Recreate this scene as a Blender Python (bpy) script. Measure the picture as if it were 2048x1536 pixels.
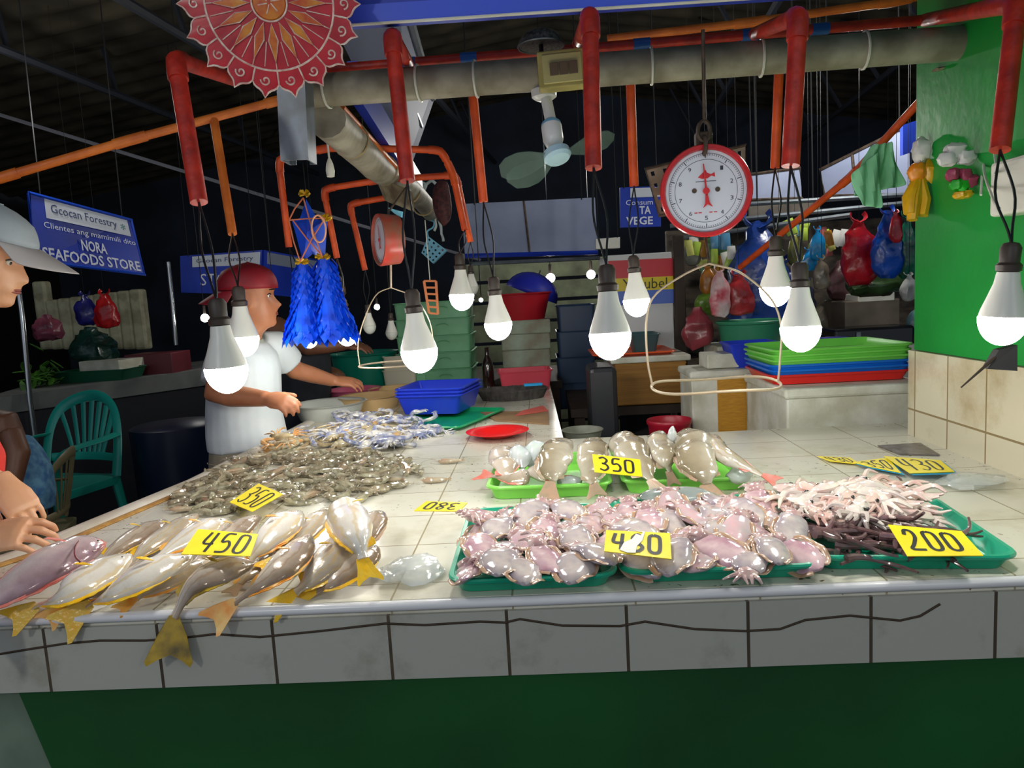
import bpy, math, random
from mathutils import Vector as V, Matrix, noise, Quaternion
random.seed(7)
S = bpy.context.scene
for o in list(bpy.data.objects): bpy.data.objects.remove(o)
COL = S.collection
R = math.radians
# ---------------------------------------------------------------- camera
CAM = V((0, -1.17, 1.337)); FPX = 1480.0
YAW, PIT, ROL = R(2.5), R(6.9), R(3.3)
fw = V((-math.sin(YAW)*math.cos(PIT), math.cos(YAW)*math.cos(PIT), -math.sin(PIT)))
r0 = V((math.cos(YAW), math.sin(YAW), 0)); u0 = r0.cross(fw)
rt = math.cos(ROL)*r0 - math.sin(ROL)*u0; up = math.sin(ROL)*r0 + math.cos(ROL)*u0
cd = bpy.data.cameras.new('camera'); cam = bpy.data.objects.new('camera', cd); COL.objects.link(cam)
cd.sensor_width = 36; cd.lens = FPX/2048*36; cd.clip_start = .02; cd.clip_end = 100
cam.matrix_world = Matrix.Translation(CAM) @ Matrix((rt, up, -fw)).transposed().to_4x4()
S.camera = cam
# ---------------------------------------------------------------- world and view
S.view_settings.view_transform = 'Standard'; S.view_settings.look = 'None'
S.view_settings.exposure = 0.45; S.view_settings.gamma = 1
S.view_settings.use_curve_mapping = False
w = bpy.data.worlds.new('night'); S.world = w; w.use_nodes = True
w.node_tree.nodes['Background'].inputs[0].default_value = (.75, .85, 1, 1)
w.node_tree.nodes['Background'].inputs[1].default_value = .34
GLOBE = 50.0            # radiance of the stall bulbs
def lamp(name, loc, power, r=.05, col=(1, .97, .9)):
    l = bpy.data.lights.new(name, 'POINT'); l.energy = power; l.shadow_soft_size = r; l.color = col
    o = bpy.data.objects.new(name, l); o.location = loc; COL.objects.link(o); return o
lamp('stall_lamp_across_the_aisle', (-1.6, -3.2, 2.5), 50, .12)
lamp('stall_lamp_right_of_the_aisle', (2.2, -3.4, 2.6), 26, .12)
lamp('lamp_over_left_stalls', (-3.0, 3.3, 2.6), 11, .08)
lamp('lamp_over_rear_aisle', (.1, 4.6, 2.3), 30, .08)
lamp('lamp_over_right_stalls', (1.6, 2.55, 2.3), 22, .08)

# ---------------------------------------------------------------- helpers
def ray(px, py): return fw + rt*((px-1024)/FPX) - up*((py-768)/FPX)
def Wz(px, py, z):
    d = ray(px, py); return CAM + d*((z-CAM.z)/d.z)
def Wy(px, py, y):
    d = ray(px, py); return CAM + d*((y-CAM.y)/d.y)
def lin(c):
    return tuple(((x/255/12.92) if x <= 10 else ((x/255+.055)/1.055)**2.4) for x in c)
MATS = {}
def pm(name, col, rough=.5, metal=0, n=0, col2=None, amt=.5, bump=0, bs=None, alpha=1, trans=0, sss=0, coat=0, emit=0, spec=.5, aniso=None, ior=None):
    if name in MATS: return MATS[name]
    m = bpy.data.materials.new(name); m.use_nodes = True; nt = m.node_tree; N = nt.nodes; L = nt.links
    b = N['Principled BSDF']; c = lin(col)
    b.inputs['Base Color'].default_value = (*c, 1); b.inputs['Roughness'].default_value = rough
    b.inputs['Metallic'].default_value = metal; b.inputs['Alpha'].default_value = alpha
    b.inputs['Transmission Weight'].default_value = trans
    b.inputs['Specular IOR Level'].default_value = spec
    if ior: b.inputs['IOR'].default_value = ior
    if sss:
        b.inputs['Subsurface Weight'].default_value = sss; b.inputs['Subsurface Radius'].default_value = (.01, .004, .002)
        b.inputs['Subsurface Scale'].default_value = 1
    b.inputs['Coat Weight'].default_value = coat; b.inputs['Coat Roughness'].default_value = .08
    if emit:
        b.inputs['Emission Color'].default_value = (*c, 1); b.inputs['Emission Strength'].default_value = emit
    if n or bump:
        tc = N.new('ShaderNodeTexCoord'); nz = N.new('ShaderNodeTexNoise'); nz.inputs['Scale'].default_value = n or 40
        nz.inputs['Detail'].default_value = 4
        if aniso:
            mp = N.new('ShaderNodeMapping'); mp.inputs['Scale'].default_value = aniso
            L.new(tc.outputs['Object'], mp.inputs[0]); L.new(mp.outputs[0], nz.inputs['Vector'])
        else: L.new(tc.outputs['Object'], nz.inputs['Vector'])
        if n:
            cr = N.new('ShaderNodeValToRGB'); cr.color_ramp.elements[0].position = .5-.5*(1-amt)*.6-.02; cr.color_ramp.elements[1].position = .5+.5*(1-amt)*.6+.02
            cr.color_ramp.elements[0].color = (*c, 1); cr.color_ramp.elements[1].color = (*lin(col2 or tuple(x*.7 for x in col)), 1)
            L.new(nz.outputs['Fac'], cr.inputs[0]); L.new(cr.outputs[0], b.inputs['Base Color'])
        if bump:
            bp = N.new('ShaderNodeBump'); bp.inputs['Strength'].default_value = bump; bp.inputs['Distance'].default_value = .004
            src = nz
            if bs:
                src = N.new('ShaderNodeTexNoise'); src.inputs['Scale'].default_value = bs; L.new(tc.outputs['Object'], src.inputs['Vector'])
            L.new(src.outputs['Fac'], bp.inputs['Height']); L.new(bp.outputs[0], b.inputs['Normal'])
    MATS[name] = m; return m

def tile_mat(name, col, grout, w=.2, h=.2, mort=.003, off=(0, 0, 0), plane='XY', dirt=(150, 130, 95), dirt_lo=.55, dirt_hi=.8, rough=.2, dscale=5, specks=False):
    m = bpy.data.materials.new(name); m.use_nodes = True; nt = m.node_tree; N = nt.nodes; L = nt.links; b = N['Principled BSDF']
    tc = N.new('ShaderNodeTexCoord'); mp = N.new('ShaderNodeMapping'); mp.vector_type = 'POINT'; L.new(tc.outputs['Object'], mp.inputs[0])
    mp.inputs['Location'].default_value = off
    if plane == 'XZ': mp.inputs['Rotation'].default_value = (R(-90), 0, 0)
    sx = N.new('ShaderNodeSeparateXYZ'); L.new(mp.outputs[0], sx.inputs[0])
    cb = N.new('ShaderNodeCombineXYZ')
    src = tc
    if plane == 'YZ':
        s2 = N.new('ShaderNodeSeparateXYZ'); L.new(tc.outputs['Object'], s2.inputs[0])
        c2 = N.new('ShaderNodeCombineXYZ'); L.new(s2.outputs[1], c2.inputs[0]); L.new(s2.outputs[2], c2.inputs[1]); vec = c2.outputs[0]
        ad = N.new('ShaderNodeVectorMath'); ad.operation = 'ADD'; ad.inputs[1].default_value = off; L.new(vec, ad.inputs[0]); vec = ad.outputs[0]
    else: vec = mp.outputs[0]
    br = N.new('ShaderNodeTexBrick'); br.offset = 0; br.squash = 1; L.new(vec, br.inputs['Vector'])
    br.inputs['Scale'].default_value = 1; br.inputs['Brick Width'].default_value = w; br.inputs['Row Height'].default_value = h
    br.inputs['Mortar Size'].default_value = mort; br.inputs['Mortar Smooth'].default_value = .1
    br.inputs['Color1'].default_value = (*lin(col), 1); br.inputs['Color2'].default_value = (*lin(tuple(x*.95 for x in col)), 1)
    br.inputs['Mortar'].default_value = (*lin(grout), 1)
    nz = N.new('ShaderNodeTexNoise'); nz.inputs['Scale'].default_value = dscale; nz.inputs['Detail'].default_value = 8; nz.inputs['Roughness'].default_value = .65
    L.new(tc.outputs['Object'], nz.inputs['Vector'])
    cr = N.new('ShaderNodeMapRange'); cr.inputs[1].default_value = dirt_lo; cr.inputs[2].default_value = dirt_hi; L.new(nz.outputs['Fac'], cr.inputs[0])
    mx = N.new('ShaderNodeMix'); mx.data_type = 'RGBA'; L.new(cr.outputs[0], mx.inputs[0]); L.new(br.outputs['Color'], mx.inputs[6]); mx.inputs[7].default_value = (*lin(dirt), 1)
    out = mx.outputs[2]
    if specks:
        n2 = N.new('ShaderNodeTexNoise'); n2.inputs['Scale'].default_value = 75; n2.inputs['Detail'].default_value = 2; L.new(tc.outputs['Object'], n2.inputs['Vector'])
        r2 = N.new('ShaderNodeMapRange'); r2.inputs[1].default_value = .66; r2.inputs[2].default_value = .7; L.new(n2.outputs['Fac'], r2.inputs[0])
        n3 = N.new('ShaderNodeTexNoise'); n3.inputs['Scale'].default_value = 3.2; L.new(tc.outputs['Object'], n3.inputs['Vector'])
        r3 = N.new('ShaderNodeMapRange'); r3.inputs[1].default_value = .5; r3.inputs[2].default_value = .6; L.new(n3.outputs['Fac'], r3.inputs[0])
        mu = N.new('ShaderNodeMath'); mu.operation = 'MULTIPLY'; L.new(r2.outputs[0], mu.inputs[0]); L.new(r3.outputs[0], mu.inputs[1])
        m2 = N.new('ShaderNodeMix'); m2.data_type = 'RGBA'; L.new(mu.outputs[0], m2.inputs[0]); L.new(out, m2.inputs[6]); m2.inputs[7].default_value = (*lin((110, 95, 70)), 1); out = m2.outputs[2]
    L.new(out, b.inputs['Base Color']); b.inputs['Roughness'].default_value = rough
    bp = N.new('ShaderNodeBump'); bp.inputs['Strength'].default_value = .25; bp.inputs['Distance'].default_value = .002; bp.invert = True
    L.new(br.outputs['Fac'], bp.inputs['Height']); L.new(bp.outputs[0], b.inputs['Normal'])
    return m

def catmull(P, n):
    P = [V(p) for p in P]
    if len(P) == 2: return [P[0].lerp(P[1], i/(n-1)) for i in range(n)]
    Q = [2*P[0]-P[1]] + P + [2*P[-1]-P[-2]]; out = []; m = len(P)-1
    for i in range(n):
        t = i/(n-1)*m; k = min(int(t), m-1); t -= k
        a, b, c, d = Q[k:k+4]
        out.append(.5*((2*b)+(c-a)*t+(2*a-5*b+4*c-d)*t*t+(3*b-3*c+d-a)*t**3))
    return out
def interp(tab, x):
    if x <= tab[0][0]: return tab[0][1]
    for (a, p), (b, q) in zip(tab, tab[1:]):
        if x <= b:
            t = (x-a)/(b-a); t = t*t*(3-2*t)*.5+t*.5; return p+(q-p)*t
    return tab[-1][1]

class MB:
    def __init__(s): s.v = []; s.f = []; s.m = []; s.uv = []
    def add(s, vs, fs, mi=0, uvs=None):
        k = len(s.v); s.v += [V(p) for p in vs]; s.f += [tuple(i+k for i in f) for f in fs]; s.m += [mi]*len(fs)
        s.uv += (uvs or [(0, 0)]*len(vs)); return k
    def box(s, c, d, rot=None, mi=0, taper=1):
        c = V(c); vs = []
        for z in (-1, 1):
            for x, y in ((-1, -1), (1, -1), (1, 1), (-1, 1)):
                k = taper if z < 0 else 1
                p = V((x*d[0]/2*k, y*d[1]/2*k, z*d[2]/2)); vs.append(c+(rot @ p if rot else p))
        s.add(vs, [(3, 2, 1, 0), (4, 5, 6, 7), (0, 1, 5, 4), (1, 2, 6, 5), (2, 3, 7, 6), (3, 0, 4, 7)], mi); return s
    def tube(s, pts, r, n=8, hint=None, mi=0, cap=True, flat=1, close=False):
        pts = [V(p) for p in pts]; m = len(pts)
        if not isinstance(r, list): r = [r]*m
        T = []
        for i in range(m):
            if close: t = pts[(i+1) % m]-pts[i-1]
            else: t = pts[min(i+1, m-1)]-pts[max(i-1, 0)]
            T.append(t.normalized() if t.length > 1e-9 else V((0, 0, 1)))
        nn = V(hint) if hint is not None else (V((0, 0, 1)) if abs(T[0].z) < .9 else V((1, 0, 0)))
        vs = []; uv = []
        for i in range(m):
            t = T[i]; h = V(hint) if hint is not None else nn
            q = h-t*h.dot(t)
            if q.length < 1e-6: q = nn-t*nn.dot(t)
            q.normalize(); nn = q; b = q.cross(t)
            ra, rb = (r[i] if isinstance(r[i], (list, tuple)) else (r[i], r[i]*flat))
            for k in range(n):
                a = 2*math.pi*k/n; vs.append(pts[i]+b*(math.cos(a)*ra)+q*(math.sin(a)*rb)); uv.append((i/(m-1), k/n))
        fs = []
        for i in range(m if close else m-1):
            j = (i+1) % m
            for k in range(n): fs.append((i*n+k, i*n+(k+1) % n, j*n+(k+1) % n, j*n+k))
        if cap and not close: fs += [tuple(range(n-1, -1, -1)), tuple((m-1)*n+k for k in range(n))]
        s.add(vs, fs, mi, uv); return s
    def lathe(s, prof, n=20, M=None, mi=0, close=False):
        M = M or Matrix(); vs = []; m = len(prof)
        for r, z in prof:
            for k in range(n):
                a = 2*math.pi*k/n; vs.append(M @ V((r*math.cos(a), r*math.sin(a), z)))
        fs = [(i*n+k, i*n+(k+1) % n, (i+1)*n+(k+1) % n, (i+1)*n+k) for i in range(m-1) for k in range(n)]
        fs += [tuple(range(n-1, -1, -1)), tuple((m-1)*n+k for k in range(n))]
        s.add(vs, fs, mi); return s
    def ell(s, c, rad, rot=None, nu=12, nv=8, mi=0, nz=0, seed=0, fr=3.):
        c = V(c); vs = []; uv = []
        for i in range(nv+1):
            t = math.pi*i/nv; t = min(max(t, .02), math.pi-.02)
            for k in range(nu):
                a = 2*math.pi*k/nu; p = V((math.sin(t)*math.cos(a), math.sin(t)*math.sin(a), math.cos(t)))
                if nz: p = p*(1+nz*noise.noise(p*fr*.5+V((seed*7.3, seed*1.7, 0))))
                p = V((p.x*rad[0], p.y*rad[1], p.z*rad[2])); vs.append(c+(rot @ p if rot else p)); uv.append((i/nv, k/nu))
        fs = [(i*nu+k, (i+1)*nu+k, (i+1)*nu+(k+1) % nu, i*nu+(k+1) % nu) for i in range(nv) for k in range(nu)]
        fs += [tuple(range(nu)), tuple(nv*nu+k for k in range(nu-1, -1, -1))]
        s.add(vs, fs, mi, uv); return s
    def slab(s, poly, t, mi=0):
        """closed polygon (3-D points, any count) thickened along vector t"""
        poly = [V(p) for p in poly]; t = V(t); n = len(poly)
        nrm = V((0, 0, 0))
        for i in range(n): nrm += poly[i].cross(poly[(i+1) % n])
        if nrm.dot(t) < 0: poly.reverse()
        s.add(poly+[p+t for p in poly], [tuple(range(n-1, -1, -1)), tuple(range(n, 2*n))]+[(i, (i+1) % n, n+(i+1) % n, n+i) for i in range(n)], mi); return s
    def loft(s, rings, mi=0, caps=(True, True), closed=True):
        n = len(rings[0]); vs = [p for r_ in rings for p in r_]; m = len(rings)
        uv = [(i/(m-1), k/n) for i in range(m) for k in range(n)]
        fs = [(i*n+k, i*n+(k+1) % n, (i+1)*n+(k+1) % n, (i+1)*n+k) for i in range(m-1) for k in range(n if closed else n-1)]
        if caps[0]: fs.append(tuple(range(n-1, -1, -1)))
        if caps[1]: fs.append(tuple((m-1)*n+k for k in range(n)))
        s.add(vs, fs, mi, uv); return s
    def warp(s, amp, fr=8, seed=0):
        for i, p in enumerate(s.v): s.v[i] = p+noise.noise_vector(p*fr+V((seed, seed*2.1, 0)))*amp
        return s
    def build(s, name, mats, parent=None, smooth=True, bevel=0, sub=0, remesh=0, relax=0, auto=True, subt=None):
        off = V((0, 0, 0)); q = parent
        while q is not None: off += q.location; q = q.parent
        me = bpy.data.meshes.new(name); me.from_pydata([p-off for p in s.v], [], s.f)
        if not isinstance(mats, (list, tuple)): mats = [mats]
        for m in mats: me.materials.append(m)
        if len(mats) > 1: me.polygons.foreach_set('material_index', s.m)
        ul = me.uv_layers.new(name='UVMap'); uvv = s.uv
        fl = []
        for lp in me.loops: fl += uvv[lp.vertex_index]
        ul.data.foreach_set('uv', fl)
        if smooth: me.polygons.foreach_set('use_smooth', [True]*len(me.polygons))
        me.update()
        o = bpy.data.objects.new(name, me); COL.objects.link(o)
        if parent: o.parent = parent
        if smooth and auto and not remesh and not sub:
            try: me.set_sharp_from_angle(angle=R(42))
            except Exception: pass
        if bevel:
            b = o.modifiers.new('b', 'BEVEL'); b.width = bevel; b.segments = 2; b.limit_method = 'ANGLE'; b.angle_limit = R(40)
        if remesh:
            r_ = o.modifiers.new('r', 'REMESH'); r_.mode = 'VOXEL'; r_.voxel_size = remesh; r_.use_smooth_shade = True
            if relax:
                c = o.modifiers.new('s', 'SMOOTH'); c.factor = .5; c.iterations = relax
        if sub:
            b = o.modifiers.new('u', 'SUBSURF'); b.levels = sub; b.render_levels = sub
        return o

def tag(o, label=None, cat=None, group=None, kind=None):
    if label: o['label'] = label
    if cat: o['category'] = cat
    if group: o['group'] = group
    if kind: o['kind'] = kind
    return o
def thing(name, loc, label, cat, group=None):
    o = bpy.data.objects.new(name, None); o.empty_display_size = .05; o.location = V(loc); COL.objects.link(o)
    return tag(o, label, cat, group)
def struct(name, mb, mat, **k):
    o = mb.build(name, mat, **k); o['kind'] = 'structure'; return o
def copy_tree(o, parent=None):
    c = o.copy(); COL.objects.link(c); c.parent = parent
    for ch in o.children: copy_tree(ch, c)
    return c
def place(o, loc, rot, sc=1):
    o.location = loc; o.rotation_mode = 'QUATERNION'; o.rotation_quaternion = rot; o.scale = (sc,)*3 if not isinstance(sc, tuple) else sc
def axes(x, z):
    """rotation matrix with local x along x and local z near z"""
    x = V(x).normalized(); z = V(z); z = (z-x*z.dot(x)).normalized(); y = z.cross(x)
    return Matrix((x, y, z)).transposed()
def rr_ring(cx, cy, sx, sy, r, z, M, k=5):
    out = []
    for qx, qy, a0 in ((1, 1, 0), (-1, 1, 90), (-1, -1, 180), (1, -1, 270)):
        for i in range(k+1):
            a = R(a0+90*i/k); out.append(M @ V((cx+qx*(sx/2-r)+r*math.cos(a), cy+qy*(sy/2-r)+r*math.sin(a), z)))
    return out
def traymb(M, sx, sy, h, r=.03, rim=.008, taper=.9, th=.003, k=5):
    """open rounded-rectangle tray; origin = centre of its underside"""
    mb = MB(); g = lambda a, b, rr, z: rr_ring(0, 0, a, b, rr, z, M, k)
    t = taper
    rings = [g(sx*t, sy*t, r*.8, 0), g(sx, sy, r, h-.006), g(sx+2*rim, sy+2*rim, r+rim, h-.007), g(sx+2*rim+.002, sy+2*rim+.002, r+rim, h-.003), g(sx+2*rim-.002, sy+2*rim-.002, r+rim, h),
             g(sx-.002, sy-.002, r, h), g(sx-2*th, sy-2*th, r, h-.004), g(sx*t-2*th, sy*t-2*th, r*.8, th+.002), g(sx*t-2*th-.01, sy*t-2*th-.01, r*.7, th)]
    mb.loft(rings); return mb
def pxrect(FL, FR, BR, BL, z):
    a, b, c, d = [Wz(*p, z) for p in (FL, FR, BR, BL)]
    ux = ((b-a)+(c-d))/2; uy = ((d-a)+(c-b))/2
    return (a+b+c+d)/4, ux.length, uy.length, math.atan2(ux.y, ux.x)
def MT(loc, rz=0, rx=0, ry=0):
    return Matrix.Translation(loc) @ Matrix.Rotation(rz, 4, 'Z') @ Matrix.Rotation(rx, 4, 'X') @ Matrix.Rotation(ry, 4, 'Y')

# text and strokes mapped on quads (A = lower left, B = lower right, C = upper right, D = upper left)
def bil(q, u, v): return (q[0]*(1-u)+q[1]*u)*(1-v)+(q[3]*(1-u)+q[2]*u)*v
def qn(q): return (q[1]-q[0]).cross(q[3]-q[0]).normalized()
DG = {'0': [[(.42, 1), (.14, .9), (.1, .5), (.12, .12), (.45, 0), (.8, .1), (.88, .5), (.82, .9), (.42, 1)]],
      'D': [[(.15, 0), (.15, 1), (.6, .97), (.9, .7), (.88, .25), (.55, .03), (.05, 0)]],
      '2': [[(.05, .75), (.25, 1), (.65, .95), (.7, .65), (.35, .3), (.05, .05), (.95, .02)]],
      '3': [[(.05, .9), (.5, 1), (.85, .8), (.6, .55), (.35, .52), (.75, .45), (.9, .2), (.5, 0), (.05, .1)]],
      '4': [[(.15, 1), (.05, .45), (.85, .42)], [(.7, 1), (.65, .45), (.6, 0)]],
      '5': [[(.9, 1), (.25, .97), (.15, .55), (.6, .6), (.88, .35), (.7, .05), (.05, .03)]],
      '8': [[(.5, .52), (.15, .75), (.5, 1), (.82, .78), (.5, .52), (.1, .25), (.5, 0), (.9, .25), (.5, .52)]]}
def strokes(mb, q, txt, box=(.1, .15, .9, .85), w=.05, lift=.0006, slant=0):
    n = qn(q); x0, y0, x1, y1 = box; cw = (x1-x0)/len(txt)
    asp = (q[3]-q[0]).length/(q[1]-q[0]).length
    for i, ch in enumerate(txt):
        for st in DG[ch]:
            pts = catmull([(x0+(i+.1+.78*p[0])*cw+slant*(p[1]-.5), y0+p[1]*(y1-y0), 0) for p in st], 4*len(st))
            L_, R_ = [], []
            for j, p in enumerate(pts):
                t = pts[min(j+1, len(pts)-1)]-pts[max(j-1, 0)]; t = V((t.x, t.y*asp, 0)); 
                if t.length < 1e-9: t = V((1, 0, 0))
                t.normalize(); a = V((-t.y*w/2, t.x*w/2/asp, 0))
                L_.append(bil(q, p.x+a.x, p.y+a.y)); R_.append(bil(q, p.x-a.x, p.y-a.y))
            k = len(pts)
            top = [p+n*lift for p in L_+R_]
            mb.add(top, [(j, k+j, k+j+1, j+1) for j in range(k-1)])
    return mb
def text_on(q, txt, box, name, mat, parent, lift=.002, ext=0, off=0.):
    cu = bpy.data.curves.new('t', 'FONT'); cu.body = txt; cu.size = 1; cu.resolution_u = 2; cu.offset = off
    ob = bpy.data.objects.new('t', cu); COL.objects.link(ob)
    dg = bpy.context.evaluated_depsgraph_get(); me = bpy.data.meshes.new_from_object(ob.evaluated_get(dg))
    vs = [v.co.copy() for v in me.vertices]; fs = [tuple(p.vertices) for p in me.polygons]
    bpy.data.objects.remove(ob); bpy.data.curves.remove(cu); bpy.data.meshes.remove(me)
    if not vs: return
    x0 = min(v.x for v in vs); x1 = max(v.x for v in vs); y0 = min(v.y for v in vs); y1 = max(v.y for v in vs)
    n = qn(q); mb = MB()
    mb.add([bil(q, box[0]+(v.x-x0)/(x1-x0)*(box[2]-box[0]), box[1]+(v.y-y0)/(y1-y0)*(box[3]-box[1]))+n*lift for v in vs], fs)
    return mb.build(name, mat, parent, smooth=False)
# ---------------------------------------------------------------- materials
ZC = .85
white_pl = pm('white_plastic', (235, 235, 225), .35, n=9, col2=(210, 208, 190), amt=.3)
steel = pm('galvanised_steel', (128, 138, 148), .45, .6, n=20, col2=(110, 115, 118))
rusty = pm('rusted_steel', (95, 80, 68), .6, .4, n=40, col2=(60, 48, 40))
blk = pm('black_rubber', (22, 22, 24), .5)
cordm = pm('black_cord', (28, 30, 34), .45)
orange = pm('orange_conduit', (232, 92, 30), .45, n=14, col2=(196, 66, 24), bump=.3, bs=60)
orange2 = pm('pale_orange_conduit', (226, 124, 44), .45, n=14, col2=(190, 92, 32), bump=.3, bs=60)
redor = pm('red_conduit', (205, 52, 34), .45, n=30, col2=(150, 34, 26), amt=.4, bump=.3, bs=70)
bluet = pm('blue_tape', (20, 90, 170), .4)
pvc = pm('dusty_grey_pipe', (172, 168, 150), .55, n=12, col2=(128, 122, 104), bump=.5, bs=30)
tie = pm('cable_tie', (215, 215, 205), .4)
blue_sign = pm('blue_tarpaulin', (24, 62, 190), .4, n=3, col2=(18, 48, 160))
pale_board = pm('pale_board', (150, 160, 190), .5, n=4, col2=(132, 142, 172))
letter = pm('white_lettering', (225, 230, 245), .5)
dark = pm('dark_void', (14, 16, 20), .8)
styro = pm('styrofoam', (225, 226, 215), .7, n=10, col2=(190, 188, 168), bump=.4, bs=120)
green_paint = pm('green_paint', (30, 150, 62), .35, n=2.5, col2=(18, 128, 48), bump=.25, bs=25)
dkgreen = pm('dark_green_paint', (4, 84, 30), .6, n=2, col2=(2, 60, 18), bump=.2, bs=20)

# ---------------------------------------------------------------- counter
X0, X1, YF, YB, HA = -1.0, 1.087, -.025, 1.25, .135
top_tile = tile_mat('counter_tile', (222, 220, 205), (158, 148, 122), .2, .2, .0018, (.07, .145, 0), specks=True, dirt=(176, 164, 130), dirt_lo=.5, dirt_hi=.85)
apron_tile = tile_mat('apron_tile', (176, 176, 166), (72, 62, 50), .1945, .4, .0028, (.081, .3, 0), 'XZ', dirt=(120, 108, 86), dirt_lo=.56, dirt_hi=.85, rough=.25)
ct = thing('fish_counter', (0, 0, 0), 'long white tiled market counter with green painted base holding the seafood', 'counter')
mb = MB(); t = .05
poly = [(X0, YF+.012), (1.35, YF+.012), (1.35, YB), (.055, YB), (.03, 2.75), (X0+.02, 2.75)]
mb.slab([(x, y, ZC-t) for x, y in poly], (0, 0, t)); mb.build('tiled_worktop', top_tile, ct, smooth=False)
mb = MB(); mb.box(((X0-.25+1.35)/2, YF+.03, ZC-HA/2-.012), (1.35-X0+.25, .05, HA-.024)); mb.build('tiled_apron', apron_tile, ct, smooth=False)
mb = MB(); mb.tube([(X0-.25, YF+.006, ZC-.008), (1.35, YF+.006, ZC-.008)], .0085, 10); mb.build('edge_trim', pm('white_edge_trim', (225, 225, 228), .25), ct)
mb = MB(); mb.tube([(X0-.3, YF, ZC-.004), (X0-.13, .3, ZC-.004), (X0-.03, .9, ZC-.004), (X0, 1.6, ZC-.004), (X0+.02, 2.75, ZC-.004)], (.03, .014), 10, hint=(0, 0, 1)); mb.build('side_rail', pm('whitewashed_rail', (222, 215, 205), .4, n=8, col2=(180, 170, 150), amt=.4), ct)
mb = MB(); mb.slab([(X0-.3, YF+.01, ZC-.045), (X0, YF+.01, ZC-.045), (X0, 2.5, ZC-.045), (X0-.03, .9, ZC-.045), (X0-.13, .3, ZC-.045)], (0, 0, .044)); mb.build('corner_filler', top_tile, ct, smooth=False)
mb = MB(); mb.tube([(X0-.2, .07, ZC+.001), (X0-.085, .32, ZC+.001), (X0+.015, .9, ZC+.001), (X0+.045, 1.6, ZC+.001)], (.013, .004), 8, hint=(0, 0, 1)); mb.build('wooden_strip', pm('stained_wood_strip', (205, 160, 84), .5, n=30, col2=(150, 100, 50)), ct)
a = Wy(30, 1395, YF+.06); b = Wy(92, 1536, YF+.06)
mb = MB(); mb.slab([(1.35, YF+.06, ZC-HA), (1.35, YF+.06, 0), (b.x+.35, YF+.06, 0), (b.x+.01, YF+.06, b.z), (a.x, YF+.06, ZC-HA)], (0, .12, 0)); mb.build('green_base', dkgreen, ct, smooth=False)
mb = MB(); mb.slab([(a.x-.001, YF+.068, ZC-HA), (b.x+.009, YF+.068, b.z), (b.x+.34, YF+.068, 0), (-1.5, YF+.068, 0), (-1.5, YF+.068, ZC-HA)], (0, .05, 0)); mb.build('bare_plaster_base', pm('greenish_plaster', (110, 130, 112), .7, n=8, col2=(80, 95, 80)), ct, smooth=False)
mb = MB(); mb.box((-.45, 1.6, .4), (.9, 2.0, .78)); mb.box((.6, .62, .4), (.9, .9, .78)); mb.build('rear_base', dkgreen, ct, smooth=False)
crk = [(0, 1308), (60, 1298), (130, 1287), (200, 1281), (290, 1281), (370, 1275), (430, 1268), (520, 1274), (640, 1262), (770, 1247), (850, 1250), (960, 1243), (1010, 1245), (1040, 1238), (1125, 1251), (1240, 1252), (1290, 1243), (1390, 1258), (1490, 1262), (1560, 1258), (1610, 1240), (1700, 1231), (1800, 1241), (1840, 1232), (1880, 1208)]
mb = MB(); mb.tube([Wy(x, y, YF+.0045) for x, y in crk], .002, 6); mb.build('wavy_crack', pm('crack_grime', (62, 48, 34), .8), ct)

# ---------------------------------------------------------------- right wall, floor, back wall, roof
YW = 1.07
mb = MB(); mb.slab([(X1, -.6, ZC-.02), (X1, YW, ZC-.02), (X1, YW, 1.105), (X1, -.6, 1.105)], (.25, 0, 0))
wt = struct('wall_right', mb, tile_mat('wall_tile', (212, 205, 180), (140, 122, 88), .175, .185, .003, (.02, -.93, 0), 'YZ', dirt=(160, 136, 88), dirt_lo=.45, dirt_hi=.75, dscale=4), smooth=False)
mb = MB(); mb.slab([(X1+.012, -.6, 1.107), (X1+.012, YW-.01, 1.107), (X1+.012, YW-.01, 3.2), (X1+.012, -.6, 3.2)], (.3, 0, 0))
struct('wall_right_upper', mb, green_paint, smooth=False)
mb = MB(); mb.box((0, 3, -.05), (16, 16, .1)); struct('floor', mb, pm('wet_concrete', (52, 54, 54), .35, n=3, col2=(34, 36, 36)), smooth=False)
mb = MB(); mb.box((0, 9.5, 2), (16, .1, 4.2)); struct('wall_back', mb, pm('night_back_wall', (34, 46, 66), .8, n=1.5, col2=(18, 24, 36)), smooth=False)
mb = MB(); mb.box((-7, 4, 2), (.1, 11, 4.2)); struct('wall_left', mb, dark, smooth=False)
mb = MB(); mb.box((6.5, 4, 2), (.1, 11, 4.2)); struct('wall_far_right', mb, dark, smooth=False)
def roofz(x): return 4.1-abs(x-.3)*.153
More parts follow.
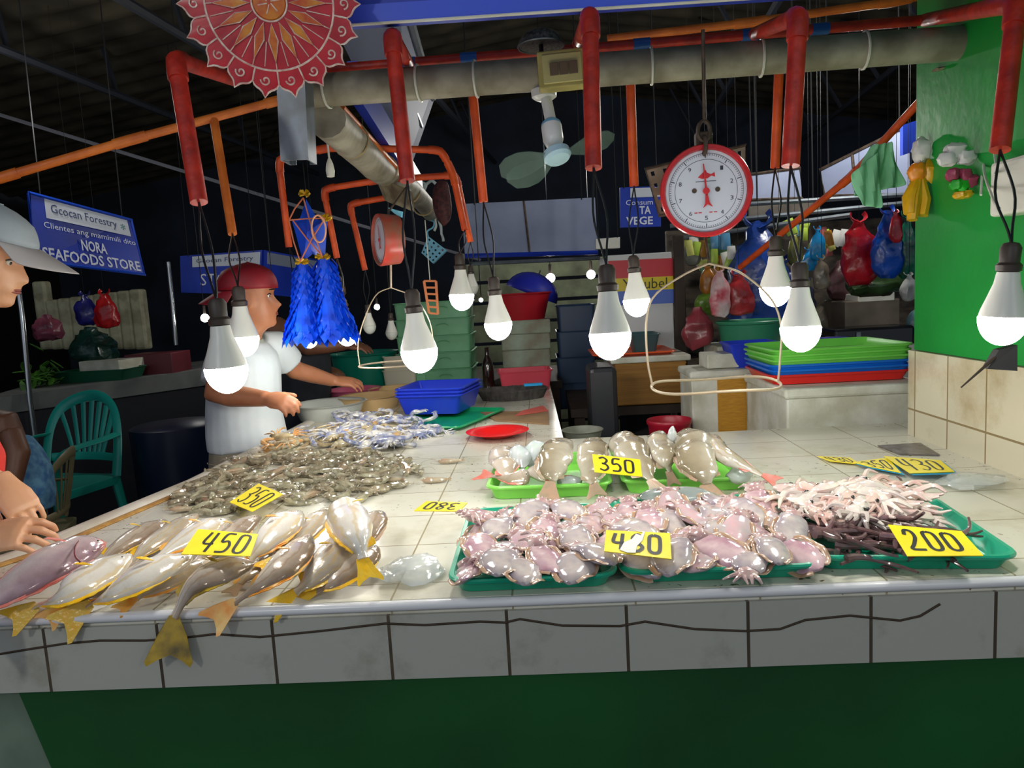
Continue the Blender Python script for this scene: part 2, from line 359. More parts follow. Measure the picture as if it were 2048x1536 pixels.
# corrugated roof, ridge runs away from the camera
mb = MB(); n = 150
for side in (-1, 1):
    vs = []
    for j, (x, z) in enumerate(((0, 4.1), (7.2*side, 3.0))):
        for i in range(n+1): vs.append((x+.3, -1.5+11*i/n, z+.025*math.sin(i*1.5)))
    f = [(i, i+1, n+1+i+1, n+1+i) for i in range(n)]
    mb.add(vs, f if side > 0 else [tuple(reversed(q)) for q in f])
struct('ceiling', mb, pm('dark_roof_sheet', (84, 78, 64), .6, n=3, col2=(50, 48, 42)), auto=False)
for i, (p, q) in enumerate((((0, 230), (700, 445)), ((700, 445), (960, 520)))):
    mb = MB(); mb.tube([Wy(*p, 4.6+i), Wy(*q, 5.6+i)], .016, 6); struct('trim_%d' % (i+1), mb, pm('grey_purlin', (110, 112, 122), .5))
for i, x in enumerate((-3.6, -2.4, -1.2, 1.4, 2.8)):
    mb = MB()
    for k in range(7):
        y = 1.6+k*1.1
        mb.tube([(x+.1*k, y, 3.1), (x-.25+.1*k, y+.25, 3.75)], .02, 5)
    mb.tube([(x, 1.5, 3.1), (x+.7, 9, 3.1)], .03, 6)
    struct('trim_%d' % (i+3), mb, pm('roof_truss', (42, 46, 56), .6))

# ---------------------------------------------------------------- long pipe and its fittings
YP = .85
PL, PR = Wy(600, 184, YP), Wy(2100, 73, YP)
pp = thing('drain_pipe', PL, 'thick dusty grey pipe spanning the stall above the lamps', 'pipe')
mb = MB(); mb.tube([PL, PR], .042, 20); mb.build('pipe', pvc, pp)
for x, y in ((655, 182), (838, 168), (952, 160), (1303, 132), (1522, 114), (1728, 100)):
    c = Wy(x, y-2, YP); d = (PR-PL).normalized()
    ring = [c+(V((0, 0, 1))*math.cos(a)+V((0, 1, 0))*math.sin(a))*.0455+d*.004*math.sin(a) for a in [k*math.pi/8 for k in range(16)]]
    k = (c-PL).dot(d); off = PL+d*k-c
    mb = MB(); mb.tube([p+off for p in ring], .0035, 6, close=True); mb.build('cable_tie', tie, pp)
E0, E1 = Wy(655, 238, .87), None
zq = E0.z
E1 = Wz(862, 425, zq) if ray(862, 425).z > 0 else Wy(862, 425, 2.4)
if E1.y > 3.2 or E1.y < 1.2: E1 = Wy(862, 425, 2.3)
sp = thing('side_pipe', E0, 'grimy crooked pipe running back from the left end of the grey pipe', 'pipe')
mb = MB(); pts = catmull([E0, E0.lerp(E1, .3)+V((0, 0, -.012)), E0.lerp(E1, .65)+V((.01, 0, .012)), E1], 14); mb.tube(pts, .05, 14); mb.warp(.006, 9); mb.build('pipe', pvc, sp)
for k in (.12, .35, .62, .85):
    mb = MB(); c = E0.lerp(E1, k); dd = (E1-E0).normalized(); q = axes(dd, (0, 0, 1))
    mb.tube([c+q @ V((.01*math.sin(a), math.cos(a)*.054, math.sin(a)*.054)) for a in [i*math.pi/8 for i in range(16)]], .004, 5, close=True)
    mb.build('twine_wrap', pm('jute_twine', (170, 150, 110), .8), sp)
def chan(name, a, b, w, mat, label, cat):
    a, b = V(a), V(b); d = (b-a).normalized(); x = V((1, 0, 0)); x = (x-d*x.dot(d)).normalized(); y = d.cross(x)
    mb = MB(); h = w/2; th = .004
    pr = [(-h, -h), (h, -h), (h, h), (h*.5, h), (h*.5, h-th), (h-th, h-th), (h-th, -h+th), (-h+th, -h+th), (-h+th, h-th), (-h*.5, h-th), (-h*.5, h), (-h, h)]
    mb.slab([a+x*p+y*q for p, q in pr], b-a)
    o = mb.build(name, mat, None, smooth=False); return tag(o, label, cat)
chan('steel_post', Wy(598, 325, .72), Wy(585, 60, .72), .07, steel, 'short galvanised steel channel hanging behind the red star lantern', 'post')

# blue sign box across the top and the panel that runs back from it
q = [Wy(650, 52, .42), Wy(1460, -2, .42)]
d = q[1]-q[0]; q = [q[0]-d*.05, q[1]+d*.9]
bt = thing('blue_stall_fascia', q[0], 'deep blue sign fascia running over the top of the stall', 'sign')
mb = MB(); mb.slab([q[0], q[1], q[1]+V((0, 0, .3)), q[0]+V((0, 0, .3))], (0, .03, 0)); mb.build('sign_face', blue_sign, bt, smooth=False)
mb = MB(); mb.slab([q[0]+V((0, -.012, -.004)), q[1]+V((0, -.012, -.004)), q[1]+V((0, -.012, .032)), q[0]+V((0, -.012, .032))], (0, .011, 0)); mb.build('lower_lit_strip', pm('bulb_lit_blue', (64, 92, 226), .3), bt, smooth=False)  # bulb light from beneath, painted as a paler blue strip along the fascia
mb = MB(); mb.tube([q[0]+V((0, -.012, -.006)), q[1]+V((0, -.012, -.006))], .003, 6); mb.build('white_hem', white_pl, bt)
pn = thing('side_sign_panel', Wy(760, 200, 1.6), 'pale grey framed sign panel seen edge-on behind the red star lantern', 'sign')
Q = [Wy(700, 130, 1.35), Wy(860, 345, 2.6), Wy(852, 190, 2.6), Wy(770, 20, 1.35)]
Q = [Wy(672, 60, 1.3), Wy(812, 345, 2.5), Wy(864, 195, 2.5), Wy(800, -20, 1.3)]
mb = MB(); mb.slab(Q, (.01, .02, 0)); mb.build('panel', pm('pale_blue_grey_sheet', (124, 132, 160), .6), pn, smooth=False)
mb = MB(); mb.tube([Q[3], Q[2]], .02, 8); mb.tube([bil(Q, .02, .6), bil(Q, .98, .6)], .012, 8); mb.build('steel_frame', steel, pn)
mb = MB(); a, b = Wy(700, 200, 1.1), Wy(835, 400, 2.5); mb.slab([a, b, b+V((0, 0, .11)), a+V((0, 0, .11))], (.03, 0, 0)); mb.build('blue_edge', blue_sign, pn, smooth=False)

# ---------------------------------------------------------------- orange conduits
def conduit(name, pts, r, mat, label, bulge=True, group=None, tape=()):
    P = [Wy(*p) for p in pts]
    t = thing(name, P[0], label, 'conduit', group)
    # rounded corners
    out = [P[0]]
    for a, b, c in zip(P, P[1:], P[2:]):
        k = min(.03, (b-a).length*.3, (c-b).length*.3)
        s, e = b+(a-b).normalized()*k, b+(c-b).normalized()*k
        for i in range(5):
            u = i/4; out.append(s*(1-u)**2+b*2*u*(1-u)+e*u*u)
    out.append(P[-1])
    mb = MB(); mb.tube(out, r, 12); mb.build('tube', mat, t)
    if bulge and len(P) > 2:
        for a, b, c in zip(P, P[1:], P[2:]):
            mb = MB(); d, e = (a-b).normalized(), (c-b).normalized(); ka, kc = min(.045, (a-b).length*.45), min(.045, (c-b).length*.45)
            mb.tube([b+d*ka, b+d*ka*.66, b+d*ka*.33+e*kc*.06, b+(d+e)*ka*.12, b+e*kc*.33+d*ka*.06, b+e*kc*.66, b+e*kc], r*1.2, 12); mb.build('elbow', mat, t)
    for (x, y, yy) in tape:
        c = Wy(x, y, yy)
        best = min(((P[i], P[i+1]) for i in range(len(P)-1)), key=lambda ab: (c-ab[0]-(ab[1]-ab[0])*max(0, min(1, (c-ab[0]).dot(ab[1]-ab[0])/(ab[1]-ab[0]).length_squared))).length)
        d = (best[1]-best[0]).normalized(); c = best[0]+d*(c-best[0]).dot(d)
        mb = MB(); mb.tube([c-d*.022, c+d*.022], r*1.12, 12); mb.build('blue_tape_band', bluet, t)
    return t
YR = .93
conduit('orange_conduit', [(640, 140, YR), (1100, 103, YR), (1850, 40, YR)], .0135, redor, 'red-orange conduit rail lying along the top of the grey pipe', False, tape=((937, 116, YR), (1283, 87, YR), (1500, 66, YR), (1640, 57, YR), (815, 124, YR)))
conduit('orange_conduit', [(1215, 78, 1.12), (1500, 45, 1.12), (1790, 3, 1.1), (1900, -20, 1.1)], .012, orange2, 'thin dull orange conduit above the rail, right of the yellow switch box')
drops = [
    ([(470, 160, .80), (350, 118, .34), (398, 405, .26)], .0165, redor, 'red conduit arm hanging at far left beside the red star lantern'),
    ([(818, 128, YR), (783, 70, .42), (815, 362, .35)], .0155, redor, 'red conduit arm bent forward from the pipe just right of the red star lantern'),
    ([(1155, 88, YR), (1180, 30, .30), (1187, 336, .22)], .0155, redor, 'red conduit arm dropping in front of the yellow switch box'),
    ([(1508, 68, YR), (1597, 32, .30), (1581, 332, .26)], .0165, redor, 'red conduit arm dropping just right of the weighing scale'),
    ([(1850, 40, YR), (2034, 6, .25), (2000, 300, .18)], .0165, redor, 'red conduit arm at the right edge against the green wall'),
    ([(943, 160, .905), (967, 404, .905)], .0125, orange, 'straight orange conduit below the grey pipe, left of the fan'),
    ([(1260, 140, .905), (1268, 372, .905)], .0125, orange, 'straight orange conduit below the grey pipe, between fan and scale'),
    ([(1559, 115, .905), (1550, 336, .905)], .0125, orange, 'straight orange conduit tight beside the thicker red arm by the scale'),
    ([(-60, 372, .8), (0, 356, .82), (260, 280, .95), (560, 200, 1.1), (700, 170, 1.2)], .0125, orange2, 'long orange conduit crossing the upper left of the stall'),
    ([(428, 240, 1.03), (465, 468, .90)], .0125, orange2, 'orange conduit drop hanging from the long left conduit'),
    ([(578, 494, 1.5), (557, 318, 1.5), (660, 295, 1.55), (882, 300, 1.6), (905, 345, 1.62), (930, 460, 1.6)], .0125, orange, 'widest orange conduit frame behind the steel channel'),
    ([(674, 516, 1.75), (647, 378, 1.75), (760, 360, 1.75), (912, 350, 1.75), (941, 484, 1.75)], .0125, orange, 'middle orange conduit frame behind the red scale'),
    ([(730, 540, 2.0), (699, 408, 2.0), (775, 395, 2.0)], .0125, orange, 'smallest orange conduit frame left of the red scale'),
    ([(680, 215, .95), (790, 335, 1.7)], .014, orange2, 'orange conduit running back along the crooked side pipe'),
    ([(1918, 118, 1.02), (1700, 355, 1.5), (1480, 535, 2.1)], .0125, orange, 'orange conduit slanting down from the green wall behind the scale'),
]
for i, (p, r, m, l) in enumerate(drops): conduit('orange_conduit', p, r, m, l)
# ---------------------------------------------------------------- hanging LED bulbs
glow = pm('lit_globe', (255, 252, 243), .4, emit=GLOBE)
hous = pm('bulb_housing', (222, 222, 214), .35)
sock = pm('brown_socket', (58, 48, 42), .5)
unlit = pm('frosted_globe_unlit', (205, 208, 200), .3)
def bulb(px, py, wpx, y, top, label, lit=True, group=None, sag=.012, hs=1.0):
    c = Wy(px, py, y); dist = (c-CAM).dot(fw); r = wpx/2/FPX*dist
    T = Wy(*top); tilt = (T-c); axis = (V((0, 0, 1))*.9+V((random.uniform(-.05, .05), random.uniform(-.05, .05), 0))).normalized()
    t = thing('hanging_bulb', c, label, 'lamp', group)
    M = Matrix.Translation(c) @ axis.to_track_quat('Z', 'Y').to_matrix().to_4x4()
    n = 20
    g = [(r*math.sin(a)*1.0, -r*1.25*math.cos(a)) for a in [k*math.pi/2/8 for k in range(0, 9)]]; g[0] = (.0005, g[0][1])
    mb = MB(); mb.lathe(g+[(r*.97, r*.04)], n, M); mb.build('globe', glow if lit else unlit, t)
    mb = MB(); mb.lathe([(r*.9, r*.042), (r*.98, r*.06), (r*.93, r*.3), (r*.72, r*.9), (r*.52, r*1.5*hs), (r*.46, r*1.9*hs), (r*.44, r*2.0*hs)], n, M); mb.build('housing', hous, t)
    z = r*2.0*hs
    mb = MB(); mb.lathe([(r*.36, z), (r*.5, z+.002), (r*.52, z+r*.3), (r*.4, z+r*.42), (r*.42, z+r*1.05), (r*.3, z+r*1.25), (r*.1, z+r*1.3)], 14, M); mb.build('socket', sock, t)
    s = M @ V((0, 0, z+r*1.25))
    for k in (-1, 1):
        mid = s.lerp(T, .5)+V((k*sag, random.uniform(-.01, .01), 0)); q = s.lerp(T, .15)+V((k*.004, 0, 0))
        mb = MB(); mb.tube(catmull([s, q, mid, T], 14), .0022, 6); mb.build('cord', cordm, t)
    return t
bulb(452, 735, 84, .08, (398, 405, .26), 'lit bulb in front of the maroon-capped vendor, lower and larger of two')
bulb(486, 675, 62, .55, (465, 468, .90), 'lit bulb in front of the maroon-capped vendor, upper and smaller of two')
bulb(838, 700, 74, .30, (815, 362, .35), 'lit bulb hanging over the shrimp pile below the red conduit arm')
bulb(1220, 668, 84, .14, (1187, 336, .22), 'large lit bulb hanging above the cards priced 350 and 480')
bulb(1601, 655, 79, .18, (1581, 332, .26), 'large lit bulb hanging right of the empty scale hoop')
bulb(2007, 635, 90, .02, (2000, 300, .18), 'large lit bulb at right edge in front of the green wall')
bulb(996, 646, 56, .75, (967, 404, .905), 'lit bulb hanging in front of the red basin')
bulb(1273, 600, 54, .85, (1268, 372, .905), 'lit bulb hanging in front of the striped ice chest')
bulb(1551, 575, 62, .68, (1550, 336, .905), 'lit bulb hanging at the right side of the scale hoop')
bulb(923, 590, 50, 1.4, (930, 460, 1.6), 'lit bulb hanging above the mint green crates')
bulb(944, 574, 26, 2.2, (941, 484, 1.75), 'small unlit bulb beside the lit one over the mint crates', lit=False)
bulb(739, 652, 26, 2.1, (730, 540, 2.0), 'small unlit bulb left of the red scale wires', lit=False)
bulb(783, 665, 24, 2.3, (776, 398, 2.0), 'small unlit bulb under the red scale', lit=False)
bulb(618, 674, 36, 1.4, (578, 494, 1.5), 'lit bulb showing below the left blue tassel')
bulb(693, 666, 42, 1.35, (674, 516, 1.75), 'lit bulb showing below the right blue tassel')
farg = pm('far_lit_globe', (255, 252, 245), .4, emit=30)
for x, y, r, yy, l in ((1101, 556, .035, 4.6, 'far round lamp left of the striped ice chest, above the red basin'), (1182, 549, .035, 4.8, 'far round lamp just left of the red and yellow striped chest'), (410, 636, .03, 4.2, 'far small lamp left of the maroon cap'), (754, 614, .02, 4.0, 'tiny far lamp under the red scale'), (962, 600, .013, 3.5, 'tiny far lamp beside the red basin'), (552, 640, .018, 4.4, 'tiny far lamp by the face of the vendor in the maroon cap')):
    t = thing('market_lamp', Wy(x, y, yy), l, 'lamp'); c = V(t.location)
    mb = MB(); mb.ell(c, (r, r, r)); mb.build('globe', farg, t); mb = MB(); mb.tube([c+V((0, 0, r)), c+V((0, 0, r*3))], r*.35, 8); mb.build('socket', sock, t)
    mb = MB(); mb.tube([c+V((0, 0, r*3)), V((c.x, c.y, roofz(c.x)))], .003, 5); mb.build('cord', cordm, t)

# ---------------------------------------------------------------- front hanging scale
def dial_scale(cx, cy, rpx, y, yaw, body, label, big=True):
    c = Wy(cx, cy, y); r = rpx/FPX*(c-CAM).dot(fw)
    t = thing('hanging_scale', c, label, 'scale')
    F = (Matrix.Rotation(yaw, 3, 'Z') @ V((0, -1, 0))); F = F.normalized(); tow = (CAM-c).normalized()
    if big: F = (F*.6+tow*.4).normalized()
    Z = V((0, 0, 1)); X = (-F).cross(Z)*-1; X = Z.cross(F)*1.0
    X = (-F.cross(Z)).normalized()*1.0; U = F.cross(X)*-1
    if U.z < 0: U = -U
    if X.dot(rt) < 0: X = -X
    M = Matrix.Translation(c) @ Matrix((X, U, F)).transposed().to_4x4()
    if (X.cross(U)).dot(F) < 0: pass
    dep = .055 if big else .07
    red = pm('red_enamel', (200, 28, 34), .25, n=20, col2=(170, 22, 26), amt=.3)
    mb = MB(); mb.lathe([(r*.75, -dep), (r*.93, -dep+.006), (r*.98, -.01), (r*1.0, .004), (r*.975, .010), (r*.9, .010), (r*.875, .004), (r*.87, -.002)], 48, M); mb.build('case', body or red, t)
    mb = MB(); mb.lathe([(r*.87, -.004), (r*.87, .0), (.001, .0)], 48, M); mb.build('dial_face', pm('dial_enamel', (205, 210, 222), .3), t)
    ink = pm('dial_ink', (50, 52, 66), .5); ri = pm('dial_red', (205, 40, 46), .4)
    mb = MB(); n = 100 if big else 40
    for i in range(n):
        a = 2*math.pi*i/n; l = .75 if i % 10 else (.70 if big else .66); d = V((math.sin(a), math.cos(a), 0)); e = V((d.y, -d.x, 0))*(.0005 if i % 10 else .0009)
        p, q_ = d*r*l, d*r*.79
        mb.add([M @ (v+V((0, 0, .0006))) for v in (p-e, q_-e, q_+e, p+e)], [(3, 2, 1, 0)])
    for rad in ((.80, .67) if big else (.78,)):
        k = 64; pts = [V((math.sin(2*math.pi*i/k)*r*rad, math.cos(2*math.pi*i/k)*r*rad, .0006)) for i in range(k)]
        mb.tube([M @ p for p in pts], .0004, 4, close=True)
    mb.build('dial_graduations', ink, t, smooth=False)
    nr = V((math.sin(R(-5)), math.cos(R(-5)), 0)); nx = V((nr.y, -nr.x, 0)); z = .004
    mb = MB(); mb.slab([M @ (p+V((0, 0, z))) for p in (nx*r*.022-nr*r*.1, nx*r*.012+nr*r*.58, -nx*r*.012+nr*r*.58, -nx*r*.022-nr*r*.1)], M.to_3x3() @ V((0, 0, .001)))
    mb.slab([M @ (p+V((0, 0, z))) for p in (nx*r*.02-nr*r*.05, nx*r*.05-nr*r*.26, nx*r*.11-nr*r*.36, -nr*r*.29, -nx*r*.11-nr*r*.36, -nx*r*.05-nr*r*.26, -nx*r*.02-nr*r*.05)], M.to_3x3() @ V((0, 0, .001)))
    mb.lathe([(r*.075, z), (r*.07, z+.003), (.001, z+.0035)], 16, M); mb.build('needle', ri, t, smooth=False)
    if big:
        # little fish emblem, its underline and the two screws
        mb = MB(); o = V((0, r*.32, .0008))
        mb.add([M @ (o+V(p)*r) for p in ((-.17, -.02, 0), (-.09, -.055, 0), (.03, -.055, 0), (.12, -.0, 0), (.2, -.03, 0), (.19, .07, 0), (.11, .03, 0), (.02, .075, 0), (0, .13, 0), (-.06, .075, 0))], [tuple(range(9, -1, -1))])
        for i, x in enumerate((-.26, -.17, .06, .16)):
            mb.add([M @ (V((x*r, -.47*r, .0008))+V(p)*r) for p in ((0, 0, 0), (.07, 0, 0), (.07, .02, 0), (0, .02, 0))], [(0, 1, 2, 3)])
        mb.build('red_emblem', ri, t, smooth=False)
        mb = MB(); mb.add([M @ (V(p)*r+V((0, 0, .0008))) for p in ((-.22, .2, 0), (.22, .2, 0), (.22, .212, 0), (-.22, .212, 0))], [(0, 1, 2, 3)])
        mb.build('emblem_underline', ink, t, smooth=False)
        for s in (-1, 1):
            mb = MB(); mb.lathe([(r*.055, 0), (r*.05, .002), (.001, .002)], 12, M @ Matrix.Translation((s*r*.25, r*.02, 0))); mb.build('screw', rusty, t)
        Qd = lambda x, y, w_, h_: [M @ V((x-w_, y-h_, .0)), M @ V((x+w_, y-h_, .0)), M @ V((x+w_, y+h_, .0)), M @ V((x-w_, y+h_, .0))]
        for k, ch in enumerate('123456789'):
            a = 2*math.pi*(k+1)/10; text_on(Qd(math.sin(a)*r*.58, math.cos(a)*r*.58, r*.032, r*.045), ch, (0, 0, 1, 1), 'dial_numeral', ink, t, lift=.0008)
    return t, c, r, M
t, c, r, M = dial_scale(1412, 382, 91, .5, R(0), None, 'large round red scale with white dial hanging from the grey pipe')
top = M @ V((0, r*.98, -.03)); hk = Wy(1406, 60, .5)
mb = MB(); mb.tube([Wy(1409, 244, .49), hk], .0042, 8); mb.build('hanging_rod', rusty, t)
mb = MB(); cl = Wy(1408, 262, .49)
mb.tube([cl+V((math.sin(a)*.013, 0, math.cos(a)*.021)) for a in [i*math.pi/8 for i in range(16)]], .0045, 6, close=True)
mb.tube([cl+V((0, math.sin(a)*.012, math.cos(a)*.019-.03)) for a in [i*math.pi/8 for i in range(16)]], .0045, 6, close=True)
mb.build('chain_link', rusty, t)
mb = MB(); mb.box(M @ V((0, r*1.04, -.03)), (.035, .03, .05)); mb.build('top_bracket', rusty, t, bevel=.004)
hook = Wy(1418, 527, .5)
mb = MB(); mb.tube([M @ V((0, -r*.95, -.03)), hook+V((0, .0, .005))], .003, 8); mb.build('lower_hook', rusty, t)
# hoop hanging under the scale
hp = thing('scale_pan_hoop', Wy(1430, 770, .5), 'thin wire hoop and bail hanging empty under the big scale', 'hoop')
wire = pm('bent_wire', (168, 152, 130), .4, .3)
cR = Wy(1430, 770, .5); rad = 125/FPX*(cR-CAM).dot(fw)
rimL = [cR+V((math.cos(a)*rad, math.sin(a)*rad*.95, .004*math.sin(a*3))) for a in [i*math.pi/24 for i in range(48)]]
mb = MB(); mb.tube(rimL, .0032, 8, close=True); mb.build('rim', rusty if 0 else pm('tarnished_wire', (165, 150, 125), .5, .3), hp)
for pts in ([(1418, 527), (1370, 548), (1310, 590), (1293, 640), (1295, 720), (1305, 772)], [(1418, 527), (1480, 545), (1540, 595), (1562, 650), (1560, 720), (1556, 765)]):
    mb = MB(); mb.tube(catmull([Wy(x, y, .5) for x, y in pts], 22), .0024, 8); mb.build('bail_wire', wire, hp)
# perforated board behind it
Q = [Wy(1318, 432, .62), Wy(1490, 400, .62), Wy(1492, 290, .62), Wy(1290, 338, .62)]
pb = thing('perforated_tray', Q[0], 'dirty perforated tan tray hanging behind the big scale', 'tray')
mb = MB(); nx_, ny_ = 8, 4; n_ = qn(Q)
for i in range(nx_):
    for j in range(ny_):
        u, v, du, dv = i/nx_, j/ny_, 1/nx_, 1/ny_; k = .22
        o4 = [(u, v), (u+du, v), (u+du, v+dv), (u, v+dv)]; i4 = [(u+du*.5+du*k*math.cos(a), v+dv*.5+dv*k*1.2*math.sin(a)) for a in [R(225), R(315), R(45), R(135)]]
        P_ = [bil(Q, *p) for p in o4+i4]
        mb.add(P_+[p-n_*.004 for p in P_], [(0, 1, 5, 4), (1, 2, 6, 5), (2, 3, 7, 6), (3, 0, 4, 7), (4, 5, 13, 12), (5, 6, 14, 13), (6, 7, 15, 14), (7, 4, 12, 15), (9, 8, 12, 13), (10, 9, 13, 14), (11, 10, 14, 15), (8, 11, 15, 12)])
mb.build('panel', pm('dirty_tan_plastic', (150, 132, 108), .6, n=14, col2=(95, 82, 66)), pb, smooth=False)
mb = MB(); mb.tube(Q, .004, 6, close=True); mb.build('rim', rusty, pb)

# ---------------------------------------------------------------- second scale, seen from the side
t, c, r, M = dial_scale(761, 480, 52, 1.5, R(-62), pm('worn_red_enamel', (200, 48, 38), .35, n=14, col2=(140, 110, 90), amt=.35), 'smaller worn red scale hanging side-on below the crooked pipe', big=False)
mb = MB(); mb.tube([c+V((.03, .03, .10)), Wy(812, 375, 1.55)], .004, 6); mb.build('hanging_wire', rusty, t)
b0 = Wy(782, 575, 1.5)
mb = MB(); mb.tube([c+V((.03, .0, -.09)), b0], .004, 6); mb.build('lower_hook', wire, t)
hp = thing('scale_pan_hoop', b0, 'wire bail and hoop hanging under the smaller side-on scale', 'hoop')
for pts in ([(782, 575), (752, 590), (728, 640), (716, 690), (720, 735)], [(782, 575), (828, 595), (858, 640), (868, 690)]):
    mb = MB(); mb.tube(catmull([Wy(x, y, 1.5) for x, y in pts], 16), .0022, 6); mb.build('bail_wire', wire, hp)
cR = Wy(790, 728, 1.5); mb = MB(); mb.tube([cR+V((math.cos(a)*.13, math.sin(a)*.13, 0)) for a in [i*math.pi/16 for i in range(32)]], .0035, 6, close=True); mb.build('rim', wire, hp)

# ---------------------------------------------------------------- switch box, fan, vent dome
c = Wy(1124, 137, .78)
sb = thing('switch_box', c, 'yellowed box with three brown switches fixed on the grey pipe', 'switch box')
k = (c-CAM).dot(fw)/FPX; Rr = Matrix.Rotation(R(-2), 3, 'Y')
mb = MB(); mb.box(c+V((0, .02, 0)), (96*k, .05, 72*k), Rr); mb.build('box', pm('yellowed_plastic', (205, 196, 120), .4, n=10, col2=(180, 168, 96)), sb, smooth=False, bevel=.004)
mb = MB(); mb.box(c+V((0, -.006, 0)), (78*k, .005, 56*k), Rr); mb.build('cover_plate', pm('yellowed_cover', (215, 208, 140), .35), sb, smooth=False, bevel=.002)
for i in (-1, 0, 1):
    mb = MB(); mb.box(c+Rr @ V((i*19*k+3*k, -.011, -2*k)), (17*k, .007, 24*k), Rr @ Matrix.Rotation(R(8), 3, 'X')); mb.build('switch', pm('brown_switch', (105, 88, 66), .4), sb, smooth=False, bevel=.001)
c = Wy(1082, 92, .86)
dm = thing('wire_strainer', c, 'upturned grey mesh strainer sitting on the pipe above the switch box', 'strainer')
k = (c-CAM).dot(fw)/FPX; r = 46*k
mb = MB(); mb.lathe([(r*math.cos(a), r*.7*math.sin(a)) for a in [i*math.pi/2/7 for i in range(7)]]+[(.002, r*.7)], 28, Matrix.Translation(c)); mb.build('dome', pm('grey_mesh', (130, 130, 126), .5, .4, n=120, col2=(60, 60, 60)), dm)
mb = MB(); mb.tube([c+V((math.cos(a)*r, math.sin(a)*r, 0)) for a in [i*math.pi/12 for i in range(24)]], .003, 6, close=True); mb.build('rim', steel, dm)
mb = MB(); mb.tube([c+V((-.0, -.01, -.0)), c+V((.0, -.01, -.035))], .006, 8); mb.build('stem', blk, dm)

base = Wy(1088, 186, .85)
fn = thing('orbit_fan', base, 'small white and blue fan hanging from the grey pipe on a bent arm', 'fan')
wp = pm('fan_white', (225, 228, 226), .3); fb = pm('fan_light_blue', (120, 185, 220), .3)
k = (base-CAM).dot(fw)/FPX
mb = MB(); mb.lathe([(.002, -30*k*.5), (18*k, -26*k*.5), (25*k, -8*k), (26*k, 6*k), (22*k, 10*k)], 20, Matrix.Translation(base)); mb.build('ceiling_mount', wp, fn)
neck = [Wy(1092, 195, .84), Wy(1096, 215, .83), Wy(1102, 245, .80)]
mb = MB(); mb.tube(neck, 11*k, 12); mb.build('arm', wp, fn)
m0, m1 = Wy(1101, 240, .79), Wy(1108, 290, .76); ax = (m1-m0).normalized(); Mq = Matrix.Translation(m0) @ ax.to_track_quat('Z', 'Y').to_matrix().to_4x4(); L = (m1-m0).length
mb = MB(); mb.lathe([(.001, -.0), (13*k, .003), (19*k, .012), (20*k, .02)], 20, Mq); mb.build('motor_cap', fb, fn)
mb = MB(); mb.lathe([(20*k, .02), (20*k, L*.8), (16*k, L), (10*k, L+.005)], 20, Mq); mb.build('motor_housing', wp, fn)
hub = Wy(1114, 310, .74); Mh = Matrix.Translation(hub) @ (V((.22, -.35, -.9))).normalized().to_track_quat('Z', 'Y').to_matrix().to_4x4()
mb = MB(); mb.lathe([(14*k, -.012), (26*k, -.01), (27*k, .006), (22*k, .014), (.001, .016)], 24, Mh); mb.build('hub', pm('hub_pale_blue', (170, 205, 220), .3), fn)
bl = pm('smoky_blade', (92, 118, 112), .4, alpha=.38)
for i, (px, py) in enumerate(((1196, 285), (1100, 362), (1040, 318))):
    tip = Mh.inverted() @ Wy(px, py, .74); a = math.atan2(tip.y, tip.x); Lr = .105
    st, wd = [], [(.02, .012), (.04, .026), (.07, .046), (.10, .055), (.13, .046), (.148, .02)]
    top_, bot_ = [], []
    for rr_, ww in wd:
        for s, arr in ((1, top_), (-1, bot_)):
            arr.append(Mh @ V((math.cos(a)*rr_-math.sin(a)*ww*s, math.sin(a)*rr_+math.cos(a)*ww*s, .004*s)))
    mb = MB(); mb.slab(top_+bot_[::-1], Mh.to_3x3() @ V((0, 0, .0015))); mb.build('blade', bl, fn, smooth=False)
# ---------------------------------------------------------------- red star lantern
YL = .3
c = Wy(540, 8, YL); k = (c-CAM).dot(fw)/FPX
ln = thing('star_lantern', c, 'large round red lantern with orange petals and scalloped white rim, hanging at top', 'lantern')
Fd = (CAM-c).normalized(); Fd = V((Fd.x*.6, Fd.y, Fd.z*.5)).normalized(); X = Fd.cross(V((0, 0, 1))).normalized()*-1; U = Fd.cross(X)
M = Matrix.Translation(c) @ Matrix((X, U, Fd)).transposed().to_4x4()
if (M.to_3x3() @ V((0, 1, 0))).z < 0:
    U = -U; M = Matrix.Translation(c) @ Matrix((-X, U, Fd)).transposed().to_4x4()
redc = pm('red_capiz', (206, 34, 48), .3, n=22, col2=(172, 20, 34), sss=0, coat=.3); orc = pm('orange_capiz', (226, 150, 30), .3, n=26, col2=(196, 62, 16), coat=.3)
tinsel = pm('silver_beading', (240, 226, 214), .3, n=60, col2=(206, 150, 140))
def P2(rr_, a, z=0): return M @ V((math.sin(a)*rr_*k, math.cos(a)*rr_*k, z))
NS = 18
prof = []
for i in range(NS):
    a0 = 2*math.pi*i/NS
    for u in range(10):
        t_ = u/10; rr_ = 150+14*math.sin(math.pi*t_)**.6+ (13*max(0, 1-abs(t_-.5)/.13))
        prof.append((rr_, a0+t_*2*math.pi/NS))
rings = [[P2(.2, a, -.02) for _, a in prof], [P2(r_*.96, a, -.012) for r_, a in prof], [P2(r_, a, -.004) for r_, a in prof], [P2(r_*.985, a, .002) for r_, a in prof], [P2(118, a, .006) for r_, a in prof], [P2(34, a, .012) for r_, a in prof], [P2(.2, a, .013) for r_, a in prof]]
mb = MB(); mb.loft(rings); mb.build('scalloped_body', redc, ln)
mb = MB(); mb.tube([P2(r_, a, 0) for r_, a in prof], 2.3*k, 6, close=True)
mb.tube([P2(124, 2*math.pi*i/60, .0055) for i in range(60)], 2.2*k, 6, close=True)
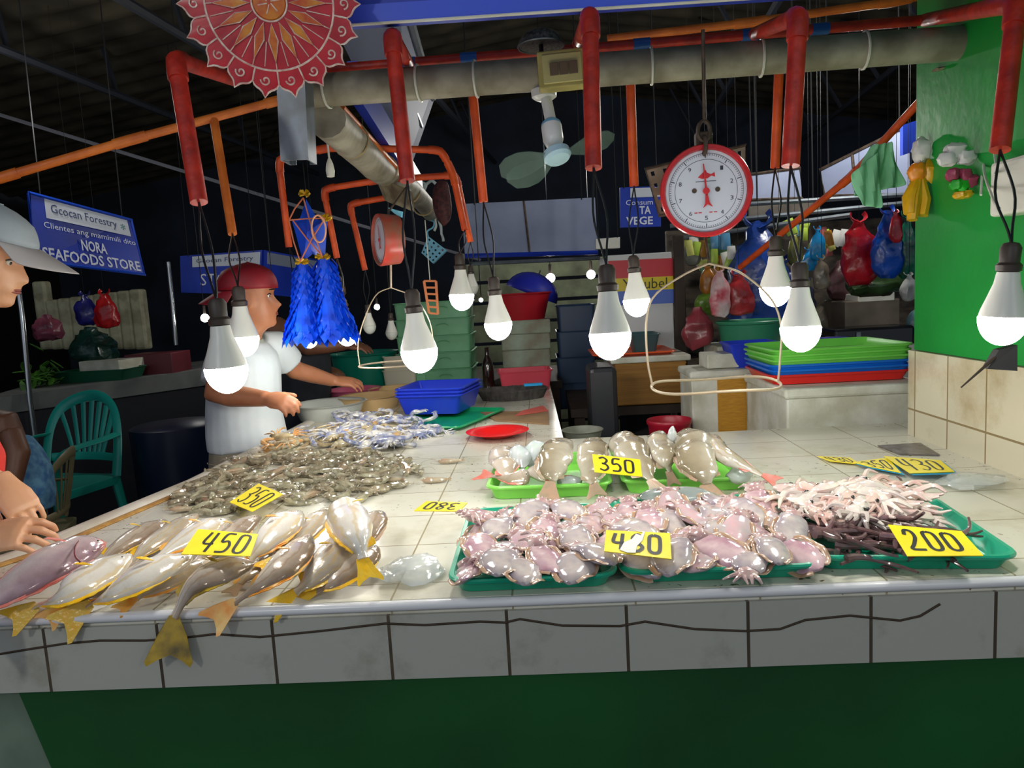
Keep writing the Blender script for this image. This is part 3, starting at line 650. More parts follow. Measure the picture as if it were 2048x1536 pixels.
for i in range(NS):
    a = 2*math.pi*i/NS
    mb.tube([P2(124, a, .0055), P2(138, a, .005), P2(150, a, .002)], 1.9*k, 5)
    a += math.pi/NS; cx_, cy_ = math.sin(a)*144, math.cos(a)*144
    sp_ = []
    for j in range(16):
        th = j/15*2*math.pi*1.15+a*-1; rr_ = 10.5*(1-j/19)
        sp_.append(M @ V(((cx_+math.cos(th)*rr_)*k, (cy_+math.sin(th)*rr_)*k, .0045)))
    mb.tube(sp_, 1.8*k, 5)
mb.build('beaded_outline', tinsel, ln)
mb = MB(); mo = MB()
for i in range(16):
    a = 2*math.pi*i/16; w = .13
    for rr0, rr1, rr2, z in ((38, 70, 110, .013),):
        pts = [P2(rr0, a, z), P2(rr1, a+w, z-.002), P2(rr2, a, z-.004), P2(rr1, a-w, z-.002)]
        mb.slab(pts, Fd*.0012); mo.tube([p+Fd*.001 for p in pts], 1.5*k, 5, close=True)
    mo.tube([P2(72, a+math.pi/16, .0105), P2(118, a+math.pi/16, .007)], 1.1*k, 5)
    mo.tube([P2(110, a, .0095), P2(122, a, .0065)], 1.2*k, 5)
mb.build('petals', orc, ln, smooth=False)
mb = MB(); mb.lathe([(32*k, .012), (30*k, .016), (.001, .018)], 32, M); mb.build('centre_disc', orc, ln)
mo.tube([P2(34, 2*math.pi*i/36, .013) for i in range(36)], 1.9*k, 6, close=True)
for i in range(6): mo.tube([P2(4, i*1.047, .018), P2(22, i*1.047+.3, .0165)], 1.3*k, 5)
mo.build('petal_outline', tinsel, ln)
mb = MB(); mb.tube([P2(150, 0, -.005), P2(150, 0, -.005)+V((0, .06, .3))], .0015, 5); mb.build('hanging_string', tie, ln)

# ---------------------------------------------------------------- blue star with two foil tassels
YB_ = .7
c = Wy(622, 460, YB_); k = (c-CAM).dot(fw)/FPX
foil = pm('blue_foil', (14, 84, 240), .22, n=30, col2=(6, 52, 190), bump=.5, bs=40, coat=.5)
bpl = pm('blue_film', (40, 92, 230), .25, n=8, col2=(30, 70, 200), bump=.2, bs=20)
gold = pm('gold_tinsel', (225, 185, 30), .3, .3, n=60, col2=(150, 110, 10))
bs_ = thing('blue_star', c, 'blue foil star lantern hanging behind the steel channel, above two blue tassels', 'lantern')
def F2(x, y, z=0): return Wy(x, y, YB_)+V((0, -z, 0))
star = [(612, 398), (636, 440), (655, 438), (650, 516), (625, 508), (606, 524), (592, 470), (584, 442), (600, 436)]
ctr = F2(622, 465, .03); bk = F2(622, 465, -.03)
mb = MB(); n = len(star); ps = [F2(*p) for p in star]
mb.add(ps+[ctr, bk], [(i, (i+1) % n, n) for i in range(n)]+[((i+1) % n, i, n+1) for i in range(n)]); mb.build('star_body', bpl, bs_, smooth=False)
mb = MB()
for a, b in (((612, 398), (584, 442)), ((584, 442), (655, 438)), ((612, 398), (650, 516)), ((590, 440), (650, 514)), ((655, 438), (606, 524)), ((584, 442), (606, 524))):
    mb.tube([F2(*a, .022), F2((a[0]+b[0])/2, (a[1]+b[1])/2, .032), F2(*b, .022)], .0018, 5)
mb.build('frame_stick', pm('bamboo_stick', (200, 110, 70), .5), bs_)
mb = MB(); cc = F2(646, 460, .036); mb.tube([cc+V((math.cos(a)*14*k, 0, math.sin(a)*26*k)) for a in [i*math.pi/10 for i in range(20)]], .0024, 5, close=True); mb.build('string_loop', pm('peach_string', (235, 170, 130), .6), bs_)
for x, y in ((612, 390), (655, 438)):
    mb = MB()
    for i in range(14):
        a = random.random()*6.28; e = F2(x+math.cos(a)*11, y+math.sin(a)*7-2, .01+random.random()*.01); mb.tube([F2(x, y, .01), e], [.002, .0035], 4)
    mb.build('gold_tuft', gold, bs_)
mb = MB(); mb.tube([F2(612, 392), Wy(606, 325, .72)], .0016, 5); mb.build('hanging_string', blk, bs_)
for side, (x0, y0, x1, y1, w0, w1, lab) in enumerate(((606, 528, 612, 682, 18, 40, 'left blue foil tassel hanging under the blue star'), (648, 518, 668, 678, 20, 42, 'right blue foil tassel hanging under the blue star'))):
    A = F2(x0, y0); t = thing('foil_tassel', A, lab, 'tassel', None)
    mb = MB()
    for i in range(150):
        v = (i/150)**.9; r_ = (w0+(w1-w0)*v**1.6)*k
        if v > .68: r_ *= 1.1
        a = i*2.39996; q = F2(x0+(x1-x0)*v, y0+(y1-y0)*v*.86)
        o = V((math.cos(a), math.sin(a)*.55, 0)); L = (.03 if v < .68 else .052)
        d = (o*.5+V((0, 0, -1))).normalized(); s_ = V((-math.sin(a), math.cos(a), 0)); hw = .009 if v < .68 else .015
        p = q+o*r_*.78
        mb.add([p-s_*hw*.6, p+s_*hw*.6, p+d*L*.6+s_*hw+o*.004, p+d*L+V((0, 0, 0)), p+d*L*.6-s_*hw+o*.004], [(0, 1, 2, 3, 4)])
    mb.tube([F2(x0, y0), F2((x0+x1)/2, (y0+y1)/2), F2(x1, y1-20)], [w0*.6*k, w0*.9*k, w1*.7*k], 12)
    mb.build('foil_ruffles', foil, t, smooth=False)
    mb = MB()
    for i in range(16):
        a = random.random()*6.28; mb.tube([F2(x0, y0-4, .01), F2(x0+math.cos(a)*15, y0-5+math.sin(a)*6, .014)], [.002, .0035], 4)
    mb.build('gold_tuft', gold, t)
    mb = MB(); mb.tube([F2(x0, y0), F2(*((606, 522) if side == 0 else (648, 512)))], .002, 5); mb.build('hanging_string', blk, t)

# ---------------------------------------------------------------- stuff hanging at the side pipe end
YE = E1.y-.03
t = thing('soap_basket', Wy(868, 460, YE), 'light blue perforated plastic basket tilted below the end of the crooked pipe', 'basket')
q = [Wy(848, 500, YE), Wy(872, 524, YE), Wy(892, 500, YE), Wy(858, 472, YE)]
lb = pm('light_blue_plastic', (120, 196, 226), .35)
mb = MB(); nx_, ny_ = 4, 4; n_ = qn(q)
q = [Wy(843, 505, YE), Wy(866, 526, YE), Wy(893, 500, YE), Wy(856, 472, YE)]
for i in range(nx_):
    for j in range(ny_):
        o4 = [(i/4, j/4), ((i+1)/4, j/4), ((i+1)/4, (j+1)/4), (i/4, (j+1)/4)]; i4 = [(i/4+.125+.05*a, j/4+.125+.05*b) for a, b in ((-1, -1), (1, -1), (1, 1), (-1, 1))]
        P_ = [bil(q, *p) for p in o4+i4]; mb.add(P_+[p+V((0, .004, 0)) for p in P_], [(0, 1, 5, 4), (1, 2, 6, 5), (2, 3, 7, 6), (3, 0, 4, 7), (4, 5, 13, 12), (5, 6, 14, 13), (6, 7, 15, 14), (7, 4, 12, 15)])
mb.slab([q[0], q[3], q[3]+V((-.01, .05, 0)), q[0]+V((-.01, .05, 0))], (0, 0, -.003)); mb.slab([q[0], q[1], q[1]+V((0, .05, 0)), q[0]+V((0, .05, 0))], (0, 0, -.003)); mb.slab([q[1], q[2], q[2]+V((0, .05, 0)), q[1]+V((0, .05, 0))], (0.003, 0, 0))
mb.build('basket_body', lb, t, smooth=False)
mb = MB(); mb.tube(catmull([Wy(856, 474, YE), Wy(855, 462, YE), Wy(866, 455, YE), Wy(868, 444, YE), Wy(860, 440, YE)], 14), .005, 8); mb.build('hook', lb, t)
rag = pm('grimy_rag', (140, 132, 108), .85, n=12, col2=(88, 74, 56), bump=.6, bs=30)
def cloth(name, label, cat, pts, mat, th=.004, warp=.004, seed=1):
    """a soft sheet: rows of points (each row a list of 3-D points)"""
    m, n_ = len(pts), len(pts[0]); vs = [p for r_ in pts for p in r_]; mb = MB()
    mb.add(vs, [(i*n_+j, i*n_+j+1, (i+1)*n_+j+1, (i+1)*n_+j) for i in range(m-1) for j in range(n_-1)]); mb.warp(warp, 14, seed)
    o = mb.build(name, mat, None); s = o.modifiers.new('s', 'SOLIDIFY'); s.thickness = th; b = o.modifiers.new('u', 'SUBSURF'); b.levels = 1; b.render_levels = 1
    return tag(o, label, cat)
def sheet(corn, m, n_, fold=.0, nf=3, dy=V((0, 1, 0))):
    return [[bil(corn, j/(n_-1), 1-i/(m-1))+dy*fold*math.sin(j/(n_-1)*nf*6.28+i*.5) for j in range(n_)] for i in range(m)]
cloth('rag', 'brown rag tucked under the crooked pipe above the red scale', 'rag', sheet([Wy(770, 400, 1.75), Wy(830, 425, 1.75), Wy(822, 380, 1.7), Wy(748, 350, 1.65)], 8, 8, .015), rag, seed=3)
cloth('rag', 'pale blue rag tied above the red scale', 'rag', sheet([Wy(788, 424, 1.7), Wy(806, 436, 1.7), Wy(808, 422, 1.68), Wy(775, 414, 1.66)], 6, 6, .006), lb, seed=5)
t = thing('knotted_bag', Wy(845, 385, YE), 'bundle of knotted white plastic strips at the end of the crooked pipe', 'bag')
mb = MB()
for p in ([(838, 400), (845, 378), (862, 362), (873, 368)], [(873, 365), (870, 390), (862, 412)], [(842, 392), (852, 372), (846, 366)], [(868, 428), (878, 440), (884, 470), (886, 482)], [(866, 430), (872, 450), (868, 462)]):
    mb.tube(catmull([Wy(x, y, YE) for x, y in p], 12), .008, 8)
mb.warp(.006, 25, 3); mb.build('strips', pm('white_film', (205, 215, 212), .3, n=10, col2=(160, 175, 175)), t)
t = thing('mesh_bag', Wy(885, 400, 2.3), 'dark maroon mesh bag of small things beside the orange frames', 'bag')
mb = MB(); mb.ell(Wy(886, 405, 2.3), (.045, .045, .10), nu=14, nv=12, nz=.25); mb.build('bag', pm('maroon_mesh', (96, 46, 44), .7, n=60, col2=(40, 22, 26), bump=.6, bs=80), t)
t = thing('clip_strip', Wy(862, 595, 2.0), 'orange plastic ladder-like strip hanging left of the lamp over the green crates', 'strip')
q = [Wy(858, 626, 2.0), Wy(876, 628, 2.0), Wy(872, 562, 2.0), Wy(848, 562, 2.0)]; mb = MB()
mb.tube([q[0], q[3]], .006, 6); mb.tube([q[1], q[2]], .006, 6)
for i in range(6): mb.tube([bil(q, 0, i/5), bil(q, 1, i/5)], .005, 6)
mb.build('strip_frame', pm('faded_orange', (214, 130, 84), .5), t)
mb = MB(); mb.tube([bil(q, .5, 1), Wy(850, 440, 2.0)], .002, 5); mb.build('string', tie, t)
t = thing('string_tester', Wy(657, 330, 1.0), 'small white plug hanging on a cord beside the steel channel', 'plug')
mb = MB(); c_ = Wy(660, 335, 1.0); mb.lathe([(.004, .025), (.010, .01), (.013, -.01), (.011, -.026), (.002, -.028)], 12, Matrix.Translation(c_)); mb.build('plug_body', white_pl, t)
mb = MB(); mb.tube([c_+V((0, 0, .022)), Wy(652, 262, 1.0)], .003, 6); mb.build('cord', tie, t)

# ---------------------------------------------------------------- signs and boards behind
def board(name, label, px, ys, mat, th=.03, frame=None, cat='sign'):
    if not isinstance(ys, (tuple, list)): ys = (ys,)*4
    Q = [Wy(*p, y) for p, y in zip(px, ys)]     # A lower left, B lower right, C upper right, D upper left
    t = thing(name, Q[0], label, cat); n_ = qn(Q); mb = MB(); mb.slab([p-n_*th for p in Q], n_*th); mb.build('panel', mat, t, smooth=False)
    mb = MB()
    for u_ in (.1, .9):
        p_ = bil(Q, u_, .97); mb.tube([p_, V((p_.x, p_.y+.05, roofz(p_.x)))], .004, 5)
    if Q[0].y > 2.8: mb.build('hanging_wire', dark, t)
    if frame: mb = MB(); mb.tube(Q, frame[0], 6, close=True); mb.build('frame', frame[1], t)
    return t, Q
def sub(Q, a, b, c_, d): return [bil(Q, a, b), bil(Q, c_, b), bil(Q, c_, d), bil(Q, a, d)]
def strip(Q, box, mat, t, name, lift=.002):
    q = sub(Q, *box); n_ = qn(q); mb = MB(); mb.slab(q, n_*lift); mb.build(name, mat, t, smooth=False); return [p+n_*lift for p in q]
pale = pm('sign_strip_white', (205, 212, 225), .5)
t, Q = board('store_sign', 'blue store sign reading NORA SEAFOODS STORE behind the visored cap', ((72, 522), (290, 549), (262, 440), (58, 385)), (3.4, 4.0, 4.0, 3.4), blue_sign, frame=(.012, pm('blue_edge', (20, 70, 190), .4)))
s = strip(Q, (.13, .68, .95, .97), pale, t, 'header_strip'); text_on(s, 'Gcocan Forestry', (.06, .2, .84, .8), 'header_lettering', pm('navy_letter', (40, 56, 110), .5), t); text_on(s, '*', (.89, .3, .95, .7), 'header_emblem', pm('teal_mark', (20, 130, 120), .5), t)
text_on(Q, 'Clientes ang mamimili dito', (.1, .5, .98, .62), 'lettering', letter, t); text_on(Q, 'NORA', (.42, .27, .66, .45), 'lettering', letter, t, off=.02); text_on(Q, 'SEAFOODS STORE', (.06, .05, .97, .23), 'lettering', letter, t, off=.02)
t, Q = board('store_sign', 'dim blue store sign behind the vendor in the maroon cap', ((362, 585), (520, 590), (524, 500), (360, 512)), (5.2, 5.2, 5.2, 5.2), blue_sign)
s = strip(Q, (.15, .68, .98, .96), pale, t, 'header_strip'); text_on(s, 'Gcocan Forestry', (.06, .25, .9, .75), 'header_lettering', MATS['navy_letter'], t); text_on(Q, 'STORE', (.25, .2, .8, .5), 'lettering', letter, t)
t, Q = board('store_sign', 'dim blue sign side between maroon cap and blue tassels', ((528, 588), (640, 600), (640, 520), (528, 500)), (5.2, 5.8, 5.8, 5.2), blue_sign); strip(Q, (.05, .7, .98, .96), pm('dim_strip', (120, 130, 150), .5), t, 'header_strip')
t, Q = board('store_sign', 'blue sign reading TA VEGE just left of the big scale', ((1241, 455), (1322, 453), (1322, 372), (1240, 375)), 3.0, blue_sign)
s = strip(Q, (.25, .74, .98, .97), pale, t, 'header_strip'); text_on(Q, 'Consum', (.14, .55, .8, .68), 'lettering', letter, t); text_on(Q, 'TA', (.47, .32, .75, .52), 'lettering', letter, t, off=.02); text_on(Q, 'VEGE', (.14, .06, .8, .26), 'lettering', letter, t, off=.02)
t, Q = board('pale_awning_panel', 'long pale grey panel with a centre seam behind the fan', ((930, 512), (1196, 505), (1190, 395), (922, 408)), 3.6, pale_board, cat='panel')
mb = MB(); mb.tube([bil(Q, .49, 0), bil(Q, .47, 1)], .008, 6); mb.build('seam', rusty, t); mb = MB(); mb.tube([Q[0], Q[1]], .016, 6); mb.build('lower_rail', blue_sign, t)
t, Q = board('pale_awning_panel', 'slanting pale grey panel beside the green wall', ((1650, 392), (1822, 388), (1818, 250), (1640, 340)), (3.2, 2.9, 2.9, 3.2), pale_board, frame=(.01, rusty), cat='panel')
mb = MB(); mb.tube([bil(Q, .38, 0), bil(Q, .38, 1)], .008, 6); mb.build('seam', rusty, t)
t, Q = board('pale_awning_panel', 'small pale panel between the scale and the second red conduit', ((1498, 400), (1605, 396), (1600, 336), (1492, 350)), 3.2, pale_board, frame=(.01, rusty), cat='panel')
t, Q = board('cardboard_sheet', 'brownish board strip under the slanting pale panels right of the scale', ((1500, 432), (1640, 428), (1640, 402), (1500, 406)), 3.1, pm('grey_brown_board', (110, 104, 96), .7, n=8, col2=(80, 72, 64)), cat='board')
t, Q = board('blue_sign', 'narrow blue panel edge beside the green wall', ((1806, 310), (1836, 300), (1836, 240), (1806, 250)), 2.6, blue_sign, cat='panel')
t, Q = board('paper_box', 'white paper box on the ledge left of the blue TA VEGE sign', ((1192, 498), (1240, 496), (1240, 474), (1192, 478)), 3.4, white_pl, th=.08, cat='box')
for i, (p, q_) in enumerate((((1340, 452), (1836, 404)), ((1330, 418), (1836, 388)), ((1350, 478), (1700, 430)), ((940, 528), (1200, 516)))):
    mb = MB(); mb.tube([Wy(*p, 2.9 if i < 3 else 3.5), Wy(*q_, 2.7 if i < 3 else 3.5)], .012, 8); tag(mb.build('ceiling_rod', steel, None), ['galvanised rod passing behind the big scale, lowest at left', 'upper galvanised rod behind the mint cloth', 'third galvanised rod above the big blue bag', 'thin steel rod under the long pale panel'][i], 'rod')
# ---------------------------------------------------------------- goods behind the counter
def fbox(name, label, cat, x0, x1, yt, yb, Y, dep, mat, z0=None, rot=0, bevel=.006, skew=0):
    """closed box whose front face stands at depth Y"""
    ym = (yt+yb)/2; xm = (x0+x1)/2
    a, b = Wy(x0, ym, Y).x, Wy(x1, ym, Y).x; zt = Wy(xm, yt, Y).z; zb = Wy(xm, yb, Y).z if z0 is None else z0
    M = Matrix.Rotation(R(rot), 3, 'Z'); c = V(((a+b)/2, Y, (zt+zb)/2))+M @ V((0, dep/2, 0))
    t = thing(name, (c.x, c.y, zb), label, cat); mb = MB(); mb.box(c, (b-a, dep, zt-zb), M); mb.build('body', mat, t, smooth=False, bevel=bevel)
    t['_s'] = (c.x, c.y, zb, zt, b-a, dep, R(rot)); return t, c, b-a, zt, zb, M
def otray(name, label, cat, x0, x1, yt, yb, Y, dep, mat, rot=0, r=.02, rim=.006, taper=.88, z0=None, group=None):
    """open tub or tray, near rim at depth Y"""
    a, b = Wy(x0, yt, Y).x, Wy(x1, yt, Y).x; zt = Wy((x0+x1)/2, yt, Y).z; zb = Wy((x0+x1)/2, yb, Y).z if z0 is None else z0
    c = V(((a+b)/2, Y+dep/2, zb)); mb = traymb(MT(c, R(rot)), b-a-2*rim, dep, max(zt-zb, .012), r, rim, taper)
    return tag(mb.build(name, mat, None), label, cat, group)
def basin(name, label, cat, cx, rimy, wpx, boty, Y, mat, z0=None, taper=.7, grp=None, tilt=None, n=32):
    c = Wy(cx, rimy, Y); kk = (c-CAM).dot(fw)/FPX; r = wpx/2*kk; zt = c.z; zb = Wy(cx, boty, Y).z if z0 is None else z0; h = max(zt-zb, .02)
    M = Matrix.Translation((c.x, c.y, zb))
    if tilt: M = Matrix.Translation((c.x, c.y, zb)) @ tilt
    mb = MB(); mb.lathe([(.001, 0), (r*taper, 0), (r*.93, h*.93), (r*.99, h*.95), (r, h*.985), (r*.97, h), (r*.93, h*.98), (r*.9, h*.9), (r*taper*.97, .006), (.001, .005)], n, M)
    return tag(mb.build(name, mat, None), label, cat, grp)
def slabstand(name, x0, x1, y0, y1, z, label, mat):
    t = thing(name, ((x0+x1)/2, (y0+y1)/2, 0), label, 'bench'); mb = MB(); mb.box(((x0+x1)/2, (y0+y1)/2, z-.02), (x1-x0, y1-y0, .04)); mb.build('top', mat, t, smooth=False)
    for sx in (x0+.04, x1-.04):
        for sy in (y0+.04, y1-.04): mb = MB(); mb.box((sx, sy, (z-.04)/2), (.05, .05, z-.04)); mb.build('leg', mat, t, smooth=False)
    return t
wood = pm('dark_wood', (62, 48, 38), .7, n=8, col2=(40, 30, 24))
slabstand('rear_bench', -1.15, .10, 2.86, 3.75, .852, 'dark low bench carrying the mint crates and basins behind the counter', wood)
slabstand('low_bench', .40, 1.75, 1.3, 2.1, .5, 'low wooden bench behind the counter under the foam boxes', wood)
slabstand('side_bench', .12, 1.7, 2.3, 3.3, .78, 'dark bench behind the foam boxes under tubs and bags', wood)
# foam boxes at right
tape = pm('tan_tape', (205, 150, 50), .35, n=30, col2=(180, 126, 36), aniso=(1, 1, 8))
t, c, W, zt, zb, M = fbox('foam_box', 'large white foam box behind the counter under the stacked colour trays', 'box', 1574, 1850, 786, 868, 1.31, .48, styro, z0=.5)
mb = MB(); mb.box((c.x, c.y, zt+.008), (W+.02, .5, .036), M); mb.build('lid', styro, t, smooth=False, bevel=.01)
t, c, W, zt, zb, M = fbox('foam_box', 'white foam box with a wide tan tape band, left of the tray stack', 'box', 1384, 1560, 752, 868, 1.82, .25, styro, z0=.5)
mb = MB(); mb.box((Wy(1464, 810, 1.82).x, 1.82, c.z), (.115, .006, zt-zb-.01)); mb.build('tape_band', tape, t, smooth=False)
mb = MB(); mb.box((c.x, c.y, zt+.012), (W+.015, .27, .03)); mb.build('lid', styro, t, smooth=False, bevel=.01)
fbox('foam_slab', 'small white foam slab on the taped foam box', 'lid', 1414, 1480, 708, 726, 1.86, .16, styro, z0=zt+.029)
# tray stack
red_p = pm('red_plastic', (222, 44, 38), .3); blue_p = pm('bright_blue_plastic', (24, 110, 215), .3); lime_p = pm('lime_plastic', (120, 214, 86), .3); royal = pm('royal_blue_plastic', (36, 62, 205), .3); teal_p = pm('teal_plastic', (14, 164, 128), .3)
z = .0; xa, xb = Wy(1545, 755, 1.36).x, Wy(1835, 755, 1.36).x; z = None
zt0 = Wy(1700, 786, 1.31).z+.028
for i, (m, l) in enumerate(((red_p, 'red tray, lowest of the stack on the large foam box'), (blue_p, 'blue tray above the red one, second from the bottom of the stack'), (blue_p, 'blue tray directly under the lime trays in the stack'), (lime_p, 'lime green tray resting on the blue ones in the stack'), (lime_p, 'lime green tray second from the top of the stack'), (lime_p, 'topmost lime green tray of the stack by the tiled wall'))):
    c = V(((xa+xb)/2+.004*(i % 2), 1.36+.2, zt0+i*.0175)); mb = traymb(MT(c, R(-1.5+i*.6)), xb-xa-.02, .36, .034, .03, .008, .94)
    tag(mb.build('stacked_tray', m, None), l, 'tray')
otray('blue_tub', 'royal blue tub tilted beside the lime trays', 'tub', 1458, 1562, 686, 742, 1.84, .18, royal, taper=.72)
# middle right: crate, chest
t, c, W, zt, zb, M = fbox('slatted_crate', 'tan ribbed crate standing behind the price card 350', 'crate', 1232, 1374, 724, 842, 2.32, .4, pm('tan_ribbed_board', (176, 126, 52), .6, n=60, col2=(150, 104, 40), aniso=(.05, 1, 1)), z0=.782)
mb = MB()
for i in range(9): mb.box((c.x, 2.318, zb+.02+i*(zt-zb-.03)/8), (W, .006, .006))
mb.build('ribs', MATS['tan_ribbed_board'], t, smooth=False)
mb = MB(); mb.box((c.x, c.y, zt+.014), (W+.04, .43, .028)); mb.build('foam_lid', styro, t, smooth=False, bevel=.006)
zc_ = zt+.028
t = otray('orange_tray', 'flat orange tray lying on the tan ribbed crate', 'tray', 1185, 1352, 705, 716, 2.34, .36, pm('orange_plastic', (230, 90, 44), .35), z0=zc_)
otray('dark_teal_tub', 'dark grey-green tub on the orange tray', 'tub', 1262, 1322, 668, 700, 2.4, .22, pm('dark_teal', (60, 92, 96), .4), z0=zc_+.004, taper=.75)
zl = Wy(1280, 742, 2.75).z
t, c, W, zt, zb, M = fbox('ice_chest', 'white ice chest with red, yellow and blue bands behind the lamps', 'ice chest', 1216, 1347, 507, 745, 2.72, .4, pm('chest_white', (205, 208, 210), .4), z0=.782)
def band(y0, y1, m, nm):
    q = [Wy(1216, y1, 2.719), Wy(1347, y1-6, 2.719), Wy(1347, y0-6, 2.719), Wy(1216, y0, 2.719)]; mb = MB(); mb.slab(q, (0, -.003, 0)); mb.build(nm, m, t, smooth=False); return [p+V((0, -.003, 0)) for p in q]
band(522, 558, pm('band_red', (200, 50, 62), .4), 'red_band'); q = band(558, 584, pm('band_yellow', (222, 200, 40), .4), 'yellow_band'); band(584, 612, pm('band_blue', (80, 110, 200), .4), 'blue_band')
text_on(q, 'Ysnubel', (.22, .12, .9, .92), 'lettering', pm('dark_ink', (60, 60, 30), .5), t, lift=.002)
for i in range(4):
    otray('dark_blue_crate', ['lowest dark blue crate of the stack right of the foam boxes', 'second lowest dark blue crate in the dim stack right of the foam boxes', 'third dark blue crate up in the dim stack right of the foam boxes', 'topmost dark blue crate of the dim stack right of the foam boxes'][i], 'crate', 1112, 1192, 818-(i+1)*52, 818-i*52, 3.0, .35, pm('dark_blue_plastic', (38, 62, 92), .4), taper=.94)
t, c, W, zt, zb, M = fbox('wooden_post', 'brown wooden post right of the striped ice chest', 'post', 1351, 1372, 470, 740, 2.62, .05, wood, z0=0)
basin('grey_basin', 'grey basin behind the left lime tray', 'basin', 1165, 858, 84, 880, 1.45, pm('grey_basin', (130, 132, 120), .5, n=12, col2=(96, 98, 88)), z0=.78)
slabstand('stool', .09, .36, 1.3, 1.6, .78, 'low stool under the grey basin behind the lime trays', wood)
basin('maroon_basin', 'maroon basin behind the fish trays beside the foam boxes', 'basin', 1338, 838, 90, 868, 1.75, pm('maroon_plastic', (170, 26, 48), .35), z0=.5)
fbox('black_bin', 'dark plastic bin behind the lime trays', 'bin', 1180, 1236, 735, 850, 1.9, .26, pm('black_plastic', (36, 38, 44), .4), z0=0, bevel=.02)
# right stall goods
basin('green_basin', 'large sea-green basin left of the small lime wall bags', 'basin', 1500, 640, 134, 692, 2.45, pm('sea_green', (52, 140, 104), .4), z0=.9)
fbox('foam_box', 'foam box under the sea-green basin', 'box', 1435, 1580, 690, 730, 2.36, .3, styro, z0=.782)
basin('violet_basin', 'violet basin behind the lime trays', 'basin', 1662, 676, 70, 704, 2.3, pm('violet_plastic', (70, 66, 170), .35), z0=.9)
fbox('foam_box', 'long foam box behind the lime trays near the green wall', 'box', 1600, 1836, 694, 740, 2.32, .35, styro, z0=.782)
t, c, W, zt, zb, M = fbox('black_case', 'long black case on the foam box near the green wall', 'case', 1670, 1830, 655, 692, 2.42, .2, pm('glossy_black', (18, 20, 24), .25), z0=.915, bevel=.012)
mb = MB(); mb.box((Wy(1718, 668, 2.41).x, 2.415, zt-.03), (.02, .006, .025)); mb.build('latch', steel, t, smooth=False)
fbox('carton', 'grey-brown carton behind the black case', 'carton', 1690, 1800, 600, 660, 2.8, .3, pm('grey_carton', (118, 108, 96), .7, n=6, col2=(84, 76, 66)), z0=.782)
fbox('paper_stack', 'white papers resting on the grey-brown carton', 'papers', 1716, 1790, 586, 604, 2.8, .2, white_pl)
def bagobj(label, cx, cy, w, h, Y, mat, seed=1, knot=True, group=None, top=None, name='plastic_bag'):
    c = Wy(cx, cy, Y); kk = (c-CAM).dot(fw)/FPX; rx, rz = w/2*kk, h/2*kk
    t = thing(name, c, label, 'bag', group); mb = MB(); rings = []
    for i in range(15):
        v = i/14; s = interp([(0, .5), (.06, .82), (.25, 1), (.55, .96), (.75, .72), (.9, .34), (1, .26)], v)
        rings.append([c+V((math.copysign(abs(math.cos(a))**.7, math.cos(a))*rx*s*(1+.12*noise.noise(V((math.cos(a)*2, v*4, seed)))), math.sin(a)*rx*.6*s*(1+.16*math.sin(a*5+seed+v*3)), -rz+v*2*rz)) for a in [2*math.pi*k_/20 for k_ in range(20)]])
    mb.loft(rings); mb.warp(rx*.2, 22, seed); mb.build('bag_body', mat, t)
    if knot:
        mb = MB(); tp = c+V((0, 0, rz*.9))
        for s in (-1, 1): mb.tube(catmull([tp, tp+V((s*rx*.3, 0, rz*.08)), tp+V((s*rx*.42, .01, rz*.2)), tp+V((s*rx*.34, .02, rz*.3))], 8), [(rx*.2, rx*.06)]*4+[(rx*.14, rx*.05)]*4, 6)
        mb.build('handles', mat, t)
        if Y > 2.2: mb = MB(); mb.tube([tp+V((0, 0, rz*.05)), V((tp.x, tp.y, roofz(tp.x)))], .0012, 4); mb.build('string', dark, t)
    return t
film = lambda n_, c, c2=None: pm(n_, c, .3, n=10, col2=c2 or tuple(x*.7 for x in c), bump=.9, bs=26, coat=.1)
bagobj('big deep blue plastic bag hanging right of the big scale', 1518, 560, 125, 225, 2.7, film('blue_film_bag', (36, 76, 170)), 1)
bagobj('second deep blue plastic bag behind the big one, lower right of it', 1560, 585, 80, 120, 2.9, film('blue_film_dark', (30, 60, 150)), 2)
bagobj('red plastic bag hanging third from the green wall', 1718, 505, 70, 130, 2.5, film('red_film_bag', (190, 24, 40)), 3)
bagobj('bright blue plastic bag hanging between the red and the green ones', 1775, 490, 60, 130, 2.4, film('bright_blue_film', (14, 80, 190)), 4)
bagobj('dark green plastic bag beside the green wall', 1815, 495, 46, 120, 2.5, film('green_film', (10, 110, 84)), 5)
bagobj('small red knotted bag in front of the bright blue bag', 1792, 455, 26, 60, 2.33, film('red_film_small', (200, 30, 46)), 6)
bagobj('cyan plastic bag end hanging right of the second red conduit', 1636, 490, 30, 62, 2.6, film('cyan_film', (20, 150, 220)), 7)
bagobj('small blue cyan bag below the cyan one', 1618, 520, 30, 42, 2.65, film('cyan_film', (20, 150, 220)), 8)
bagobj('red plastic bag low beside the wire hoop', 1478, 590, 60, 80, 2.55, film('red_film_low', (190, 50, 56)), 9)
t = bagobj('white bag with red print hanging inside the wire hoop', 1440, 588, 42, 92, 2.5, film('white_red_film', (225, 220, 220), (200, 40, 70)), 10)
bagobj('yellow orange bag inside the wire hoop at left', 1416, 560, 34, 52, 2.6, film('amber_film', (190, 120, 40)), 11)
bagobj('green produce bag low inside the wire hoop', 1415, 605, 50, 50, 2.6, film('lime_film', (110, 150, 50)), 12, knot=False)
bagobj('pink mesh bag leaning beside the brown post', 1395, 655, 60, 80, 2.5, film('pink_mesh', (170, 70, 80)), 13, knot=False)
bagobj('pale beige bag hanging low beside the second red conduit', 1643, 548, 32, 62, 2.5, film('beige_film', (130, 120, 104)), 14)
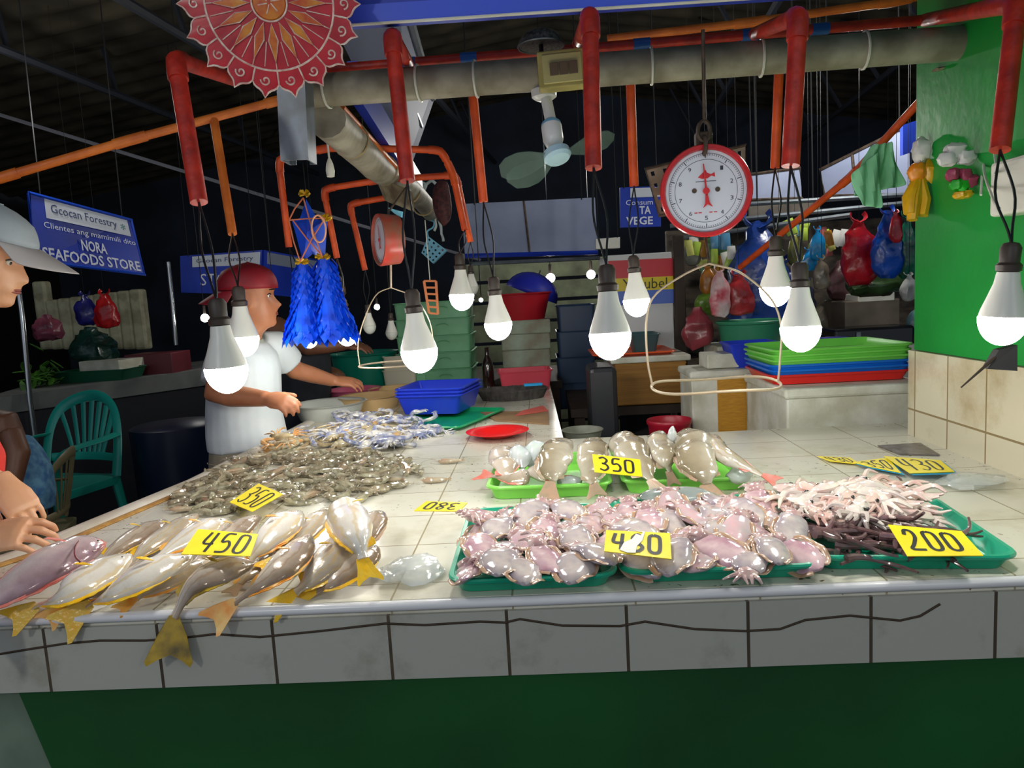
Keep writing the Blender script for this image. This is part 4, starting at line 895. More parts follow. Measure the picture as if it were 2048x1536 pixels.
bagobj('dark green bag below the red one near the green wall', 1752, 565, 110, 46, 2.6, film('dark_mix', (60, 90, 50)), 15, knot=False)
bagobj('white crumpled bag low beside the green wall', 1818, 575, 34, 50, 2.45, film('white_film_b', (190, 192, 190)), 16)
# sachets in rows under the rods
cols = [((220, 220, 120), 'yellow'), ((225, 225, 220), 'white'), ((180, 210, 80), 'lime'), ((210, 120, 120), 'pink'), ((90, 130, 90), 'green'), ((90, 150, 190), 'blue'), ((200, 140, 60), 'amber')]
for i in range(44):
    if i < 24: x = 1372+random.random()*95; y = 478+random.random()*75
    else: x = 1575+random.random()*125; y = 452+random.random()*90
    cc_, nm = random.choice(cols); Y = 2.75+random.random()*.2; q = Wy(x, y, Y); a = random.uniform(-.4, .4)
    m = pm('sachet_'+nm, cc_, .3); mb = MB(); Rm = Matrix.Rotation(a, 3, 'Y'); w_, h_ = random.uniform(.018, .03), random.uniform(.025, .045)
    mb.loft([[q+Rm @ V((math.cos(b)*w_*s, math.sin(b)*.008*s2, z_)) for b in [2*math.pi*k_/10 for k_ in range(10)]] for z_, s, s2 in ((-h_, .95, .1), (-h_*.6, 1, .9), (0, 1, 1.2), (h_*.6, 1, .9), (h_, .95, .1))])
    tag(mb.build('snack_sachet', m, None), 'small snack sachet hung in the crowded rows %s' % ('below the big scale' if i < 24 else 'right of the second red conduit'), 'sachet', 'sachets below the big scale' if i < 24 else 'sachets right of the second red conduit')

# ---------------------------------------------------------------- rear of the left counter arm
mint = pm('mint_crate', (120, 186, 140), .45, n=6, col2=(96, 160, 116), bump=.2)
z0 = .853
lbl = ['lowest', 'second lowest', 'third from the bottom', 'fourth from the bottom', 'second from the top', 'topmost']
for i in range(5):
    x0, x1 = 790, 945
    a, b = Wy(x0, 700, 2.92).x, Wy(x1, 700, 2.92).x; h = .094
    t = thing('mint_crate', ((a+b)/2, 3.1, z0+i*h), 'mint green plastic crate, %s of the stack behind the counter' % (lbl[i] if i < 3 else ['second from the top', 'topmost'][i-3]), 'crate')
    mb = traymb(MT(((a+b)/2, 3.1, z0+i*h)), b-a-.02, .34, h-.001, .015, .008, .97); mb.build('body', mint, t)
    mb = MB(); cx_ = Wy(888, 700, 2.92).x; mb.tube([V((cx_+math.cos(g)*.035, 2.925-.004, z0+i*h+.05+math.sin(g)*.014)) for g in [k_*math.pi/10 for k_ in range(11)]], .003, 5); mb.build('embossed_grip', mint, t); mb = MB(); mb.box((cx_-.14, 2.923, z0+i*h+.05), (.05, .006, .03)); mb.build('embossed_plate', mint, t)
dirty = pm('dirty_foam', (176, 196, 176), .7, n=6, col2=(140, 128, 108), amt=.5, bump=.3)
for i, (yt, yb) in enumerate(((735, 772), (700, 735), (668, 700), (640, 668))):
    fbox('foam_crate', ['lowest', 'second lowest', 'second from the top', 'topmost'][i]+' dirty pale green foam crate of the stack under the red basin', 'crate', 1003+(i % 2)*2, 1101, yt, yb, 3.0, .3, dirty, z0=(.853 if i == 0 else None), bevel=.008)
basin('red_basin', 'wide red basin on top of the dirty foam crates', 'basin', 1040, 586, 128, 640, 3.14, pm('red_basin', (190, 30, 44), .35), taper=.72)
tl = Matrix.Rotation(R(68), 4, 'X') @ Matrix.Rotation(R(-30), 4, 'Y')
c_ = Wy(1062, 572, 3.25); t = thing('blue_umbrella', c_, 'blue fabric umbrella folded low behind the red basin', 'umbrella'); mb = MB(); mb.lathe([(.16*math.cos(a), .13*math.sin(a)) for a in [i*math.pi/2/7 for i in range(8)]], 8, Matrix.Translation(c_+V((0, 0, -.05))) @ Matrix.Rotation(R(24), 4, 'Y')); mb.build('canopy', pm('umbrella_blue', (40, 50, 190), .5), t, auto=False)
mb = MB(); mb.tube([c_+V((0, 0, -.05)), c_+V((.06, .05, .09))], .004, 6); mb.build('shaft', steel, t)
otray('rose_crate', 'rose red shallow crate in front of the dirty foam crates', 'crate', 992, 1103, 742, 772, 2.5, .2, pm('rose_plastic', (214, 74, 92), .35), rot=5, z0=.852)
c_ = Wz(978, 778, ZC); t = thing('glass_bottle', (c_.x, c_.y, ZC), 'dark brown glass bottle left of the rose crate', 'bottle'); mb = MB(); mb.lathe([(.001, 0), (.03, .001), (.031, .01), (.031, .12), (.024, .15), (.012, .175), (.011, .215), (.013, .22), (.001, .221)], 18, Matrix.Translation(t.location)); mb.build('glass', pm('brown_glass', (34, 20, 16), .1, coat=.5), t)
# black fibrous basket
c_ = Wz(1025, 800, ZC); mb = MB(); M_ = Matrix.Translation((c_.x, c_.y+.05, ZC)) @ Matrix.Diagonal((1.25, .8, 1, 1)); mb.lathe([(.001, 0), (.115, 0), (.135, .045), (.13, .05), (.12, .046), (.1, .012), (.001, .01)], 40, M_); mb.warp(.004, 40)
tag(mb.build('black_basket', pm('black_fibre', (44, 42, 42), .8, n=50, col2=(90, 86, 82), amt=.3, bump=.8, bs=70, aniso=(1, 1, .2)), None), 'shallow black fibrous basket at the counter corner', 'basket')
c_ = Wy(1066, 769, c_.y-.02); mb = MB(); mb.box(c_, (.085, .03, .012), Matrix.Rotation(R(6), 3, 'Z')); tag(mb.build('soap_tray', pm('sky_blue_plastic', (30, 160, 226), .3), None, smooth=False, bevel=.003), 'small sky blue plastic tray on the black basket', 'tray')
# green tray + blue tubs
c_, sx, sy, a_ = pxrect((800, 850), (945, 852), (985, 816), (840, 814), ZC+.018)
mb = traymb(MT((c_.x, c_.y, ZC), a_), sx, sy, .018, .03, .007, .93); tag(mb.build('green_tray', pm('green_tray', (20, 160, 100), .3), None), 'flat green tray under the royal blue tubs', 'tray')
c_, sx, sy, a_ = pxrect((812, 842), (946, 840), (946, 806), (825, 808), ZC+.01)
for i, l in enumerate(('lowest royal blue tub of the nested stack on the green tray', 'middle royal blue tub of the nested stack', 'topmost royal blue tub of the nested stack')):
    mb = traymb(MT((c_.x, c_.y-.0, ZC+.019+i*.014), a_+R(1.2*i)), sx*.97, sy*.62, .082, .02, .008, .84, th=.004); tag(mb.build('blue_tub', royal, None), l, 'tub')
# plate, cardboard, basins
c_ = Wz(995, 868, ZC+.01); mb = MB(); mb.lathe([(.001, .0), (.05, 0), (.075, .012), (.108, .020), (.110, .022), (.107, .023), (.075, .017), (.048, .005), (.001, .004)], 40, Matrix.Translation((c_.x, c_.y, ZC+.001))); tag(mb.build('red_plate', pm('red_plate', (232, 30, 30), .25), None), 'round bright red plastic plate on the white tiles', 'plate')
def flat(name, label, cat, px, z, th, mat):
    mb = MB(); mb.slab([Wz(*p, z) for p in px], (0, 0, th)); return tag(mb.build(name, mat, None, smooth=False), label, cat)
flat('cardboard_sheet', 'brown cardboard sheet on the counter behind the red plate', 'cardboard', [(990, 842), (1098, 850), (1096, 822), (960, 826)], ZC+.001, .004, pm('brown_card', (160, 128, 92), .8, n=8, col2=(128, 100, 72)))
flat('red_strip', 'faded red flat strip on the cardboard behind the red plate', 'strip', [(1030, 832), (1096, 822), (1086, 812), (1046, 822)], ZC+.006, .003, pm('faded_red', (206, 96, 84), .6))
tanp = pm('tan_plastic', (214, 180, 128), .4)
basin('white_basin', 'white enamel basin at the counter edge beside the vendor in white', 'basin', 658, 804, 148, 862, 1.98, pm('white_enamel', (200, 204, 198), .25), z0=ZC, taper=.78)
basin('tan_basin', 'tan basin between the white basin and the royal blue tubs', 'basin', 738, 790, 128, 830, 2.2, tanp, z0=ZC, taper=.82)
basin('tan_basin', 'tan basin further back, behind the royal blue tubs', 'basin', 800, 775, 130, 800, 2.48, tanp, z0=ZC, taper=.75)
basin('pink_basin', 'pink basin under the reaching hand of the vendor in white', 'basin', 708, 777, 110, 800, 2.52, pm('pink_plastic', (206, 96, 130), .4), z0=ZC, taper=.8)
basin('teal_basin', 'large teal basin behind the reaching hand', 'basin', 728, 704, 140, 768, 3.05, pm('deep_teal', (0, 122, 100), .35), z0=.853, taper=.82)
for i in range(3):
    otray('white_container', ['lowest', 'middle', 'topmost'][i]+' off-white food container left of the mint crates', 'container', 762, 832, 758-(i+1)*14-4, 758-i*14, 2.88, .16, pm('off_white', (205, 200, 180), .45), taper=.92, z0=.853+i*.04)
fbox('blue_cloth_roll', 'dull blue cloth bundle between the mint crates and the bottle', 'cloth', 940, 975, 762, 782, 2.7, .12, pm('dull_blue_cloth', (70, 96, 140), .8), z0=ZC, bevel=.015)

# ---------------------------------------------------------------- left stalls in the dark
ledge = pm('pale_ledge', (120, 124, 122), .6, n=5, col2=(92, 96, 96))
Q = [Wy(-40, 835, 3.0), Wy(430, 768, 4.4), Wy(430, 735, 4.4), Wy(-40, 800, 3.0)]
t = thing('stall_counter', (Q[0].x, Q[0].y, 0), 'long pale tiled edge of the dark neighbouring stall counter at left', 'counter')
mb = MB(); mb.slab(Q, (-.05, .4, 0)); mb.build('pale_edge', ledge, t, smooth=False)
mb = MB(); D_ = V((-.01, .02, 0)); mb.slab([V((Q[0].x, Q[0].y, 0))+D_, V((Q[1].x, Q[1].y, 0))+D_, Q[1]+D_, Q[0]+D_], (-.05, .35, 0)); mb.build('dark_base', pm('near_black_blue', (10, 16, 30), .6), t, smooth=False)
zS = Wy(200, 765, 3.7).z
mb = MB(); mb.slab([V((p.x-.03, p.y+.03, zS)) for p in (Q[3], Q[2])]+[V((Q[2].x-.4, Q[2].y+1.2, zS)), V((Q[3].x-.4, Q[3].y+1.2, zS))], (0, 0, -.03)); mb.build('counter_top', ledge, t, smooth=False)
def dim(*a, **k_): return fbox(*a, **k_)
dim('white_tray', 'white foam tray tilted on the dark left stall', 'tray', 150, 245, 722, 742, 3.9, .25, styro, rot=-12)
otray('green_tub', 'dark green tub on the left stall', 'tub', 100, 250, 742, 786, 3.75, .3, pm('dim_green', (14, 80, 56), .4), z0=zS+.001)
c_ = Wy(80, 765, 3.6); mb = MB(); rnd = random.Random(2)
for i in range(60):
    p = V((c_.x+rnd.gauss(0, .045), c_.y+rnd.gauss(0, .06), zS+.01+abs(rnd.gauss(0, .07)))); q = Matrix.Rotation(rnd.uniform(0, 6), 3, 'Z') @ Matrix.Rotation(rnd.uniform(-1, 1), 3, 'Y'); mb.ell(p, (.05, .02, .006), q, 8, 5)
tag(mb.build('leafy_vegetables', pm('leaf_green', (70, 130, 28), .6, n=20, col2=(30, 70, 16)), None), 'heap of leafy green vegetables on the left stall', 'vegetables', kind='stuff')
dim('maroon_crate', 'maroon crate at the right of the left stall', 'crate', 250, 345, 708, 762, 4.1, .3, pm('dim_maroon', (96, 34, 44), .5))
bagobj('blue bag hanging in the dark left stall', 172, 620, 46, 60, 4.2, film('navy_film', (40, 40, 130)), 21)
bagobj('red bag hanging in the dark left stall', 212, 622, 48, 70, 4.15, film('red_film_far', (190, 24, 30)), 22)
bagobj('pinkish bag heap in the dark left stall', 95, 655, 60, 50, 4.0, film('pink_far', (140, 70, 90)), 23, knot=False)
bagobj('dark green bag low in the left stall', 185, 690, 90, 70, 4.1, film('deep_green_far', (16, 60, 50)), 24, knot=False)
for i in range(9):
    x = 70+i*24; t = dim('wall_sack', 'pale sack piled at the back of the left stall', 'sack', x, x+26, 562+(i*37) % 40, 700, 4.7, .1, pm('pale_sack', (176, 176, 150), .8, n=8, col2=(120, 118, 96), bump=.6, bs=20), bevel=.02)[0]; t['group'] = 'pale sacks at the back of the left stall'
for i, (p, q_, l) in enumerate((((44, 630, 3.2), (60, 800, 3.2), 'shiny steel post left of the green chair, above the dark stall'), ((345, 605, 4.3), (352, 690, 4.3), 'short shiny steel post beside the far small lamp'))):
    mb = MB(); a, b = Wy(*p), Wy(*q_); mb.tube([V((b.x, b.y, 0)) if i == 0 else b, b, a, a+V((0, 0, .3))], .016, 10); tag(mb.build('steel_post', pm('chrome_wrap', (180, 184, 188), .15, .9), None), l, 'post')
c_ = Wy(320, 862, 2.9); mb = MB(); mb.lathe([(.001, 0), (.24, 0), (.25, .02), (.26, c_.z-.05), (.26, c_.z), (.24, c_.z+.01), (.001, c_.z+.02)], 28, Matrix.Translation((c_.x, c_.y+.2, 0)))
tag(mb.build('dark_drum', pm('navy_drum', (14, 24, 52), .35), None), 'dark blue drum standing in the dark behind the counter edge', 'drum')

# stall back walls, dim and cluttered
bw = pm('stained_stall_wall', (104, 92, 78), .8, n=7, col2=(50, 44, 38), amt=.7, bump=.6, bs=14, aniso=(1, 1, 2.5))
mb = MB(); a, b = Wy(1340, 700, 3.5), Wy(1850, 700, 3.5); zt = Wy(1500, 452, 3.5).z; mb.slab([(a.x, 3.5, .02), (b.x+.6, 3.5, .02), (b.x+.6, 3.5, zt), (a.x, 3.5, zt)], (0, .05, 0)); struct('trim_9', mb, bw, smooth=False)
mb = MB(); a, b = Wy(930, 600, 5.4), Wy(1230, 600, 5.4); zt = Wy(1050, 520, 5.4).z; zb = 0
for i in range(9): mb.slab([(a.x, 5.4+.004*(i % 2), zt*i/9+.02), (b.x, 5.4, zt*i/9+.02), (b.x, 5.4, zt*(i+1)/9-.01), (a.x, 5.4, zt*(i+1)/9-.01)], (0, .04, 0))
struct('trim_10', mb, pm('green_brown_boards', (96, 104, 80), .8, n=5, col2=(58, 60, 46)), smooth=False)

# more clutter low in the right stall
for x, y, w_, h_, Y, c_, l in ((1385, 500, 34, 60, 2.9, (150, 150, 140), 'greyish bag left under the big scale'), (1405, 690, 70, 50, 2.9, (60, 60, 62), 'dark bag low beside the brown post'), (1600, 590, 60, 110, 3.0, (66, 70, 100), 'dusky blue-grey bag behind the right lamp'),
    (1680, 560, 50, 80, 3.0, (96, 62, 66), 'dusky maroon bag between the beige and red bags'), (1660, 630, 90, 60, 3.1, (110, 104, 92), 'grey-brown sack behind the violet basin'), (1740, 590, 60, 40, 2.9, (150, 84, 50), 'rusty orange bag below the red one'), (1590, 500, 30, 60, 2.9, (150, 150, 70), 'yellow-green bag between blue bags'),
    (1460, 520, 30, 50, 3.0, (90, 120, 90), 'grey-green bag left of the big blue one'), (1835, 640, 40, 60, 2.6, (90, 130, 140), 'pale teal bag low against the green wall')):
    bagobj(l, x, y, w_, h_, Y, film('film_%d_%d' % (x, y), c_), x % 17, knot=(y < 560))
# ---------------------------------------------------------------- seafood
def S3(p): return Wz(p[0], p[1], p[2]) if p[2] is not None else Wy(p[0], p[1], p[3])
def uvmat(name, back, side, belly, stripe=None, rough=.18, mott=None, coat=.5, stripes=0, snout=None):
    """fish skin: v runs round the body from the back (0) over the flank to the belly (.5)"""
    m = bpy.data.materials.new(name); m.use_nodes = True; nt = m.node_tree; N = nt.nodes; L = nt.links; b = N['Principled BSDF']
    uv = N.new('ShaderNodeUVMap'); sp_ = N.new('ShaderNodeSeparateXYZ'); L.new(uv.outputs[0], sp_.inputs[0])
    def mth(op, a, b_=None):
        q = N.new('ShaderNodeMath'); q.operation = op
        for i, x in enumerate((a, b_)):
            if x is None: continue
            if isinstance(x, (int, float)): q.inputs[i].default_value = x
            else: L.new(x, q.inputs[i])
        return q.outputs[0]
    c = mth('COSINE', mth('MULTIPLY', sp_.outputs[1], 2*math.pi)); f = mth('ADD', mth('MULTIPLY', c, -.5), .5)
    tc = N.new('ShaderNodeTexCoord'); nz = N.new('ShaderNodeTexNoise'); nz.inputs['Scale'].default_value = 45; nz.inputs['Detail'].default_value = 3; L.new(tc.outputs['Object'], nz.inputs['Vector'])
    f = mth('ADD', f, mth('MULTIPLY', mth('SUBTRACT', nz.outputs['Fac'], .5), .35))
    cr = N.new('ShaderNodeValToRGB'); e = cr.color_ramp.elements; e[0].position = .05; e[0].color = (*lin(back), 1); e[1].position = .9; e[1].color = (*lin(belly), 1); q = e.new(.42); q.color = (*lin(side), 1)
    L.new(f, cr.inputs[0]); out = cr.outputs[0]
    if stripes:
        s = mth('SINE', mth('MULTIPLY', f, stripes)); mr = N.new('ShaderNodeMapRange'); mr.inputs[1].default_value = .55; mr.inputs[2].default_value = .95; mr.inputs[4].default_value = .5; L.new(s, mr.inputs[0])
        mx = N.new('ShaderNodeMix'); mx.data_type = 'RGBA'; L.new(mr.outputs[0], mx.inputs[0]); L.new(out, mx.inputs[6]); mx.inputs[7].default_value = (*lin(stripe), 1); out = mx.outputs[2]
    if snout:
        mr = N.new('ShaderNodeMapRange'); mr.inputs[1].default_value = .02; mr.inputs[2].default_value = .13; mr.inputs[3].default_value = .9; mr.inputs[4].default_value = 0
        L.new(mth('ADD', sp_.outputs[0], mth('MULTIPLY', mth('SUBTRACT', nz.outputs['Fac'], .5), .12)), mr.inputs[0]); mx = N.new('ShaderNodeMix'); mx.data_type = 'RGBA'; L.new(mr.outputs[0], mx.inputs[0]); L.new(out, mx.inputs[6]); mx.inputs[7].default_value = (*lin(snout), 1); out = mx.outputs[2]
    L.new(out, b.inputs['Base Color']); b.inputs['Roughness'].default_value = rough; b.inputs['Coat Weight'].default_value = coat; b.inputs['Coat Roughness'].default_value = .06
    b.inputs['Metallic'].default_value = .12
    vo = N.new('ShaderNodeTexVoronoi'); vo.inputs['Scale'].default_value = 260; L.new(tc.outputs['Object'], vo.inputs['Vector'])
    bp = N.new('ShaderNodeBump'); bp.inputs['Strength'].default_value = .12; bp.inputs['Distance'].default_value = .001; L.new(vo.outputs['Distance'], bp.inputs['Height']); 
    b2 = N.new('ShaderNodeBump'); b2.inputs['Strength'].default_value = .25; b2.inputs['Distance'].default_value = .004; L.new(nz.outputs['Fac'], b2.inputs['Height']); L.new(bp.outputs[0], b2.inputs['Normal']); L.new(b2.outputs[0], b.inputs['Normal'])
    MATS[name] = m; return m
sk_y = uvmat('emperor_skin', (168, 150, 128), (196, 186, 168), (232, 224, 214), (206, 170, 96), stripes=26)
sk_y2 = uvmat('emperor_skin_dark', (132, 112, 92), (178, 162, 146), (222, 212, 200), (150, 120, 90), stripes=20)
sk_w = uvmat('emperor_belly_skin', (206, 196, 182), (228, 222, 212), (238, 232, 226), (214, 184, 120), stripes=14)
sk_r = uvmat('red_snapper_skin', (134, 104, 112), (190, 164, 168), (228, 214, 210), snout=(232, 116, 92))
sk_g = uvmat('grey_fish_skin', (150, 138, 112), (172, 160, 136), (206, 198, 180), rough=.15)
sk_p = uvmat('pale_fish_skin', (178, 160, 140), (196, 182, 164), (222, 208, 196), rough=.15)
fin_y = pm('yellow_fin', (244, 184, 14), .3, n=40, col2=(232, 196, 70), amt=.5, coat=.4, bump=.4, bs=120)
fin_o = pm('orange_fin', (236, 146, 40), .3, n=40, col2=(240, 196, 110), coat=.4)
fin_k = pm('dusky_yellow_fin', (196, 160, 40), .3, n=30, col2=(104, 88, 44), amt=.5, coat=.4)
fin_p = pm('pink_fin', (166, 152, 126), .3, n=40, col2=(196, 160, 136), coat=.4)
fin_r = pm('coral_fin', (226, 110, 90), .3, n=40, col2=(214, 150, 140), coat=.4)
eye_w = pm('fish_eye', (210, 206, 196), .15, coat=1); eye_b = pm('pupil', (12, 12, 14), .1, coat=1)
PR = {'snap': [(0, .08), (.04, .30), (.09, .5), (.17, .76), (.3, .97), (.42, 1), (.58, .86), (.74, .55), (.88, .3), (1, .24)], 'deep': [(0, .10), (.04, .36), (.1, .6), (.2, .88), (.32, 1), (.48, .92), (.62, .7), (.78, .42), (.9, .25), (1, .27)],
      'slim': [(0, .2), (.05, .5), (.14, .85), (.28, 1), (.5, .85), (.7, .55), (.88, .3), (1, .22)],
      'blunt': [(0, .5), (.05, .8), (.16, 1), (.35, 1), (.55, .85), (.72, .55), (.87, .3), (1, .2)]}
def fish(label, pts, wpx, skin, fin, group=None, flip=1, tail=1.0, prof='deep', thick=.40, nrm=None, tdir=None, name='emperor_fish', pect=True, dors=True, eye=True, dark_tail=None):
    P = catmull([S3(p) for p in pts], 26); mid = P[12]; H = wpx/FPX*(mid-CAM).dot(fw)
    base = V(nrm).normalized() if nrm else (V((0, 0, 1))+(CAM-mid).normalized()*.55).normalized()
    low = min(P, key=lambda p: p.z); t = thing(name, (mid.x, mid.y, mid.z), label, 'fish', group)
    T = [(P[min(i+1, 25)]-P[max(i-1, 0)]).normalized() for i in range(26)]
    fr = []
    for i in range(26):
        n_ = (base-T[i]*base.dot(T[i])).normalized(); b_ = n_.cross(T[i])*flip; fr.append((n_, b_))
    mb = MB(); rings = []; K = 18
    for i in range(26):
        s = i/25; h = interp(PR[prof], s)*H/2; w_ = h*thick*(1.15 if s < .25 else 1)*(1 if s < .7 else 1-.35*(s-.7)/.3)
        if abs(s-.24) < .02: w_ *= 1.05
        if .255 < s < .3: w_ *= .95; 
        n_, b_ = fr[i]
        rings.append([P[i]+b_*(math.cos(2*math.pi*k_/K)*h*(1.0 if math.cos(2*math.pi*k_/K) > 0 else .94))+n_*(math.sin(2*math.pi*k_/K)*w_) for k_ in range(K)])
    mb.loft(rings if flip > 0 else [list(r_) for r_ in rings]); mb.warp(H*.025, 22, wpx)
    if name == 'grey_fish': mb.warp(H*.10, 17, wpx*3); mb.warp(H*.03, 60, wpx)
    mb.build('body', skin, t)
    n_, b_ = fr[25]; d = T[25] if tdir is None else (T[25]*.3+V(tdir)).normalized()
    if tail:
        if tdir is not None:
            cf = d.cross((CAM-P[25]).normalized()).normalized(); cf = cf if cf.dot(b_) > 0 else -cf; b_ = (b_*.25+cf).normalized(); b_ = (b_-d*b_.dot(d)).normalized(); n_ = d.cross(b_).normalized()
        L = H*1.05*tail; mb = MB(); th = n_*.0016; rt_ = H*.12
        for sg in (1, -1):
            mb.slab([P[25]-d*H*.06, P[25]-d*H*.04+b_*rt_*sg, P[25]+d*L*.35+b_*H*.30*tail*sg, P[25]+d*L*.9+b_*H*.50*tail*sg, P[25]+d*L+b_*H*.45*tail*sg, P[25]+d*L*.86+b_*H*.26*tail*sg, P[25]+d*L*.74-b_*H*.01*sg], th*(1 if sg > 0 else .8))
        mb.warp(H*.05, 14, wpx+3); mb.build('tail_fin', dark_tail or fin, t, smooth=False)
    if dors:
        mb = MB(); up_, lo = [], []
        for i in range(7, 22): 
            s = i/25; h = interp(PR[prof], s)*H/2; up_.append(P[i]+fr[i][1]*(h+H*.10*math.sin((i-6)/16*math.pi)*(1 if i % 2 else .72)+T[i].x*0)+T[i]*H*.04); lo.append(P[i]+fr[i][1]*h*.9)
        n0 = fr[14][0]*.0014
        mb.slab(lo+up_[::-1], n0); mb.build('dorsal_fin', fin, t, smooth=False)
        mb = MB(); i0 = 16; a, b2_, c2_ = P[16]-fr[16][1]*interp(PR[prof], .64)*H*.4, P[21]-fr[21][1]*interp(PR[prof], .84)*H*.4, P[20]-fr[20][1]*(interp(PR[prof], .8)*H*.5+H*.14)
        mb.slab([a, b2_, c2_, a.lerp(c2_, .5)-fr[18][1]*H*.04], n0); mb.build('anal_fin', fin, t, smooth=False)
    if pect:
        i = 8; n_, b_ = fr[i]; h = interp(PR[prof], .32)*H/2*thick; o = P[i]+n_*(h*1.0)-b_*H*.12; dd = (T[i]*.8-b_*.45+n_*.12).normalized(); sd = dd.cross(n_).normalized()
        mb = MB(); mb.slab([o, o+dd*H*.16+sd*H*.055+n_*.004, o+dd*H*.33+sd*H*.04+n_*.006, o+dd*H*.42+n_*.006, o+dd*H*.32-sd*H*.04+n_*.006, o+dd*H*.14-sd*H*.05+n_*.004], n_*.0014); mb.build('pectoral_fin', fin, t, smooth=False)
    if eye:
        i = 3; n_, b_ = fr[i]; h = interp(PR[prof], .12)*H/2; o = P[i]+n_*(h*thick*1.0)+b_*h*.3
        q = n_.to_track_quat('Z', 'Y').to_matrix(); mb = MB(); mb.ell(o, (H*.062, H*.062, H*.03), q, 12, 8); e_ = mb.build('eye', eye_w, t); mb = MB(); mb.ell(o+n_*H*.018, (H*.034, H*.034, H*.018), q, 10, 6); mb.build('pupil', eye_b, e_)
    return t
G = None
# --- the emperor fish at the front left (head first, tail last; px, py, height)
Z = ZC
Fy = [
 ('yellow-finned silver fish at far left edge, its tail over the counter rim', [(262, 1108, Z+.06), (190, 1150, Z+.055), (125, 1190, Z+.045), (74, 1212, Z+.02)], 86, sk_w, fin_y, 1, dict(tail=.72, tdir=(-.8, -.5, -.45))),
 ('yellow-finned fish whose bright yellow tail hangs over the rim left of the longest hanging tail', [(385, 1112, Z+.06), (310, 1140, Z+.06), (225, 1185, Z+.04), (180, 1208, Z+.015)], 80, sk_w, fin_y, 1, dict(tail=.95, tdir=(-.85, -.5, -.7))),
 ('fish whose big dusky forked tail hangs lowest over the front rim', [(508, 1125, Z+.055), (440, 1142, Z+.055), (385, 1172, Z+.04), (348, 1235, None, YF-.012)], 76, sk_y2, fin_k, 1, dict(tail=1.2, tdir=(-.05, -.1, -1))),
 ('yellow-tailed fish pointing its single orange-yellow tail blade over the rim, right of the dusky tail', [(618, 1068, Z+.065), (585, 1115, Z+.062), (530, 1160, Z+.045), (470, 1205, Z+.012)], 74, sk_y2, fin_o, 1, dict(tail=.85, tdir=(-.75, -.5, -.55))),
 ('striped fish lying beside the rim, second from the right of the yellow-finned pile', [(692, 1062, Z+.055), (672, 1105, Z+.052), (625, 1155, Z+.03), (590, 1185, Z+.012)], 84, sk_y, fin_y, 1, dict(tail=.7)),
 ('last yellow-finned fish on the right, head up and tail on the rim', [(752, 1092, Z+.045), (722, 1118, Z+.04), (670, 1160, Z+.025), (632, 1182, Z+.01)], 72, sk_y2, fin_y, 1, dict(tail=.7)),
 ('white-bellied fish lying on top, head highest in the pile', [(682, 1008, Z+.10), (698, 1040, Z+.095), (715, 1080, Z+.085), (727, 1118, Z+.06)], 92, sk_w, fin_y, -1, dict(tail=.55, thick=.75)),
 ('dark fish partly hidden behind the white-bellied topmost one', [(762, 1022, Z+.05), (740, 1050, Z+.045), (715, 1090, Z+.03), (700, 1110, Z+.02)], 66, sk_y2, fin_p, 1, dict(tail=.5)),
 ('pale yellow-gilled fish at the pile centre, right of the card 450', [(600, 1022, Z+.085), (565, 1050, Z+.08), (525, 1090, Z+.06), (500, 1118, Z+.04)], 76, sk_w, fin_o, 1, dict(tail=.8)),
 ('silver fish between the white-bellied topmost one and the pale centre one', [(652, 1018, Z+.06), (622, 1052, Z+.06), (575, 1095, Z+.05), (545, 1118, Z+.04)], 60, sk_y, fin_y, 1, dict(tail=.6)),
 ('fish with a bright head just left of and above the card 450', [(452, 1038, Z+.055), (405, 1058, Z+.055), (350, 1092, Z+.04), (310, 1118, Z+.03)], 60, sk_w, fin_o, 1, dict(tail=.6)),
 ('brown-backed fish lying along the left rim above the red-tinged snapper', [(332, 1040, Z+.035), (285, 1066, Z+.035), (232, 1100, Z+.03), (200, 1125, Z+.02)], 58, sk_y2, fin_y, 1, dict(tail=.6)),
 ('long grey-brown fish behind the fish with a bright head', [(395, 1028, Z+.03), (345, 1060, Z+.035), (290, 1100, Z+.03), (262, 1125, Z+.02)], 54, sk_y, fin_y, 1, dict(tail=.6)),
 ('fish tucked under the card 450', [(520, 1030, Z+.035), (470, 1062, Z+.04), (420, 1100, Z+.035), (390, 1125, Z+.03)], 62, sk_y2, fin_o, 1, dict(tail=.8)),
 ('small-headed fish below the card 450 with raised yellow fin', [(420, 1120, Z+.035), (360, 1150, Z+.03), (300, 1180, Z+.02), (272, 1198, Z+.012)], 56, sk_y, fin_o, 1, dict(tail=.7)),
 ('fish lying low under the pale centre fish', [(580, 1085, Z+.03), (545, 1120, Z+.03), (500, 1150, Z+.02), (480, 1168, Z+.012)], 56, sk_y2, fin_p, 1, dict(tail=.6)),
 ('fish lying between the two leftmost hanging tails', [(330, 1112, Z+.03), (255, 1150, Z+.028), (175, 1190, Z+.02), (130, 1206, Z+.014)], 56, sk_y2, fin_o, 1, dict(tail=.85, tdir=(-.3, -.6, -.6))),
]
for l, p, w_, s_, f_, fl, kw in Fy: fish(l, p, w_, s_, f_, 'yellow-finned fish at the front left', fl, **kw)
fish('purplish red snapper with a red snout held at the left corner', [(210, 1086, Z+.075), (160, 1098, Z+.08), (85, 1135, Z+.075), (0, 1192, Z+.05), (-60, 1236, Z+.03)], 104, sk_r, fin_r, None, 1, prof='snap', thick=.42, name='red_snapper')
sn = [q for q in COL.objects if q.name.startswith('red_snapper')][0]
